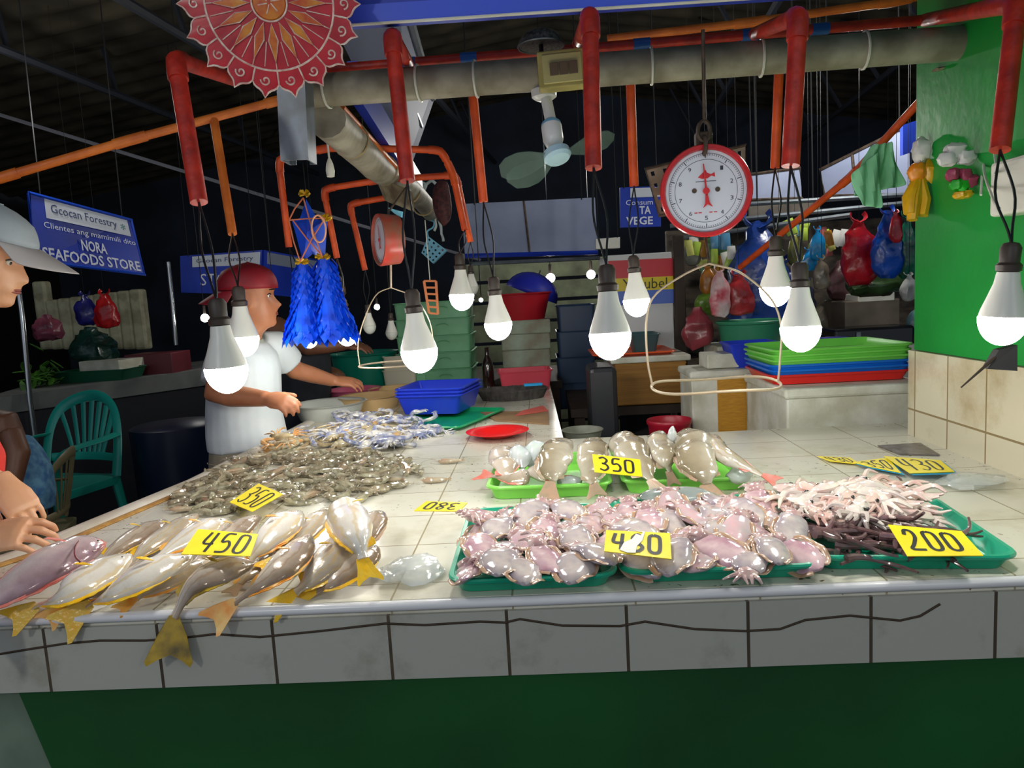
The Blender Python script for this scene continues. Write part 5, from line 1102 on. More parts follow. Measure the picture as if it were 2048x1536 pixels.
for nm, pts, r_ in (('mouth_line', [(206, 1092), (197, 1099), (186, 1103)], .0014), ('gill_edge', [(158, 1082), (150, 1096), (150, 1112), (160, 1124)], .0016)):
    mb = MB(); mb.tube(catmull([Wz(x, y, Z+.098) for x, y in pts], 10), r_, 5); mb.build(nm, pm('dark_rose', (120, 52, 58), .3), sn)
def card(label, px, zs, txt, name='price_card', w=.05, box=(.1, .14, .9, .86), slant=0, y=None):
    if not isinstance(zs, tuple): zs = (zs,)*4
    Q = [Wz(*p, z_) for p, z_ in zip(px, zs)]; cc = sum(Q, V((0, 0, 0)))/4; n_ = (Q[2]-Q[0]).cross(Q[3]-Q[1]).normalized()
    Q = [CAM+ray(*p)*((cc-CAM).dot(n_)/ray(*p).dot(n_)) for p in px]; n_ = qn(Q)
    t = thing(name, Q[0], label, 'price card'); mb = MB(); mb.slab([p-n_*.0014 for p in Q], n_*.0014)
    mb.build('card', pm('yellow_card', (246, 226, 30), .4, n=20, col2=(236, 212, 24)), t, smooth=False)
    if txt:
        mb = MB(); strokes(mb, Q, txt, box, w, .0006, slant); mb.build('numerals', pm('black_marker', (24, 24, 30), .5), t, smooth=False)
    return t, Q
card('yellow card priced 350 lying on the shrimps', [(459, 1004), (504, 1023), (566, 988), (517, 967)], Z+.04, '350', box=(.1, .12, .92, .88), w=.055)
card('yellow card priced 450 among the yellow-finned fish', [(362, 1108), (500, 1112), (516, 1068), (396, 1058)], (Z+.085, Z+.085, Z+.1, Z+.1), '450', box=(.2, .1, .95, .9), w=.045, slant=.05)
card('yellow card priced 380 lying upside down on the tiles', [(935, 1005), (853, 1002), (828, 1021), (918, 1022)], Z+.002, '380', w=.055)
card('yellow card priced 350 propped between the two lime trays', [(1189, 944), (1284, 953), (1280, 919), (1184, 908)], (Z+.10, Z+.10, Z+.125, Z+.125), '350', w=.05)
t, Q = card('yellow card priced 480 with a torn white patch on the cuttlefish', [(1208, 1102), (1343, 1118), (1340, 1066), (1212, 1060)], (Z+.062, Z+.062, Z+.08, Z+.08), '480', w=.06)
mb = MB(); n_ = qn(Q); mb.slab([bil(Q, a, b)+n_*.0009 for a, b in ((.24, .1), (.3, .45), (.42, .62), (.48, .86), (.56, .8), (.58, .95), (.46, 1.0), (.62, .98), (.58, .6), (.5, .35), (.48, .05), (.36, .02))], n_*.0008); mb.build('white_patch', white_pl, t, smooth=False)
card('large yellow card priced 200 on the dark tentacles', [(1815, 1112), (1967, 1111), (1923, 1062), (1776, 1049)], (Z+.05, Z+.045, Z+.066, Z+.07), '200', w=.055, box=(.1, .18, .86, .84))
cl_ = pm('blue_card_back', (30, 150, 200), .4)
for i, (px, l) in enumerate(((((1660, 922), (1722, 928), (1700, 915), (1634, 912)), 'leftmost spare yellow card of the loose pile near the tiled wall'), (((1740, 933), (1802, 945), (1775, 915), (1706, 924)), 'second spare yellow card in the loose pile near the tiled wall'), (((1820, 946), (1909, 943), (1880, 920), (1768, 912)), 'topmost spare yellow card of the loose pile near the tiled wall'))):
    zz = Z+.003+.006*i; t, Q = card(l, px, zz+.004, '350' if i == 1 else '430', w=.05); n_ = qn(Q)
    if i:
        mb = MB(); mb.slab([p-n_*.0045+V((.004, -.006, 0)) for p in Q], n_*.002); tag(mb.build('card_blue_backing', cl_, None, smooth=False), 'blue backing card under the %s spare yellow card' % ('second' if i == 1 else 'topmost'), 'card')
# --- lime and teal trays
limeb = pm('lime_tray', (130, 214, 84), .3); tealb = pm('teal_tray', (16, 158, 124), .28)
def tray4(name, label, px, h, mat, t_=.93, r=.03, rim=.007):
    c, sx, sy, a = pxrect(*px, ZC+h); mb = traymb(MT((c.x, c.y, ZC+.001), a), sx-2*rim, sy-2*rim, h, r, rim, t_); tag(mb.build(name, mat, None), label, 'tray'); return MT((c.x, c.y, ZC), a), sx, sy
tA = tray4('lime_tray', 'left lime green tray of whole grey fish', ((976, 976), (1226, 966), (1210, 902), (992, 910)), .035, limeb)
tB = tray4('lime_tray', 'right lime green tray of whole grey fish', ((1242, 965), (1508, 952), (1450, 895), (1228, 902)), .035, limeb)
tC = tray4('teal_tray', 'left teal tray heaped with cuttlefish', ((903, 1162), (1224, 1150), (1205, 1004), (930, 1018)), .028, tealb)
tD = tray4('teal_tray', 'middle teal tray of cuttlefish with the card 480', ((1230, 1146), (1640, 1128), (1520, 988), (1212, 1000)), .028, tealb)
tE = tray4('teal_tray', 'right teal tray of tentacles with the card 200', ((1668, 1122), (2046, 1105), (1868, 996), (1512, 992)), .028, tealb)
# --- grey fish in the lime trays
Fg = [
 ('leftmost grey fish in the left lime tray, with a small orange fin', [(1004, 898, Z+.07), (1008, 930, Z+.06), (1015, 960, Z+.04)], 62, sk_p, fin_r, 1, dict(tail=0, prof='blunt')),
 ('small fish lying low at the left end of the left lime tray', [(1060, 950, Z+.05), (1030, 955, Z+.045), (985, 952, Z+.04)], 46, sk_p, fin_r, 1, dict(tail=.9, prof='slim')),
 ('plump grey fish with a forked pink tail over the left lime tray rim', [(1120, 884, Z+.09), (1112, 915, Z+.085), (1103, 948, Z+.06), (1100, 966, Z+.045)], 74, sk_g, fin_p, -1, dict(tail=.7, prof='blunt', thick=.5, tdir=(-.1, -.9, -.5))),
 ('grey fish left of the propped card 350, tail over the rim', [(1188, 882, Z+.085), (1182, 915, Z+.08), (1184, 950, Z+.05), (1188, 968, Z+.04)], 66, sk_g, fin_p, 1, dict(tail=.6, prof='blunt', tdir=(.1, -.9, -.5))),
 ('round-headed beige fish behind the propped card 350', [(1240, 876, Z+.085), (1262, 905, Z+.085), (1282, 940, Z+.06), (1300, 962, Z+.045)], 76, sk_g, fin_p, 1, dict(tail=.5, prof='blunt', thick=.55)),
 ('slender grey fish in the middle of the right lime tray', [(1312, 876, Z+.085), (1325, 910, Z+.085), (1338, 945, Z+.05)], 58, sk_g, fin_p, 1, dict(tail=.5, prof='blunt', thick=.7)),
 ('largest grey fish, its curled tail over the right lime tray rim', [(1385, 872, Z+.09), (1392, 905, Z+.09), (1405, 945, Z+.065), (1412, 968, Z+.045)], 90, sk_g, fin_p, -1, dict(tail=.75, prof='blunt', thick=.6, tdir=(.15, -.9, -.5))),
 ('long slim yellowish fish whose tail sticks out right of the lime tray', [(1424, 872, Z+.095), (1440, 905, Z+.09), (1480, 928, Z+.07), (1525, 950, Z+.05)], 42, sk_y, fin_r, 1, dict(tail=.8, prof='slim', thick=.8)),
 ('small pale fish lying low in the left lime tray', [(1060, 935, Z+.045), (1085, 950, Z+.04), (1110, 955, Z+.035)], 44, sk_p, fin_r, 1, dict(tail=.7, prof='slim')),
]
for l, p, w_, s_, f_, fl, kw in Fg: fish(l, p, w_, s_, f_, 'grey fish in the lime trays', fl, name='grey_fish', pect=False, **kw)
ice = pm('ice', (220, 232, 236), .2, n=20, col2=(235, 240, 240), trans=.35, coat=.4)
def lump(name, label, cat, px, py, z, rad, mat, rot=(0, 0, 0), nz=.25, seed=1, grp=None):
    c = Wz(px, py, z); mb = MB(); q = Matrix.Rotation(R(rot[2]), 3, 'Z') @ Matrix.Rotation(R(rot[1]), 3, 'Y') @ Matrix.Rotation(R(rot[0]), 3, 'X'); mb.ell(c, rad, q, 16, 10, 0, nz, seed, 3); return tag(mb.build(name, mat, None), label, cat, grp)
lump('ice_chunk', 'left chunk of ice in the left lime tray', 'ice', 1040, 912, Z+.075, (.028, .04, .018), ice, (30, 0, 20), seed=1)
lump('ice_chunk', 'larger chunk of ice between the leftmost and the plump grey fish', 'ice', 1068, 905, Z+.075, (.032, .045, .018), ice, (30, 0, -20), seed=2)
lump('ice_chunk', 'upright sliver of ice between the slender and the largest grey fish', 'ice', 1344, 880, Z+.10, (.014, .016, .032), ice, (10, 0, 0), seed=3)
lump('ice_chunk', 'small sliver of ice left of the upright one', 'ice', 1322, 874, Z+.10, (.012, .012, .016), ice, seed=4)
lump('ice_slab', 'long clear slab of ice leaning behind the card 480', 'ice', 1352, 992, Z+.036, (.082, .034, .014), pm('clear_ice', (196, 206, 206), .15, trans=.5, coat=.5), (14, 0, -2), nz=.12, seed=5)
lump('ice_chunk', 'chunk of greenish ice at the right end of the right lime tray', 'ice', 1478, 952, Z+.035, (.03, .03, .018), ice, seed=6)
lump('ice_chunk', 'small ice heap at the front of the left lime tray', 'ice', 1140, 965, Z+.03, (.03, .025, .016), ice, seed=7)

# --- cuttlefish
cm = [pm('cuttle_pink', (218, 192, 194), .16, n=26, col2=(176, 134, 150), amt=.5, coat=.7, bump=.3, bs=50, sss=.1), pm('cuttle_grey', (212, 200, 194), .16, n=26, col2=(158, 146, 156), amt=.5, coat=.7, bump=.3, bs=50, sss=.1), pm('cuttle_rose', (212, 172, 178), .16, n=26, col2=(188, 176, 178), amt=.5, coat=.7, bump=.3, bs=50, sss=.1)]
rimm = pm('cuttle_rim_tan', (188, 160, 138), .25, n=30, col2=(166, 128, 98), coat=.5)
armm = pm('cuttle_arms_pale', (214, 192, 186), .2, n=40, col2=(176, 140, 140), coat=.6)
def cuttle(mat, v):
    t = thing('cuttlefish', (0, 0, 0), 'x', 'cuttlefish'); mb = MB(); rings = []
    L, Wd, H = .096, .031, .0115
    for i in range(14):
        s = i/13; f = interp([(0, .12), (.06, .45), (.2, .8), (.45, 1), (.75, .96), (.93, .82), (1, .6)], s); 
        rings.append([V(((s-.5)*L, math.cos(a)*Wd*f*(1+.05*math.sin(s*9+v)), math.sin(a)*H*(f**.6)*(1 if math.sin(a) > 0 else .5)+.006*math.cos(s*3+v))) for a in [2*math.pi*k_/18 for k_ in range(18)]])
    mb.loft(rings); mb.warp(.005, 30, v); mb.warp(.0016, 110, v); mb.build('mantle', mat, t)
    mb = MB(); pts = []
    for i in range(30):
        a = R(20)+R(320)*i/29; x = math.cos(a)*L*.52-.001; y = math.sin(a)*(Wd+.002); pts.append((x*-1, y, .001+.0025*math.sin(i*1.3+v)))
    mb.tube(pts, (.0045, .0018), 6, hint=(0, 0, 1)); mb.build('fin_rim', rimm, t)
    mb = MB(); mb.ell((L*.55, 0, .003), (.016, .018, .010), None, 12, 8, 0, .3, v)
    for k_ in range(5):
        a = (k_-2)*.3; p0 = V((L*.6, a*.02, .003)); mb.tube(catmull([p0, p0+V((.012*math.cos(a), .012*math.sin(a), .002)), p0+V((.022*math.cos(a*1.4), .022*math.sin(a*1.4)+.006*math.sin(k_*2+v), -.004))], 8), [.0042, .004, .0038, .0035, .003, .0025, .002, .0014], 6)
    mb.build('arms', armm, t); return t
protos = [cuttle(cm[0], 1), cuttle(cm[1], 4), cuttle(cm[2], 8)]; used = [False]*3
def put(i, protos, used, loc, x, z, sc, label, group):
    if not used[i]: o = protos[i]; used[i] = True
    else: o = copy_tree(protos[i])
    place(o, loc, axes(x, z).to_quaternion(), sc); o['label'] = label; o['group'] = group; return o
def sc_cut(cnt, M, sx, sy, cols, rows, label, group, seed):
    rnd = random.Random(seed); k_ = 0
    for r_ in range(rows):
        for c_ in range(cols):
            u = -sx/2+.035+(sx-.07)*(c_+rnd.uniform(-.2, .2)+(.3 if r_ % 2 else 0))/(cols-1); v = -sy/2+.03+(sy*.74-.04)*(r_+rnd.uniform(-.2, .2))/(rows-1)
            u = max(-sx/2+.02, min(sx/2-.02, u))
            z = .022+.006*rnd.random()+.012*((r_+c_) % 2)+.004*(1-abs(2*r_/(rows-1)-1))
            p = M @ V((u, v, z+.005)); a = rnd.uniform(-.6, .6)+math.pi/2+(math.pi if rnd.random() < .3 else 0)
            x = V((math.cos(a), math.sin(a), rnd.uniform(-.1, .3))); zz = V((rnd.uniform(-.35, .35), -.35+rnd.uniform(-.25, .2), 1))
            put(k_ % 3 if rnd.random() < .7 else 1, protos, used, p, x, zz, rnd.uniform(.85, 1.12), label, group); k_ += 1
sc_cut(0, tC[0], tC[1], tC[2], 6, 4, 'glossy pinkish cuttlefish heaped in the left teal tray', 'cuttlefish in the left teal tray', 3)
sc_cut(0, tD[0], tD[1], tD[2], 7, 4, 'glossy pinkish cuttlefish in the middle teal tray', 'cuttlefish in the middle teal tray', 5)

# --- octopus tentacles and pale squid heads in the right teal tray
tm = [pm('tentacle_purple', (92, 66, 72), .15, n=40, col2=(134, 104, 106), amt=.5, coat=.7), pm('tentacle_brown', (112, 86, 84), .15, n=40, col2=(70, 50, 56), amt=.5, coat=.7)]
def tent(mat, bend, v):
    mb = MB(); P = []; a = 0; p = V((-.05, 0, 0)); n_ = 16
    for i in range(n_): P.append(p.copy()); a += bend/n_*(1+.6*math.sin(i*.7+v)); p += V((math.cos(a), math.sin(a), .15*math.sin(i*.5+v)))*.0078
    mb.tube(P, [.0066-.0003*i for i in range(n_)], 8); return mb.build('tentacle', mat, None)
tp = [tent(tm[0], 1.5, 0), tent(tm[1], -1.8, 2), tent(tm[0], 2.6, 4), tent(tm[1], .8, 6)]
for o in tp: tag(o, 'dark purple tentacle at the front of the right teal tray', 'tentacle', 'dark tentacles in the right teal tray')
us = [False]*4; rnd = random.Random(11); M, sx, sy = tE
for i in range(84):
    u = rnd.uniform(-sx/2+.05, sx/2-.075); v = rnd.uniform(-sy/2+.02, -sy/2+.55*sy if u < sx*.22 else sy/2-.03)
    p = M @ V((u, v, .014+.024*rnd.random()+.006)); a = rnd.gauss(-.25, .6); k_ = i % 4
    if not us[k_]: o = tp[k_]; us[k_] = True
    else: o = tp[k_].copy(); COL.objects.link(o)
    place(o, p, axes((math.cos(a), math.sin(a), rnd.uniform(-.1, .04)), (rnd.uniform(-.3, .3), rnd.uniform(-.5, .5), 1)).to_quaternion(), rnd.uniform(.85, 1.25))
sq = [pm('squid_pale', (222, 200, 188), .18, n=30, col2=(200, 160, 152), amt=.5, coat=.7, sss=.1), pm('squid_rose', (214, 180, 176), .18, n=30, col2=(232, 220, 208), amt=.5, coat=.7), pm('squid_white', (224, 216, 206), .18, n=30, col2=(190, 176, 172), coat=.7)]
def squidlet(mat, v):
    t = thing('squid_head', (0, 0, 0), 'pale pink squid head and arms heaped at the back of the right teal tray', 'squid', 'pale squid heads in the right teal tray')
    mb = MB(); mb.ell((0, 0, 0), (.026, .016, .012), None, 14, 10, 0, .4, v, 4); mb.build('head', mat, t)
    mb = MB()
    for k_ in range(6):
        a = (k_-2.5)*.32; p0 = V((.018, a*.016, 0)); mb.tube(catmull([p0, p0+V((.018, a*.024, .007*math.sin(k_*1.7+v))), p0+V((.036, a*.03+.008*math.sin(k_+v), -.002))], 8), [.0048, .0046, .0044, .004, .0036, .003, .0024, .0015], 6)
    mb.build('arms', mat, t)
    mb = MB(); mb.ell((.008, .012, .006), (.0045, .004, .0045), None, 8, 6); mb.build('eye', eye_b, t)
    return t
sp3 = [squidlet(sq[0], 1), squidlet(sq[1], 5), squidlet(sq[2], 9)]; us = [False]*3
for i in range(72):
    u = rnd.uniform(-sx/2+.02, sx/2-.09); v = rnd.uniform(-.06, 1)*sy/2-.01; 
    hgt = .055*(1-((u+.03)/(sx*.5))**2)*(1-((v-sy*.22)/(sy*.42))**2)
    p = M @ V((u, v, .016+max(0, hgt)*rnd.uniform(.6, 1.0)+.008)); a = rnd.uniform(-2.6, .6); k_ = rnd.randrange(3)
    if not us[k_]: o = sp3[k_]; us[k_] = True
    else: o = copy_tree(sp3[k_])
    place(o, p, axes((math.cos(a), math.sin(a), rnd.uniform(-.3, .1)), (rnd.uniform(-.4, .4), rnd.uniform(-.6, .2), 1)).to_quaternion(), rnd.uniform(.85, 1.35))
for k_ in range(3):
    if not us[k_]: pass

# --- shrimps
shm = [pm('shrimp_grey', (176, 166, 138), .18, n=60, col2=(116, 104, 84), amt=.5, coat=.6, bump=.2), pm('shrimp_green', (188, 182, 156), .18, n=60, col2=(128, 122, 98), amt=.5, coat=.6), pm('shrimp_brown', (180, 150, 122), .18, n=60, col2=(180, 168, 142), amt=.5, coat=.6)]
def shrimp(mat, bend, v):
    t = thing('shrimp', (0, 0, 0), 'glossy grey-brown shrimp in the heap at the left side of the counter', 'shrimp', 'shrimps heaped on the tiles')
    P = []; a = -bend/2; p = V((-.03, 0, 0)); n_ = 15
    for i in range(n_): P.append(p.copy()); p += V((math.cos(a), math.sin(a), 0))*.0052; a += bend/n_*(.5 if i < 4 else 1.2)
    c = sum(P, V((0, 0, 0)))/n_; P = [q-c for q in P]
    r_ = [.001, .004, .0066, .0078, .0082, .0080, .0084, .0076, .0078, .0070, .0070, .0060, .0056, .0046, .003]
    mb = MB(); mb.tube(P, r_, 8, hint=(0, 0, 1)); mb.tube([P[1], P[0]+(P[0]-P[1])*2], [.0014, .0003], 4)
    for s in (-1, 1): mb.tube(catmull([P[1], P[0]+V((-.012, s*.01, .003)), P[0]+V((-.02, s*.03, .002)), P[0]+V((.0, s*.045, .0))], 8), .0004, 3)
    b = mb.build('body', mat, t)
    d = (P[-1]-P[-2]).normalized(); s_ = V((-d.y, d.x, 0)); mb = MB()
    for k_ in (-1, 0, 1): 
        e = (d+V((0, 0, .5))*k_*.9).normalized(); mb.slab([P[-1], P[-1]+e*.007+V((0, 0, .002)), P[-1]+e*.013, P[-1]+e*.007-V((0, 0, .002))], s_*.0008)
    mb.build('tail_fan', mat, t, smooth=False)
    mb = MB()
    for k_ in range(4, 11):
        tt = (P[k_+1]-P[k_]).normalized(); s_ = V((-tt.y, tt.x, 0)); mb.tube([P[k_]+s_*.006, P[k_]+s_*.014+tt*.004], [.0011, .0006], 3)
    mb.build('legs', mat, t); return t
sp3 = [shrimp(shm[0], 1.5, 1), shrimp(shm[1], 2.3, 2), shrimp(shm[2], .9, 3), shrimp(shm[0], 2.8, 4), shrimp(shm[1], 1.2, 5)]; us = [False]*5
poly = [(352, 992), (400, 962), (470, 925), (560, 905), (640, 905), (730, 905), (800, 918), (850, 942), (842, 968), (790, 985), (750, 1003), (680, 1012), (560, 1012), (470, 1025), (400, 1042), (352, 1030)]
def inside(x, y, pl):
    r_ = False
    for (a, b), (c, d) in zip(pl, pl[1:]+pl[:1]):
        if (b > y) != (d > y) and x < (c-a)*(y-b)/(d-b)+a: r_ = not r_
    return r_
rnd = random.Random(5); n_ = 0; cells = {}
while n_ < 296:
    x, y = rnd.uniform(345, 880), rnd.uniform(900, 1045)
    if not inside(x, y, poly): continue
    if rnd.random() < (y-900)/300: continue
    p = Wz(x, y, Z); key = (int(p.x/.035), int(p.y/.035)); l = cells.get(key, 0)
    if l > 5: continue
    cells[key] = l+1
    edge = all(inside(x+dx, y+dy, poly) for dx, dy in ((28, 0), (-28, 0), (0, 14), (0, -14)))
    z = .010+(.009*l if edge else .003*l); a = rnd.uniform(0, 6.28); k_ = rnd.randrange(5)
    if not us[k_]: o = sp3[k_]; us[k_] = True
    else: o = copy_tree(sp3[k_])
    place(o, (p.x, p.y, Z+z), axes((math.cos(a), math.sin(a), rnd.uniform(-.15, .25)), (rnd.uniform(-.3, .3), rnd.uniform(-.3, .3), 1)).to_quaternion(), rnd.uniform(.85, 1.15)); n_ += 1
for x, y, l in ((898, 922, 'single shrimp lying alone on the tiles right of the crabs'), (868, 960, 'reddish shrimp pointing out at the right end of the heap')):
    o = copy_tree(sp3[2]); p = Wz(x, y, Z+.008); place(o, p, axes((1, .1, 0), (0, 0, 1)).to_quaternion(), 1); o['label'] = l; del o['group']

# --- crabs
cbm = [pm('crab_blue_white', (226, 222, 212), .22, n=40, col2=(128, 138, 176), amt=.75, coat=.5), pm('crab_tan', (206, 188, 146), .22, n=40, col2=(132, 112, 80), amt=.5, coat=.5), pm('crab_olive', (150, 140, 108), .25, n=40, col2=(206, 196, 168), amt=.4, coat=.5), pm('crab_orange', (214, 140, 60), .25, n=40, col2=(220, 190, 140), amt=.4, coat=.5)]
def crab(mat, mat2):
    t = thing('crab', (0, 0, 0), 'mottled blue-white and tan crab heaped beside the white basin', 'crab', 'crabs heaped behind the shrimps')
    mb = MB(); n_ = 24; rg = []
    for z_, s in ((-.008, .5), (-.005, .85), (0, 1), (.005, .88), (.009, .6), (.011, .25)):
        r_ = []
        for k_ in range(n_):
            a = 2*math.pi*k_/n_; ex = .032*(1+(.28 if abs(math.sin(a)) < .1 else 0)); r_.append(V((math.cos(a)*ex*s, math.sin(a)*.019*s*(1.1 if math.sin(a) > 0 else .9), z_)))
        rg.append(r_)
    mb.loft(rg); mb.warp(.0012, 60, 2); mb.build('carapace', mat, t)
    for s in (-1, 1):
        mb = MB(); mb.tube(catmull([(s*.022, .012, 0), (s*.04, .022, .002), (s*.046, .036, .003), (s*.03, .046, .002)], 9), [.004, .0045, .005, .0055, .0055, .006, .007, .0062, .004], 7)
        mb.tube([(s*.03, .046, .002), (s*.018, .054, .002), (s*.010, .052, .001)], [.0045, .0028, .0008], 6); mb.tube([(s*.031, .049, .002), (s*.022, .060, .002), (s*.012, .059, .002)], [.004, .0024, .0008], 6); mb.build('claw', mat2, t)
        for k_ in range(4):
            b = -.35-k_*.42; d = V((s*math.cos(b), math.sin(b), 0)); p0 = V((s*.022, -.004-k_*.004, -.002)); mb = MB()
            mb.tube([p0, p0+d*.018+V((0, 0, .006)), p0+d*.034+V((0, 0, .001)), p0+d*.046-V((0, 0, .005))], [.0028, .0026, .002, (.0006 if k_ < 3 else .003)], 6); mb.build('leg', mat2, t)
    return t
cp = [crab(cbm[0], cbm[0]), crab(cbm[1], cbm[3]), crab(cbm[2], cbm[1])]; us = [False]*3
rnd = random.Random(9); poly = [(535, 905), (600, 868), (640, 845), (700, 838), (760, 842), (850, 850), (895, 862), (870, 878), (820, 898), (760, 905), (640, 900), (560, 915)]
n_ = 0; cells = {}
while n_ < 40:
    x, y = rnd.uniform(530, 900), rnd.uniform(835, 915)
    if not inside(x, y, poly) or rnd.random() < (y-835)/160: continue
    p = Wz(x, y, Z); key = (int(p.x/.07), int(p.y/.07)); l = cells.get(key, 0)
    if l > 2: continue
    cells[key] = l+1; a = rnd.uniform(0, 6.28)
    k_ = 0 if (x > 760 and rnd.random() < .7) or rnd.random() < .35 else rnd.choice((1, 2))
    if not us[k_]: o = cp[k_]; us[k_] = True
    else: o = copy_tree(cp[k_])
    place(o, (p.x, p.y, Z+.014+.017*l), axes((math.cos(a), math.sin(a), rnd.uniform(-.2, .2)), (rnd.uniform(-.5, .5), rnd.uniform(-.5, .3), 1 if rnd.random() < .8 else -1)).to_quaternion(), rnd.uniform(1.1, 1.55)); n_ += 1
# --- clear bags and wet things
cf = pm('clear_film', (226, 232, 232), .12, alpha=.45, n=20, col2=(205, 214, 214), bump=.8, bs=30, coat=.6)
lump('clear_bag', 'crumpled clear plastic bag between the yellow-finned fish and the cuttlefish', 'bag', 822, 1140, Z+.012, (.055, .06, .016), cf, (0, 0, 10), nz=.5, seed=3)
lump('clear_bag', 'crumpled clear plastic film near the tiled wall', 'bag', 1940, 962, Z+.012, (.075, .05, .014), cf, (0, 0, 10), nz=.5, seed=6)
flat('dark_film', 'wrinkled grey plastic sheet in the corner by the tiled wall', 'sheet', [(1755, 893), (1800, 910), (1880, 912), (1840, 888)], Z+.001, .004, pm('grey_wrinkled', (120, 114, 110), .3, n=30, col2=(80, 74, 72), bump=1))
# ---------------------------------------------------------------- people
skinA = pm('skin_tan', (196, 134, 98), .45, n=9, col2=(176, 112, 80), amt=.3, sss=.12, bump=.1, bs=90)
skinB = pm('skin_warm', (226, 172, 134), .42, n=9, col2=(206, 146, 108), amt=.3, sss=.12, bump=.15, bs=70)
skinC = pm('skin_brown', (128, 86, 64), .45, n=9, col2=(104, 66, 48), amt=.3, sss=.08)
hairm = pm('black_hair', (18, 15, 14), .5, n=60, col2=(34, 28, 26), aniso=(1, 1, .2), bump=.6)
lipm = pm('lip', (150, 78, 70), .4)
FT = [(-.10, .030), (-.02, .050), (0, .070), (.05, .083), (.12, .080), (.155, .0785), (.185, .0865), (.215, .085), (.24, .0865), (.275, .082), (.33, .081), (.42, .079), (.48, .074), (.53, .074), (.58, .083), (.66, .086), (.76, .080), (.86, .066), (.94, .043), (.985, .018), (1.0, .003)]
BT = [(-.10, .055), (-.02, .050), (.05, .045), (.15, .055), (.25, .070), (.35, .085), (.5, .094), (.62, .098), (.74, .096), (.86, .082), (.94, .055), (.985, .022), (1.0, .003)]
WT = [(-.10, .042), (-.02, .042), (0, .040), (.05, .045), (.12, .052), (.2, .058), (.3, .064), (.42, .069), (.52, .072), (.65, .076), (.76, .074), (.86, .062), (.94, .042), (.985, .018), (1.0, .003)]
def head(mb, M, s=1., h=.225):
    """M: local +x faces forward, origin at the chin height on the neck axis"""
    rings = []; n = 40; zs = [-.10, -.05, -.02, 0, .03, .06, .09, .12, .14, .16, .18, .2, .22, .24, .26, .29, .31, .33, .35, .37, .40, .43, .46, .48, .50, .52, .54, .56, .58, .61, .64, .68, .72, .76, .8, .84, .88, .91, .94, .97, .985, 1.0]
    for z in zs:
        F, B, W_ = interp(FT, z), interp(BT, z), interp(WT, z); nose = interp([(.24, 0), (.29, .012), (.33, .024), (.37, .024), (.42, .016), (.48, .009), (.53, .005), (.58, 0)], z)
        nw = interp([(.25, .22), (.33, .21), (.4, .15), (.5, .11)], z); r_ = []
        for k in range(n):
            a = 2*math.pi*k/n; aa = a if a <= math.pi else a-2*math.pi; c_, s_ = math.cos(a), math.sin(a)
            x = (F if c_ > 0 else B)*math.copysign(abs(c_)**.85, c_); y = W_*math.copysign(abs(s_)**.9, s_)
            x += nose*math.exp(-(aa/nw)**2)
            sock = .010*math.exp(-((z-.50)/.05)**2)*(math.exp(-((abs(aa)-.42)/.2)**2)); x -= sock
            x += .004*math.exp(-((z-.585)/.025)**2)*math.exp(-((abs(aa)-.4)/.3)**2)
            y *= 1+.05*math.exp(-((z-.36)/.07)**2)*math.exp(-((abs(aa)-.95)/.3)**2)
            r_.append(M @ V((x*s, y*s, z*h*s)))
        rings.append(r_)
    mb.loft(rings)
    for sd in (-1, 1):
        q = M.to_3x3().normalized(); mb.ell(M @ V((-.008*s, sd*.073*s, .44*h*s)), (.019*s, .007*s, .031*s), q @ Matrix.Rotation(R(12*sd), 3, 'Z') @ Matrix.Rotation(R(-8), 3, 'Y'), 14, 10)
def eyes(M, s, parent, h=.225, lids=True):
    for sd in (-1, 1):
        a = .40; F = interp(FT, .5); W_ = .072
        p = V((F*math.cos(a)**.85-.013, W_*math.sin(a)**.9*.95, .5*h)); p.y *= sd
        mb = MB(); mb.ell(M @ (p*s), (.0115*s,)*3, None, 14, 10); e = mb.build('eye', eye_w, parent)
        mb = MB(); d = V((.9, sd*.2, -.15)).normalized(); mb.ell(M @ ((p+d*.0085)*s), (.0048*s,)*3, None, 10, 8); mb.build('iris', eye_b, e)
        mb = MB(); pts = [M @ (V((interp(FT, .585)*math.cos(b)**.85+.004, sd*.074*math.sin(b)**.9, (.600-.025*abs(b-.45))*h))*s) for b in (.16, .3, .45, .6, .75)]
        mb.tube(pts, [.0012*s, .0026*s, .003*s, .0026*s, .001*s], 6); mb.build('eyebrow', hairm, parent)
        mb = MB(); pts = [M @ (V((interp(FT, .525)*math.cos(b)**.85-.0035+.003*math.sin((b-.2)/.42*3.14), sd*.072*math.sin(b)**.9, (.515+.02*math.sin((b-.2)/.42*3.14))*h))*s) for b in (.2, .3, .4, .5, .62)]
        mb.tube(pts, .0022*s, 6); mb.build('eyelash_line', hairm, parent)
    mb = MB()
    for z, ex in ((.222, .0005), (.195, .001)):
        pts = [M @ (V((interp(FT, z)*math.cos(b)**.85+ex-.001, .06*math.sin(b)*(1 if b > 0 else 1), z*h))*s) for b in (-.36, -.2, 0, .2, .36)]
        mb.tube(pts, [.001*s, .0032*s, .0038*s, .0032*s, .001*s], 7)
    mb.build('lips', lipm, parent)
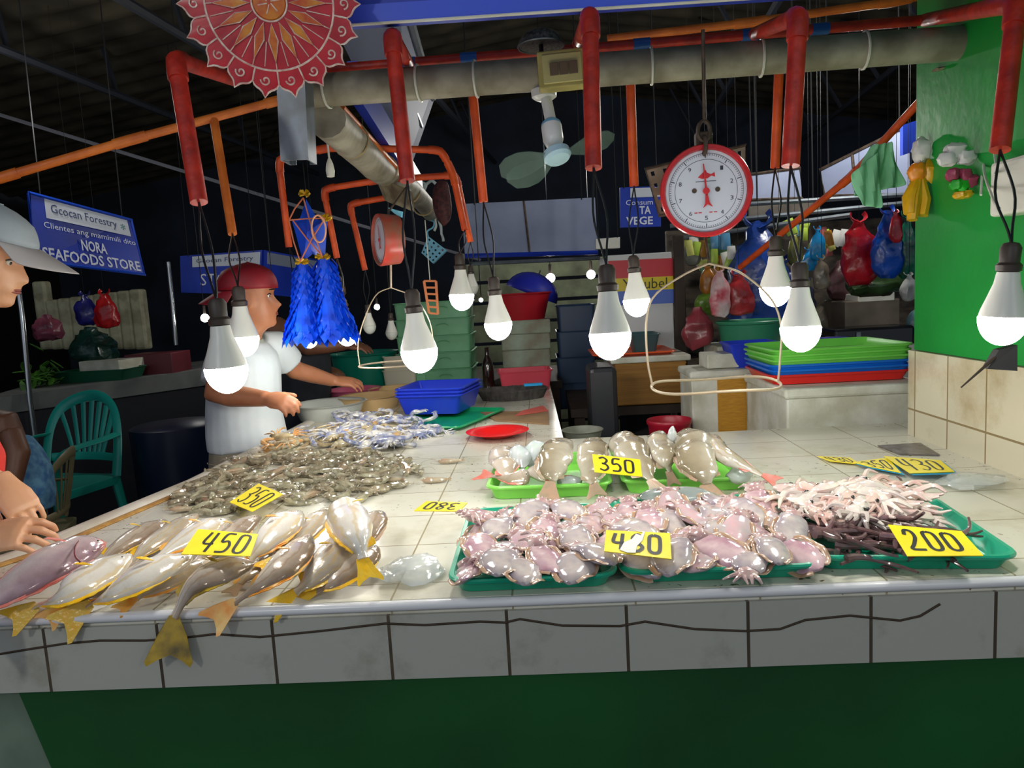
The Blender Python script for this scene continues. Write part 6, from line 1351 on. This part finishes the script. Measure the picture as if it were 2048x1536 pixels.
def hand(mb, w, f, n_, side=1, curl=.35, L=.175, spread=.1, wr=(.026, .019), thumb=(.7, .65, -.35), curls=None):
    """wrist w, direction f, back-of-hand normal n_, thumb on side*(f x n_)"""
    w, f, n_ = V(w), V(f).normalized(), V(n_); n_ = (n_-f*n_.dot(f)).normalized(); l = f.cross(n_)*side; P = L*.5; k = L/.175
    mb.tube([w-f*.02*k, w+f*P*.15, w+f*P*.5, w+f*P*.9, w+f*P*1.05], [(wr[0]*k, wr[1]*k), (.032*k, .019*k), (.042*k, .018*k), (.042*k, .014*k), (.036*k, .009*k)], 14, hint=n_)
    for i, (o, ln, r_) in enumerate(((.031, .070, .0085), (.0105, .078, .0088), (-.0105, .073, .0085), (-.031, .057, .0075))):
        b = w+f*P*(.93-.04*abs(i-1.2))+l*o*k; d = (f+l*(1.3-i)*spread).normalized(); pts = [b-d*.015*k, b]; rr_ = [r_*.9*k, r_*1.05*k]; c_ = (curls[i] if curls else curl)
        ax = d.cross(n_).normalized(); dd = d
        for j, q in enumerate((.45, .3, .25)):
            dd = (Matrix.Rotation(-c_*(1.0+.25*j), 3, ax) @ dd); 
            pts += [pts[-1]+dd*ln*q*.5*k, pts[-1]+dd*ln*q*k]; rr_ += [r_*(.95-.08*j)*k, r_*(1.0-.1*j)*k]
        rr_[-1] *= .62; mb.tube(pts, rr_, 10)
    tb = w+f*P*.22+l*.026*k; a, b_, c_ = thumb; d = (f*a+l*b_+n_*c_).normalized(); d2 = (f*(a+.4)+l*(b_-.35)+n_*c_).normalized()
    mb.tube([tb-d*.012*k, tb, tb+d*.028*k, tb+d*.045*k, tb+d*.045*k+d2*.02*k, tb+d*.045*k+d2*.032*k], [.013*k, .015*k, .012*k, .0105*k, .0105*k, .006*k], 10)
def HM(p, fwd, upv, s=1):
    f = V(fwd).normalized(); u = V(upv); y = u.cross(f).normalized(); u = f.cross(y)
    return Matrix.Translation(p) @ Matrix((f, y, u)).transposed().to_4x4()
def cap(parent, M, s, mat, bmat, brim_dir, name='cap', h=.225, back=False, btilt=0., low=.64, blen=.072):
    mb = MB(); rings = []
    for z in (low, low+.06, .76, .84, .90, .955, 1.0, 1.035, 1.045):
        zz = min(z, 1.0); k = 1.09
        F = (interp(FT, max(min(z-.03, .99), .6)))*k+.006; B = interp(BT, max(min(z-.03, .99), .6))*k+.006; W_ = interp(WT, max(min(z-.03, .99), .6))*k+.006
        if z > 1.03: F = B = W_ = .004
        rings.append([M @ V(((F if math.cos(a) > 0 else B)*math.cos(a)*s, W_*math.sin(a)*s, (z*h+.004-(0.012 if (math.cos(a) < 0) and not back else 0)*(1-min(1, (z-low)*6)))*s)) for a in [2*math.pi*i/32 for i in range(32)]])
    mb.loft(rings, caps=(False, True)); o = mb.build(name, mat, parent); sd = o.modifiers.new('s', 'SOLIDIFY'); sd.thickness = .002
    mb = MB(); top_, n = [], 12; sg = 1 if not back else -1; vs = []
    for j in range(4):
        t_ = j/3
        for i in range(n+1):
            a = -1.15+2.3*i/n; F = (interp(FT, low) if not back else interp(BT, low))*1.09+.006; W_ = interp(WT, low)*1.09+.006
            L = blen*max(0, math.cos(a*1.22))**.38
            x = F*math.cos(a)+L*t_; y = W_*math.sin(a)*(1+.0*t_); z = low*h+.004-btilt*t_*.07-.016*t_*(math.sin(a)**2)-.004*t_*t_
            vs.append(M @ V((sg*x*s, y*s, z*s)))
    mb.add(vs, [(j*(n+1)+i, j*(n+1)+i+1, (j+1)*(n+1)+i+1, (j+1)*(n+1)+i) for j in range(3) for i in range(n)])
    b = mb.build('visor', bmat, o); sd = b.modifiers.new('s', 'SOLIDIFY'); sd.thickness = .003; su = b.modifiers.new('u', 'SUBSURF'); su.levels = su.render_levels = 1
    return o
def A_(px, py, y): return Wy(px, py, y)

# vendor in the maroon cap: stands beyond the left edge of the counter, faces right
Y1 = 1.62
ch = A_(520, 650, Y1)+V((-.0, 0, 0)); M1 = HM(A_(508, 655, Y1), V((.93, .30, .0)), V((.03, 0, 1)))
s1 = 1.04
p1 = thing('person', (A_(480, 880, Y1).x, Y1, 0), 'person in backward maroon cap and white T-shirt standing at the counter, facing right', 'person')
shL, shR = A_(455, 690, Y1-.12), A_(548, 690, Y1+.13)     # near and far shoulder
pel = A_(492, 905, Y1); chest = A_(492, 740, Y1); nk = A_(497, 668, Y1)
mb = MB(); head(mb, M1, s1)
mb.tube([A_(490, 700, Y1), A_(495, 672, Y1), A_(506, 640, Y1)], [.058, .052, .05], 16)
tor = [A_(497, 960, Y1), A_(494, 900, Y1), A_(492, 840, Y1), A_(488, 780, Y1), A_(488, 730, Y1), A_(490, 695, Y1), A_(492, 680, Y1)]
trw = [(.135, .125), (.145, .135), (.142, .13), (.14, .12), (.145, .115), (.13, .095), (.06, .06)]
mb.tube(tor, trw, 20, hint=(1, 0, 0))
el1, wr1 = A_(432, 788, Y1-.20), A_(534, 798, Y1-.30)
mb.tube([shL, shL.lerp(el1, .5), el1, el1.lerp(wr1, .3), el1.lerp(wr1, .7), wr1], [.052, .047, .043, .042, .034, .027], 14)
el2, wr2 = A_(590, 740, Y1+.22), A_(668, 762, Y1+.33)
mb.tube([shR, shR.lerp(el2, .5), el2, el2.lerp(wr2, .4), wr2], [.05, .045, .04, .036, .026], 14)
hand(mb, wr1, (wr1-el1).normalized()+V((0, 0, -.05)), V((.0, -.5, .8)), -1, .55, .17, .06)
hand(mb, wr2, V((1, .1, -.12)), V((0, -.35, .9)), -1, .38, .165, .14)
for sx in (-.07, .07):
    hp_ = V((tor[0].x+sx, Y1-.02+sx, tor[0].z)); mb.tube([hp_, V((hp_.x, hp_.y, .5)), V((hp_.x, hp_.y-.01, .28)), V((hp_.x, hp_.y+.01, .07))], [.09, .07, .055, .04], 14); mb.tube([V((hp_.x-.03, hp_.y, .04)), V((hp_.x+.15, hp_.y+.03, .03))], [.04, .028], 12)
mb.build('body', skinA, p1, remesh=.0065, relax=3); eyes(M1, s1, p1)
cap(p1, M1, s1, pm('maroon_cap', (150, 26, 40), .55, n=14, col2=(124, 18, 32), bump=.1), MATS['maroon_cap'], 0, back=True, low=.60, btilt=.55)
mb = MB(); rings = []
for z in (.2, .3, .4, .5, .6, .68):
    rings.append([M1 @ V(((-interp(BT, z)*1.04*math.cos(a)-.002)*s1*(1 if abs(a) < 1.3 else .98), interp(WT, z)*1.04*math.sin(a)*s1, z*.225*s1)) for a in [-1.35+2.7*i/16 for i in range(17)]])
mb.loft(rings, closed=False, caps=(False, False)); o = mb.build('hair', hairm, p1); sd = o.modifiers.new('s', 'SOLIDIFY'); sd.thickness = .003
tee = pm('white_tee', (216, 224, 228), .8, n=5, col2=(200, 210, 216), bump=.5, bs=14)
mb = MB()
tt = [A_(496, 892, Y1)]+tor[2:]; tt[0] = A_(496, 890, Y1)
mb.tube([A_(497, 892, Y1), A_(494, 865, Y1), A_(492, 830, Y1), A_(488, 780, Y1), A_(488, 730, Y1), A_(490, 698, Y1), A_(494, 676, Y1)], [(.158, .150), (.160, .148), (.156, .142), (.158, .136), (.16, .132), (.142, .112), (.082, .078)], 24, hint=(1, 0, 0))
mb.tube([shL+V((.03, .03, .01)), shL, shL.lerp(el1, .5), shL.lerp(el1, .82)], [.062, .066, .066, .068], 16)
mb.tube([shR+V((-.03, -.03, .0)), shR, shR.lerp(el2, .45), shR.lerp(el2, .72)], [.062, .063, .062, .064], 16)
mb.warp(.008, 9, 4); mb.build('t_shirt', tee, p1, remesh=.008, relax=4)
mb = MB(); mb.tube([A_(490, 684, Y1), A_(495, 668, Y1)], [(.082, .078), (.062, .060)], 20, hint=(1, 0, 0), cap=False); o = mb.build('collar', pm('grey_green_collar', (176, 186, 172), .8), p1); sd = o.modifiers.new('s', 'SOLIDIFY'); sd.thickness = .008
mb = MB(); mb.tube([A_(499, 985, Y1), A_(497, 930, Y1), A_(495, 880, Y1)], [(.15, .14), (.155, .145), (.15, .138)], 20, hint=(1, 0, 0))
for sx in (-.07, .07):
    hp_ = V((tor[0].x+sx, Y1-.02+sx, tor[0].z)); mb.tube([hp_, V((hp_.x, hp_.y, .42))], [.098, .09], 16)
mb.build('shorts', pm('khaki_shorts', (168, 158, 138), .85, n=8, col2=(144, 134, 114), bump=.4, bs=20), p1, remesh=.01, relax=3)

# fourth person: mostly behind the blue tassels, reaching arm
Y3 = 2.3
p3 = thing('person', (A_(570, 700, Y3).x, Y3, 0), 'person in dark shirt behind the blue tassels reaching a bare brown arm right', 'person')
M3 = HM(A_(655, 640, Y3+.12), V((.95, .1, -.1)), V((.05, 0, 1)))
mb = MB(); head(mb, M3, 1.0); t3 = [V((A_(600, 900, Y3).x, Y3+.1, .45)), A_(606, 820, Y3+.1), A_(606, 740, Y3+.1), A_(612, 690, Y3+.1), A_(630, 665, Y3+.1)]
mb.tube(t3, [(.14, .13), (.145, .12), (.15, .12), (.13, .1), (.05, .05)], 18, hint=(1, 0, 0)); mb.tube([A_(628, 680, Y3+.1), A_(650, 640, Y3+.12)], [.055, .05], 12)
sh3 = A_(548, 655, Y3-.02); e3 = A_(618, 694, Y3-.08); w3 = A_(690, 690, Y3-.02)
mb.tube([sh3, sh3.lerp(e3, .5), e3, e3.lerp(w3, .5), w3], [.06, .055, .043, .036, .026], 14); hand(mb, w3, V((1, .1, -.15)), V((0, -.3, .9)), -1, .3, .165)
sh4 = A_(606, 720, Y3+.18); w4 = A_(646, 738, Y3+.3); mb.tube([sh4, sh4.lerp(w4, .5), w4], [.05, .04, .028], 12); hand(mb, w4, V((1, 0, -.3)), V((0, -.3, .9)), -1, .4, .16)
for sx in (-.08, .08): mb.tube([t3[0]+V((sx, 0, .02)), V((t3[0].x+sx, Y3+.1, .05))], [.08, .045], 12)
mb.build('body', skinC, p3, remesh=.008, relax=3); eyes(M3, 1, p3)
mb = MB(); mb.ell(M3 @ V((-.015, 0, .155)), (.098, .086, .09), None, 20, 12); mb.build('hair', hairm, p3)
mb = MB(); mb.tube(t3[:4]+[A_(620, 680, Y3+.1)], [(.155, .145), (.16, .135), (.165, .135), (.145, .115), (.07, .07)], 20, hint=(1, 0, 0)); mb.build('dark_shirt', pm('dark_shirt', (40, 44, 52), .85), p3, remesh=.01, relax=3)

# customer in the pale visored cap at the left edge
Y2 = .46
p2 = thing('person', (-1.35, .35, 0), 'person in pale grey cap and red shirt at the left edge handling the red snapper', 'person')
M2 = HM(A_(-50, 598, Y2), V((.94, .22, -.38)), V((.38, .08, 1))); s2 = .93
mb = MB(); head(mb, M2, s2)
nb = A_(-120, 700, Y2+.02); mb.tube([nb, A_(-85, 655, Y2), A_(-55, 600, Y2)], [.06, .052, .052], 16)
t2 = [V((-1.52, .42, .55)), V((-1.50, .42, .8)), V((-1.47, .43, 1.0)), nb+V((-.05, .0, -.06)), nb]
mb.tube(t2, [(.15, .12), (.15, .12), (.155, .12), (.14, .10), (.06, .06)], 20, hint=(1, 0, 0))
for pts, dirn, nn, sd, cr in ((([(-1.38, .26, 1.13), None, None]), 0, 0, 0, 0),): pass
sR, sL = nb+V((-.03, -.15, -.07)), nb+V((-.08, .17, -.07))
eR = V((-1.16, .02, .90)); wR = A_(-42, 1078, .12)
eL = V((-1.26, .28, .97)); wL = A_(6, 965, .27)
mb.tube([sR, sR.lerp(eR, .5), eR, eR.lerp(wR, .5), wR], [.052, .046, .042, .038, .028], 14)
mb.tube([sL, sL.lerp(eL, .5), eL, eL.lerp(wL, .5), wL], [.052, .046, .042, .038, .028], 14)
mb.build('body', skinB, p2, remesh=.0055, relax=3)
hb = MB(); hand(hb, wR, V((1, .05, .10)), V((-.1, -.55, .85)), -1, .42, .165, .05, thumb=(.8, .3, -.5)); h_ = hb.build('near_hand', skinB, p2, remesh=.0028, relax=3)
hb = MB(); hand(hb, wL, V((.62, -.2, -.72)), V((.45, -.45, .75)), 1, .32, .150, .05, thumb=(.8, .45, -.4)); h_ = hb.build('far_hand', skinB, p2, remesh=.0028, relax=3)
eyes(M2, s2, p2)
cap(p2, M2, s2, pm('pale_grey_cap', (176, 186, 192), .7, n=8, col2=(158, 168, 176), bump=.2, bs=60), pm('pale_visor', (190, 184, 182), .6), 0, low=.68, btilt=.35, blen=.105)
mb = MB(); mb.ell(M2 @ V((-.035, 0, .115)), (.068, .0765, .075), None, 20, 12); mb.build('hair', hairm, p2)
coral = pm('coral_red_shirt', (226, 54, 40), .75, n=5, col2=(200, 40, 32), bump=.4, bs=16)
mb = MB(); mb.tube(t2[:4]+[nb+V((0, 0, -.03))], [(.17, .14), (.17, .14), (.175, .14), (.155, .115), (.075, .07)], 20, hint=(1, 0, 0))
mb.tube([sR+V((-.03, .03, 0)), sR, sR.lerp(eR, .75)], [.06, .068, .066], 14); mb.tube([sL+V((-.03, -.03, 0)), sL, sL.lerp(eL, .55), sL.lerp(eL, .95)], [.06, .068, .062, .062], 14)
mb.tube([A_(-90, 850, .30), A_(-42, 920, .29), A_(-40, 985, .28)], [.055, .05, .042], 14)
mb.warp(.006, 10, 8); mb.build('red_shirt', coral, p2, remesh=.008, relax=4)
mb = MB(); mb.tube([V((-1.5, .42, .6)), V((-1.5, .42, .3)), V((-1.48, .4, .02))], [(.17, .14), (.16, .13), (.14, .12)], 18, hint=(1, 0, 0)); mb.build('trousers', pm('dark_red_trousers', (120, 20, 24), .8), p2)

# seated person at far left, back to us
Y4 = 1.9
p4 = thing('person', (A_(10, 1000, Y4).x, Y4, 0), 'person seated at left edge, bare brown shoulder and light blue floral clothing', 'person')
mb = MB(); a = A_(-20, 985, Y4); bt_ = [a+V((0, 0, -.05)), A_(-12, 940, Y4), A_(-8, 890, Y4), A_(-20, 848, Y4), A_(-40, 832, Y4)]
mb.tube(bt_, [(.12, .12), (.115, .12), (.105, .13), (.085, .12), (.045, .05)], 18, hint=(1, 0, 0)); hc = A_(-70, 800, Y4)
mb.tube([A_(-40, 838, Y4), A_(-60, 800, Y4)], [.05, .05], 12); head(mb, HM(A_(-70, 800, Y4), V((-.9, .1, -.1)), V((0, 0, 1))), .95)
mb.tube([A_(20, 860, Y4-.1), A_(36, 905, Y4-.12), A_(26, 960, Y4-.16), A_(-30, 985, Y4-.2)], [.045, .048, .042, .035], 12)
hand(mb, A_(-36, 985, Y4-.2), V((-1, 0, 0)), V((0, 0, 1)), 1, .4, .16)
for sy in (-.1, .1): mb.tube([a+V((0, sy, -.06)), a+V((-.35, sy, -.04)), V((a.x-.37, Y4+sy, .12)), V((a.x-.45, Y4+sy, .04))], [.075, .06, .045, .03], 12)
mb.build('body', skinC, p4, remesh=.009, relax=3); mb = MB(); mb.ell(A_(-62, 760, Y4), (.09, .085, .10), None, 18, 12); mb.build('hair', hairm, p4)
mb = MB(); mb.tube([A_(40, 1010, Y4-.02), A_(42, 985, Y4-.02), A_(40, 940, Y4), A_(34, 900, Y4+.03), A_(36, 872, Y4+.05)], [(.14, .13), (.145, .13), (.125, .12), (.09, .10), (.05, .06)], 18, hint=(1, 0, 0)); mb.warp(.012, 12, 3)
mb.build('floral_dress', pm('light_blue_floral', (120, 176, 210), .8, n=26, col2=(70, 120, 176), amt=.6, bump=.5, bs=14), p4, remesh=.009, relax=2)

# ---------------------------------------------------------------- plastic chairs
def chair(name, label, loc, rz, mat, s=1):
    t = thing(name, loc, label, 'chair'); Mx = Matrix.Translation(loc) @ Matrix.Rotation(rz, 4, 'Z') @ Matrix.Scale(s, 4)
    W2, zs_, zt = .24, .42, .86
    def bp(u, v):   # back surface: u -1..1, v 0..1
        w_ = W2*(1-.12*v*v) if v < .6 else W2*(1-.12*v*v); return V((u*w_, .20+.09*v+.05*(1-u*u)*1-.05, zs_+.02+v*(zt-zs_-.02)))
    mb = MB(); out = [(-1, .0), (-1.02, .3), (-1.0, .6), (-.86, .82), (-.5, .95), (0, 1), (.5, .95), (.86, .82), (1.0, .6), (1.02, .3), (1, .0)]
    mb.tube([Mx @ bp(*p) for p in catmull([(a, b, 0) for a, b in out], 36) for p in [(p.x, p.y)]], (.030*s, .009*s), 8, hint=Mx.to_3x3() @ V((0, 1, 0)))
    mb.tube([Mx @ bp(u/10, .22+.0*(u)) for u in range(-10, 11)], (.022*s, .007*s), 8, hint=Mx.to_3x3() @ V((0, 1, 0))); mb.build('back_frame', mat, t)
    for i in range(7):
        u0 = (i-3)/3*.42; u1 = (i-3)/3*.80; vt = .93-.14*abs((i-3)/3)**2
        mb = MB(); mb.tube([Mx @ bp(u0+(u1-u0)*(k/8)**1.3, .22+(vt-.22)*k/8) for k in range(9)], [(.013*s+.005*s*k/8, .004*s) for k in range(9)], 8, hint=Mx.to_3x3() @ V((0, 1, 0))); mb.build('slat', mat, t)
    mb = MB(); mb.loft([rr_ring(0, 0, .46*q, .44*q, .06, z, Mx) for z, q in ((zs_-.03, .97), (zs_-.0, 1), (zs_+.012, 1), (zs_+.014, .96), (zs_+.006, .85))]); mb.build('seat', mat, t)
    for sx in (-1, 1):
        for sy in (-1, 1):
            mb = MB(); mb.tube([Mx @ V((sx*.20, sy*.18, zs_)), Mx @ V((sx*.235, sy*.225, .0))], [(.03*s, .022*s), (.02*s, .016*s)], 8); mb.build('leg', mat, t)
    for sx in (-1, 1):
        mb = MB(); mb.tube(catmull([Mx @ V(q) for q in ((sx*.235, .2, .66), (sx*.27, .05, .655), (sx*.265, -.15, .64), (sx*.245, -.2, .58), (sx*.22, -.2, .42))], 18), (.024*s, .009*s), 8, hint=Mx.to_3x3() @ V((.3*sx, 0, 1))); mb.build('armrest', mat, t)
    return t
tc_ = pm('teal_chair_plastic', (34, 160, 146), .3); bc_ = pm('beige_chair_plastic', (140, 130, 96), .4)
c1 = Wy(150, 790, 2.95); chair('plastic_chair', 'teal plastic chair with fan-shaped slats in its back, at the left', (c1.x, c1.y-.25, 0), R(-14), tc_, c1.z/.87)
c2 = Wy(105, 878, 2.1); chair('plastic_chair', 'beige plastic chair under the seated person at left', (c2.x-.20, c2.y, 0), R(-72), bc_, .84)

# ---------------------------------------------------------------- things on the green wall
def Wx(px, py, x):
    d = ray(px, py); return CAM+d*((x-CAM.x)/d.x)
XW = X1+.012
mint_c = pm('mint_cloth', (150, 222, 176), .8, n=6, col2=(128, 204, 156), bump=.3, bs=18)
yq = 1.25
cloth('hung_cloth', 'mint green cloth draped over the slanting orange conduit', 'cloth', sheet([Wy(1700, 395, yq-.01), Wy(1812, 370, yq+.03), Wy(1782, 285, yq), Wy(1742, 290, yq)], 10, 12, .022, 3), mint_c, seed=2)
cloth('hung_cloth', 'longer hanging tail of the mint green cloth', 'cloth', sheet([Wy(1722, 412, yq-.05), Wy(1765, 418, yq-.05), Wy(1756, 300, yq-.03), Wy(1700, 350, yq-.03)], 10, 8, .012, 2), mint_c, seed=6)
yb = .98
t = thing('flower_bag', Wy(1845, 330, yb), 'bow of orange and yellow film with a white knot hanging against the green wall', 'bow')
of = pm('orange_film', (236, 120, 20), .3, coat=.4, n=20, col2=(226, 150, 30), bump=.4); yf = pm('yellow_film', (222, 178, 26), .3, coat=.4, n=14, col2=(206, 150, 20), bump=.5); wf = pm('white_film_k', (222, 220, 218), .35, n=20, col2=(188, 186, 186), bump=.5)
mb = MB(); mb.ell(Wy(1842, 302, yb), (.024, .02, .034), None, 14, 10, 0, .5, 2, 4); mb.build('white_knot', wf, t)
mb = MB(); mb.ell(Wy(1834, 345, yb), (.026, .02, .026), None, 14, 10, 0, .4, 3, 4); mb.build('orange_bulge', of, t)
mb = MB(); mb.ell(Wy(1862, 343, yb), (.024, .02, .030), None, 14, 10, 0, .4, 5, 4)
for p in ([(1838, 358), (1828, 400), (1824, 440)], [(1842, 358), (1848, 400), (1846, 432)], [(1834, 358), (1818, 395), (1818, 428)]): mb.tube([Wy(*q, yb-.01*i) for i, q in enumerate(p)], [.012, .018, .014], 8)
mb.warp(.004, 40, 1); mb.build('yellow_tail', yf, t)
yb = Wx(1918, 350, XW-.045).y; t = thing('flower_bag', Wy(1918, 340, yb), 'pink, green and yellow film flower with white wings on the green wall', 'bow')
for nm, c_, r_, m in (('white_wings', [(1895, 318), (1932, 315), (1912, 300)], (.026, .014, .018), wf), ('pink_bulge', [(1905, 350), (1930, 350), (1942, 362)], (.018, .014, .016), pm('pink_film', (180, 60, 110), .35, n=14, col2=(140, 50, 70), bump=.4)), ('green_bulge', [(1912, 370), (1925, 372)], (.017, .015, .015), pm('green_film_k', (40, 190, 40), .35, n=14, col2=(20, 150, 30))), ('yellow_base', [(1920, 390), (1932, 388)], (.018, .015, .010), yf)):
    mb = MB()
    for i, q in enumerate(c_): mb.ell(Wy(*q, yb), r_, None, 12, 8, 0, .5, i+3, 4)
    mb.build(nm, m, t)
t = thing('black_bag', Wy(1905, 250, 1.0), 'black plastic bag with two pointed ears hanging on the green wall', 'bag'); q = [(1872, 300), (1882, 250), (1868, 228), (1895, 238), (1925, 220), (1950, 228), (1952, 280), (1920, 292), (1890, 300)]
mb = MB(); mb.slab([Wy(*p, .98) for p in q], (0, .02, 0)); mb.warp(.006, 20, 3); mb.build('bag_body', pm('black_film', (20, 20, 22), .35, n=12, col2=(40, 40, 44), bump=.5), t, smooth=False, bevel=.004)
t = thing('rag_bundle', Wy(1955, 160, .95), 'bundle of dry brown rags and string tied where the grey pipe meets the green wall', 'rags'); mb = MB()
rnd = random.Random(4)
for i in range(26):
    p = Wy(1950+rnd.uniform(-30, 35), 165+rnd.uniform(-50, 60), .93); d = V((rnd.uniform(-1, 1), rnd.uniform(-.4, .2), rnd.uniform(-1, .6))).normalized()*rnd.uniform(.04, .09); mb.tube(catmull([p, p+d*.5+V((rnd.uniform(-.02, .02), 0, .01)), p+d], 7), (rnd.uniform(.006, .02), .004), 6)
mb.ell(Wy(1955, 170, .96), (.05, .03, .07), None, 12, 8, 0, .5, 3, 4); mb.warp(.008, 20, 5); mb.build('rags', rag, t)
for i, p in enumerate(([(1965, 105, .9), (1968, 200, .9), (1972, 290, .8), (1968, 340, .7), (1985, 395, .5), (2000, 420, .35)], [(1975, 105, .9), (1980, 220, .85), (1992, 330, .6), (1990, 350, .5)], [(1957, 240, .9), (1958, 300, .85), (1964, 345, .75), (1962, 390, .7)])):
    mb = MB(); mb.tube(catmull([Wy(a, b, c_) for a, b, c_ in p], 24), .0032, 6); tag(mb.build('hanging_wire', tie, None), ['pale wire looping down the green wall to the meter box', 'second pale wire beside the looping one ending at the meter box', 'short pale wire hanging left of the other two'][i], 'wire')
a, b = Wx(1990, 370, XW), Wx(2052, 365, XW); ym = (a.y+b.y)/2; zc_ = Wx(2015, 368, XW).z
t = thing('meter_box', (XW, ym, zc_), 'off-white electrical box with blue tape on the green wall at the right edge', 'electrical box')
yy_ = .52; c_ = Wy(2030, 368, yy_); c_.x = XW-.035; c_ = Wy(2034, 372, yy_); kx = (c_-CAM).dot(fw)/FPX
mb = MB(); mb.box((XW-.036, c_.y, c_.z), (.07, .13, 110*kx)); mb.build('case', pm('meter_white', (212, 210, 200), .4), t, smooth=False, bevel=.008)
mb = MB(); mb.box((XW-.045, c_.y-.067, c_.z+.0), (.035, .006, 62*kx)); mb.build('window', pm('meter_dark', (40, 40, 44), .2), t, smooth=False, bevel=.001)
mb = MB(); mb.box((XW-.045, c_.y-.071, c_.z+.012), (.05, .004, .007)); mb.build('blue_tape', pm('violet_blue_tape', (50, 56, 210), .4), t, smooth=False)
# crumpled leaf, black flag and stick on the tiled wall top
t = thing('dry_leaf_wrapper', (X1+.06, .30, 1.105), 'gold-green crumpled wrapper on top of the tiled wall', 'wrapper'); mb = MB(); mb.ell((X1+.03, .28, 1.125), (.05, .10, .018), None, 16, 10, 0, .6, 3, 4); mb.build('wrapper', pm('gold_green', (150, 140, 70), .3, n=30, col2=(70, 84, 40), bump=.8, coat=.4), t)
t = thing('black_fan_scrap', (X1+.02, .34, 1.107), 'dark scrap of plastic with a thin stick on top of the tiled wall', 'scrap'); mb = MB(); mb.slab([Wy(1975, 738, .36), Wy(2035, 742, .34), Wy(2035, 690, .34), Wy(1998, 700, .36)], (.0, .02, .0)); mb.build('scrap', blk, t, smooth=False)
mb = MB(); mb.tube([Wy(1922, 775, .34), Wy(1990, 715, .36)], [.0015, .0035], 6); mb.build('stick', wood, t)
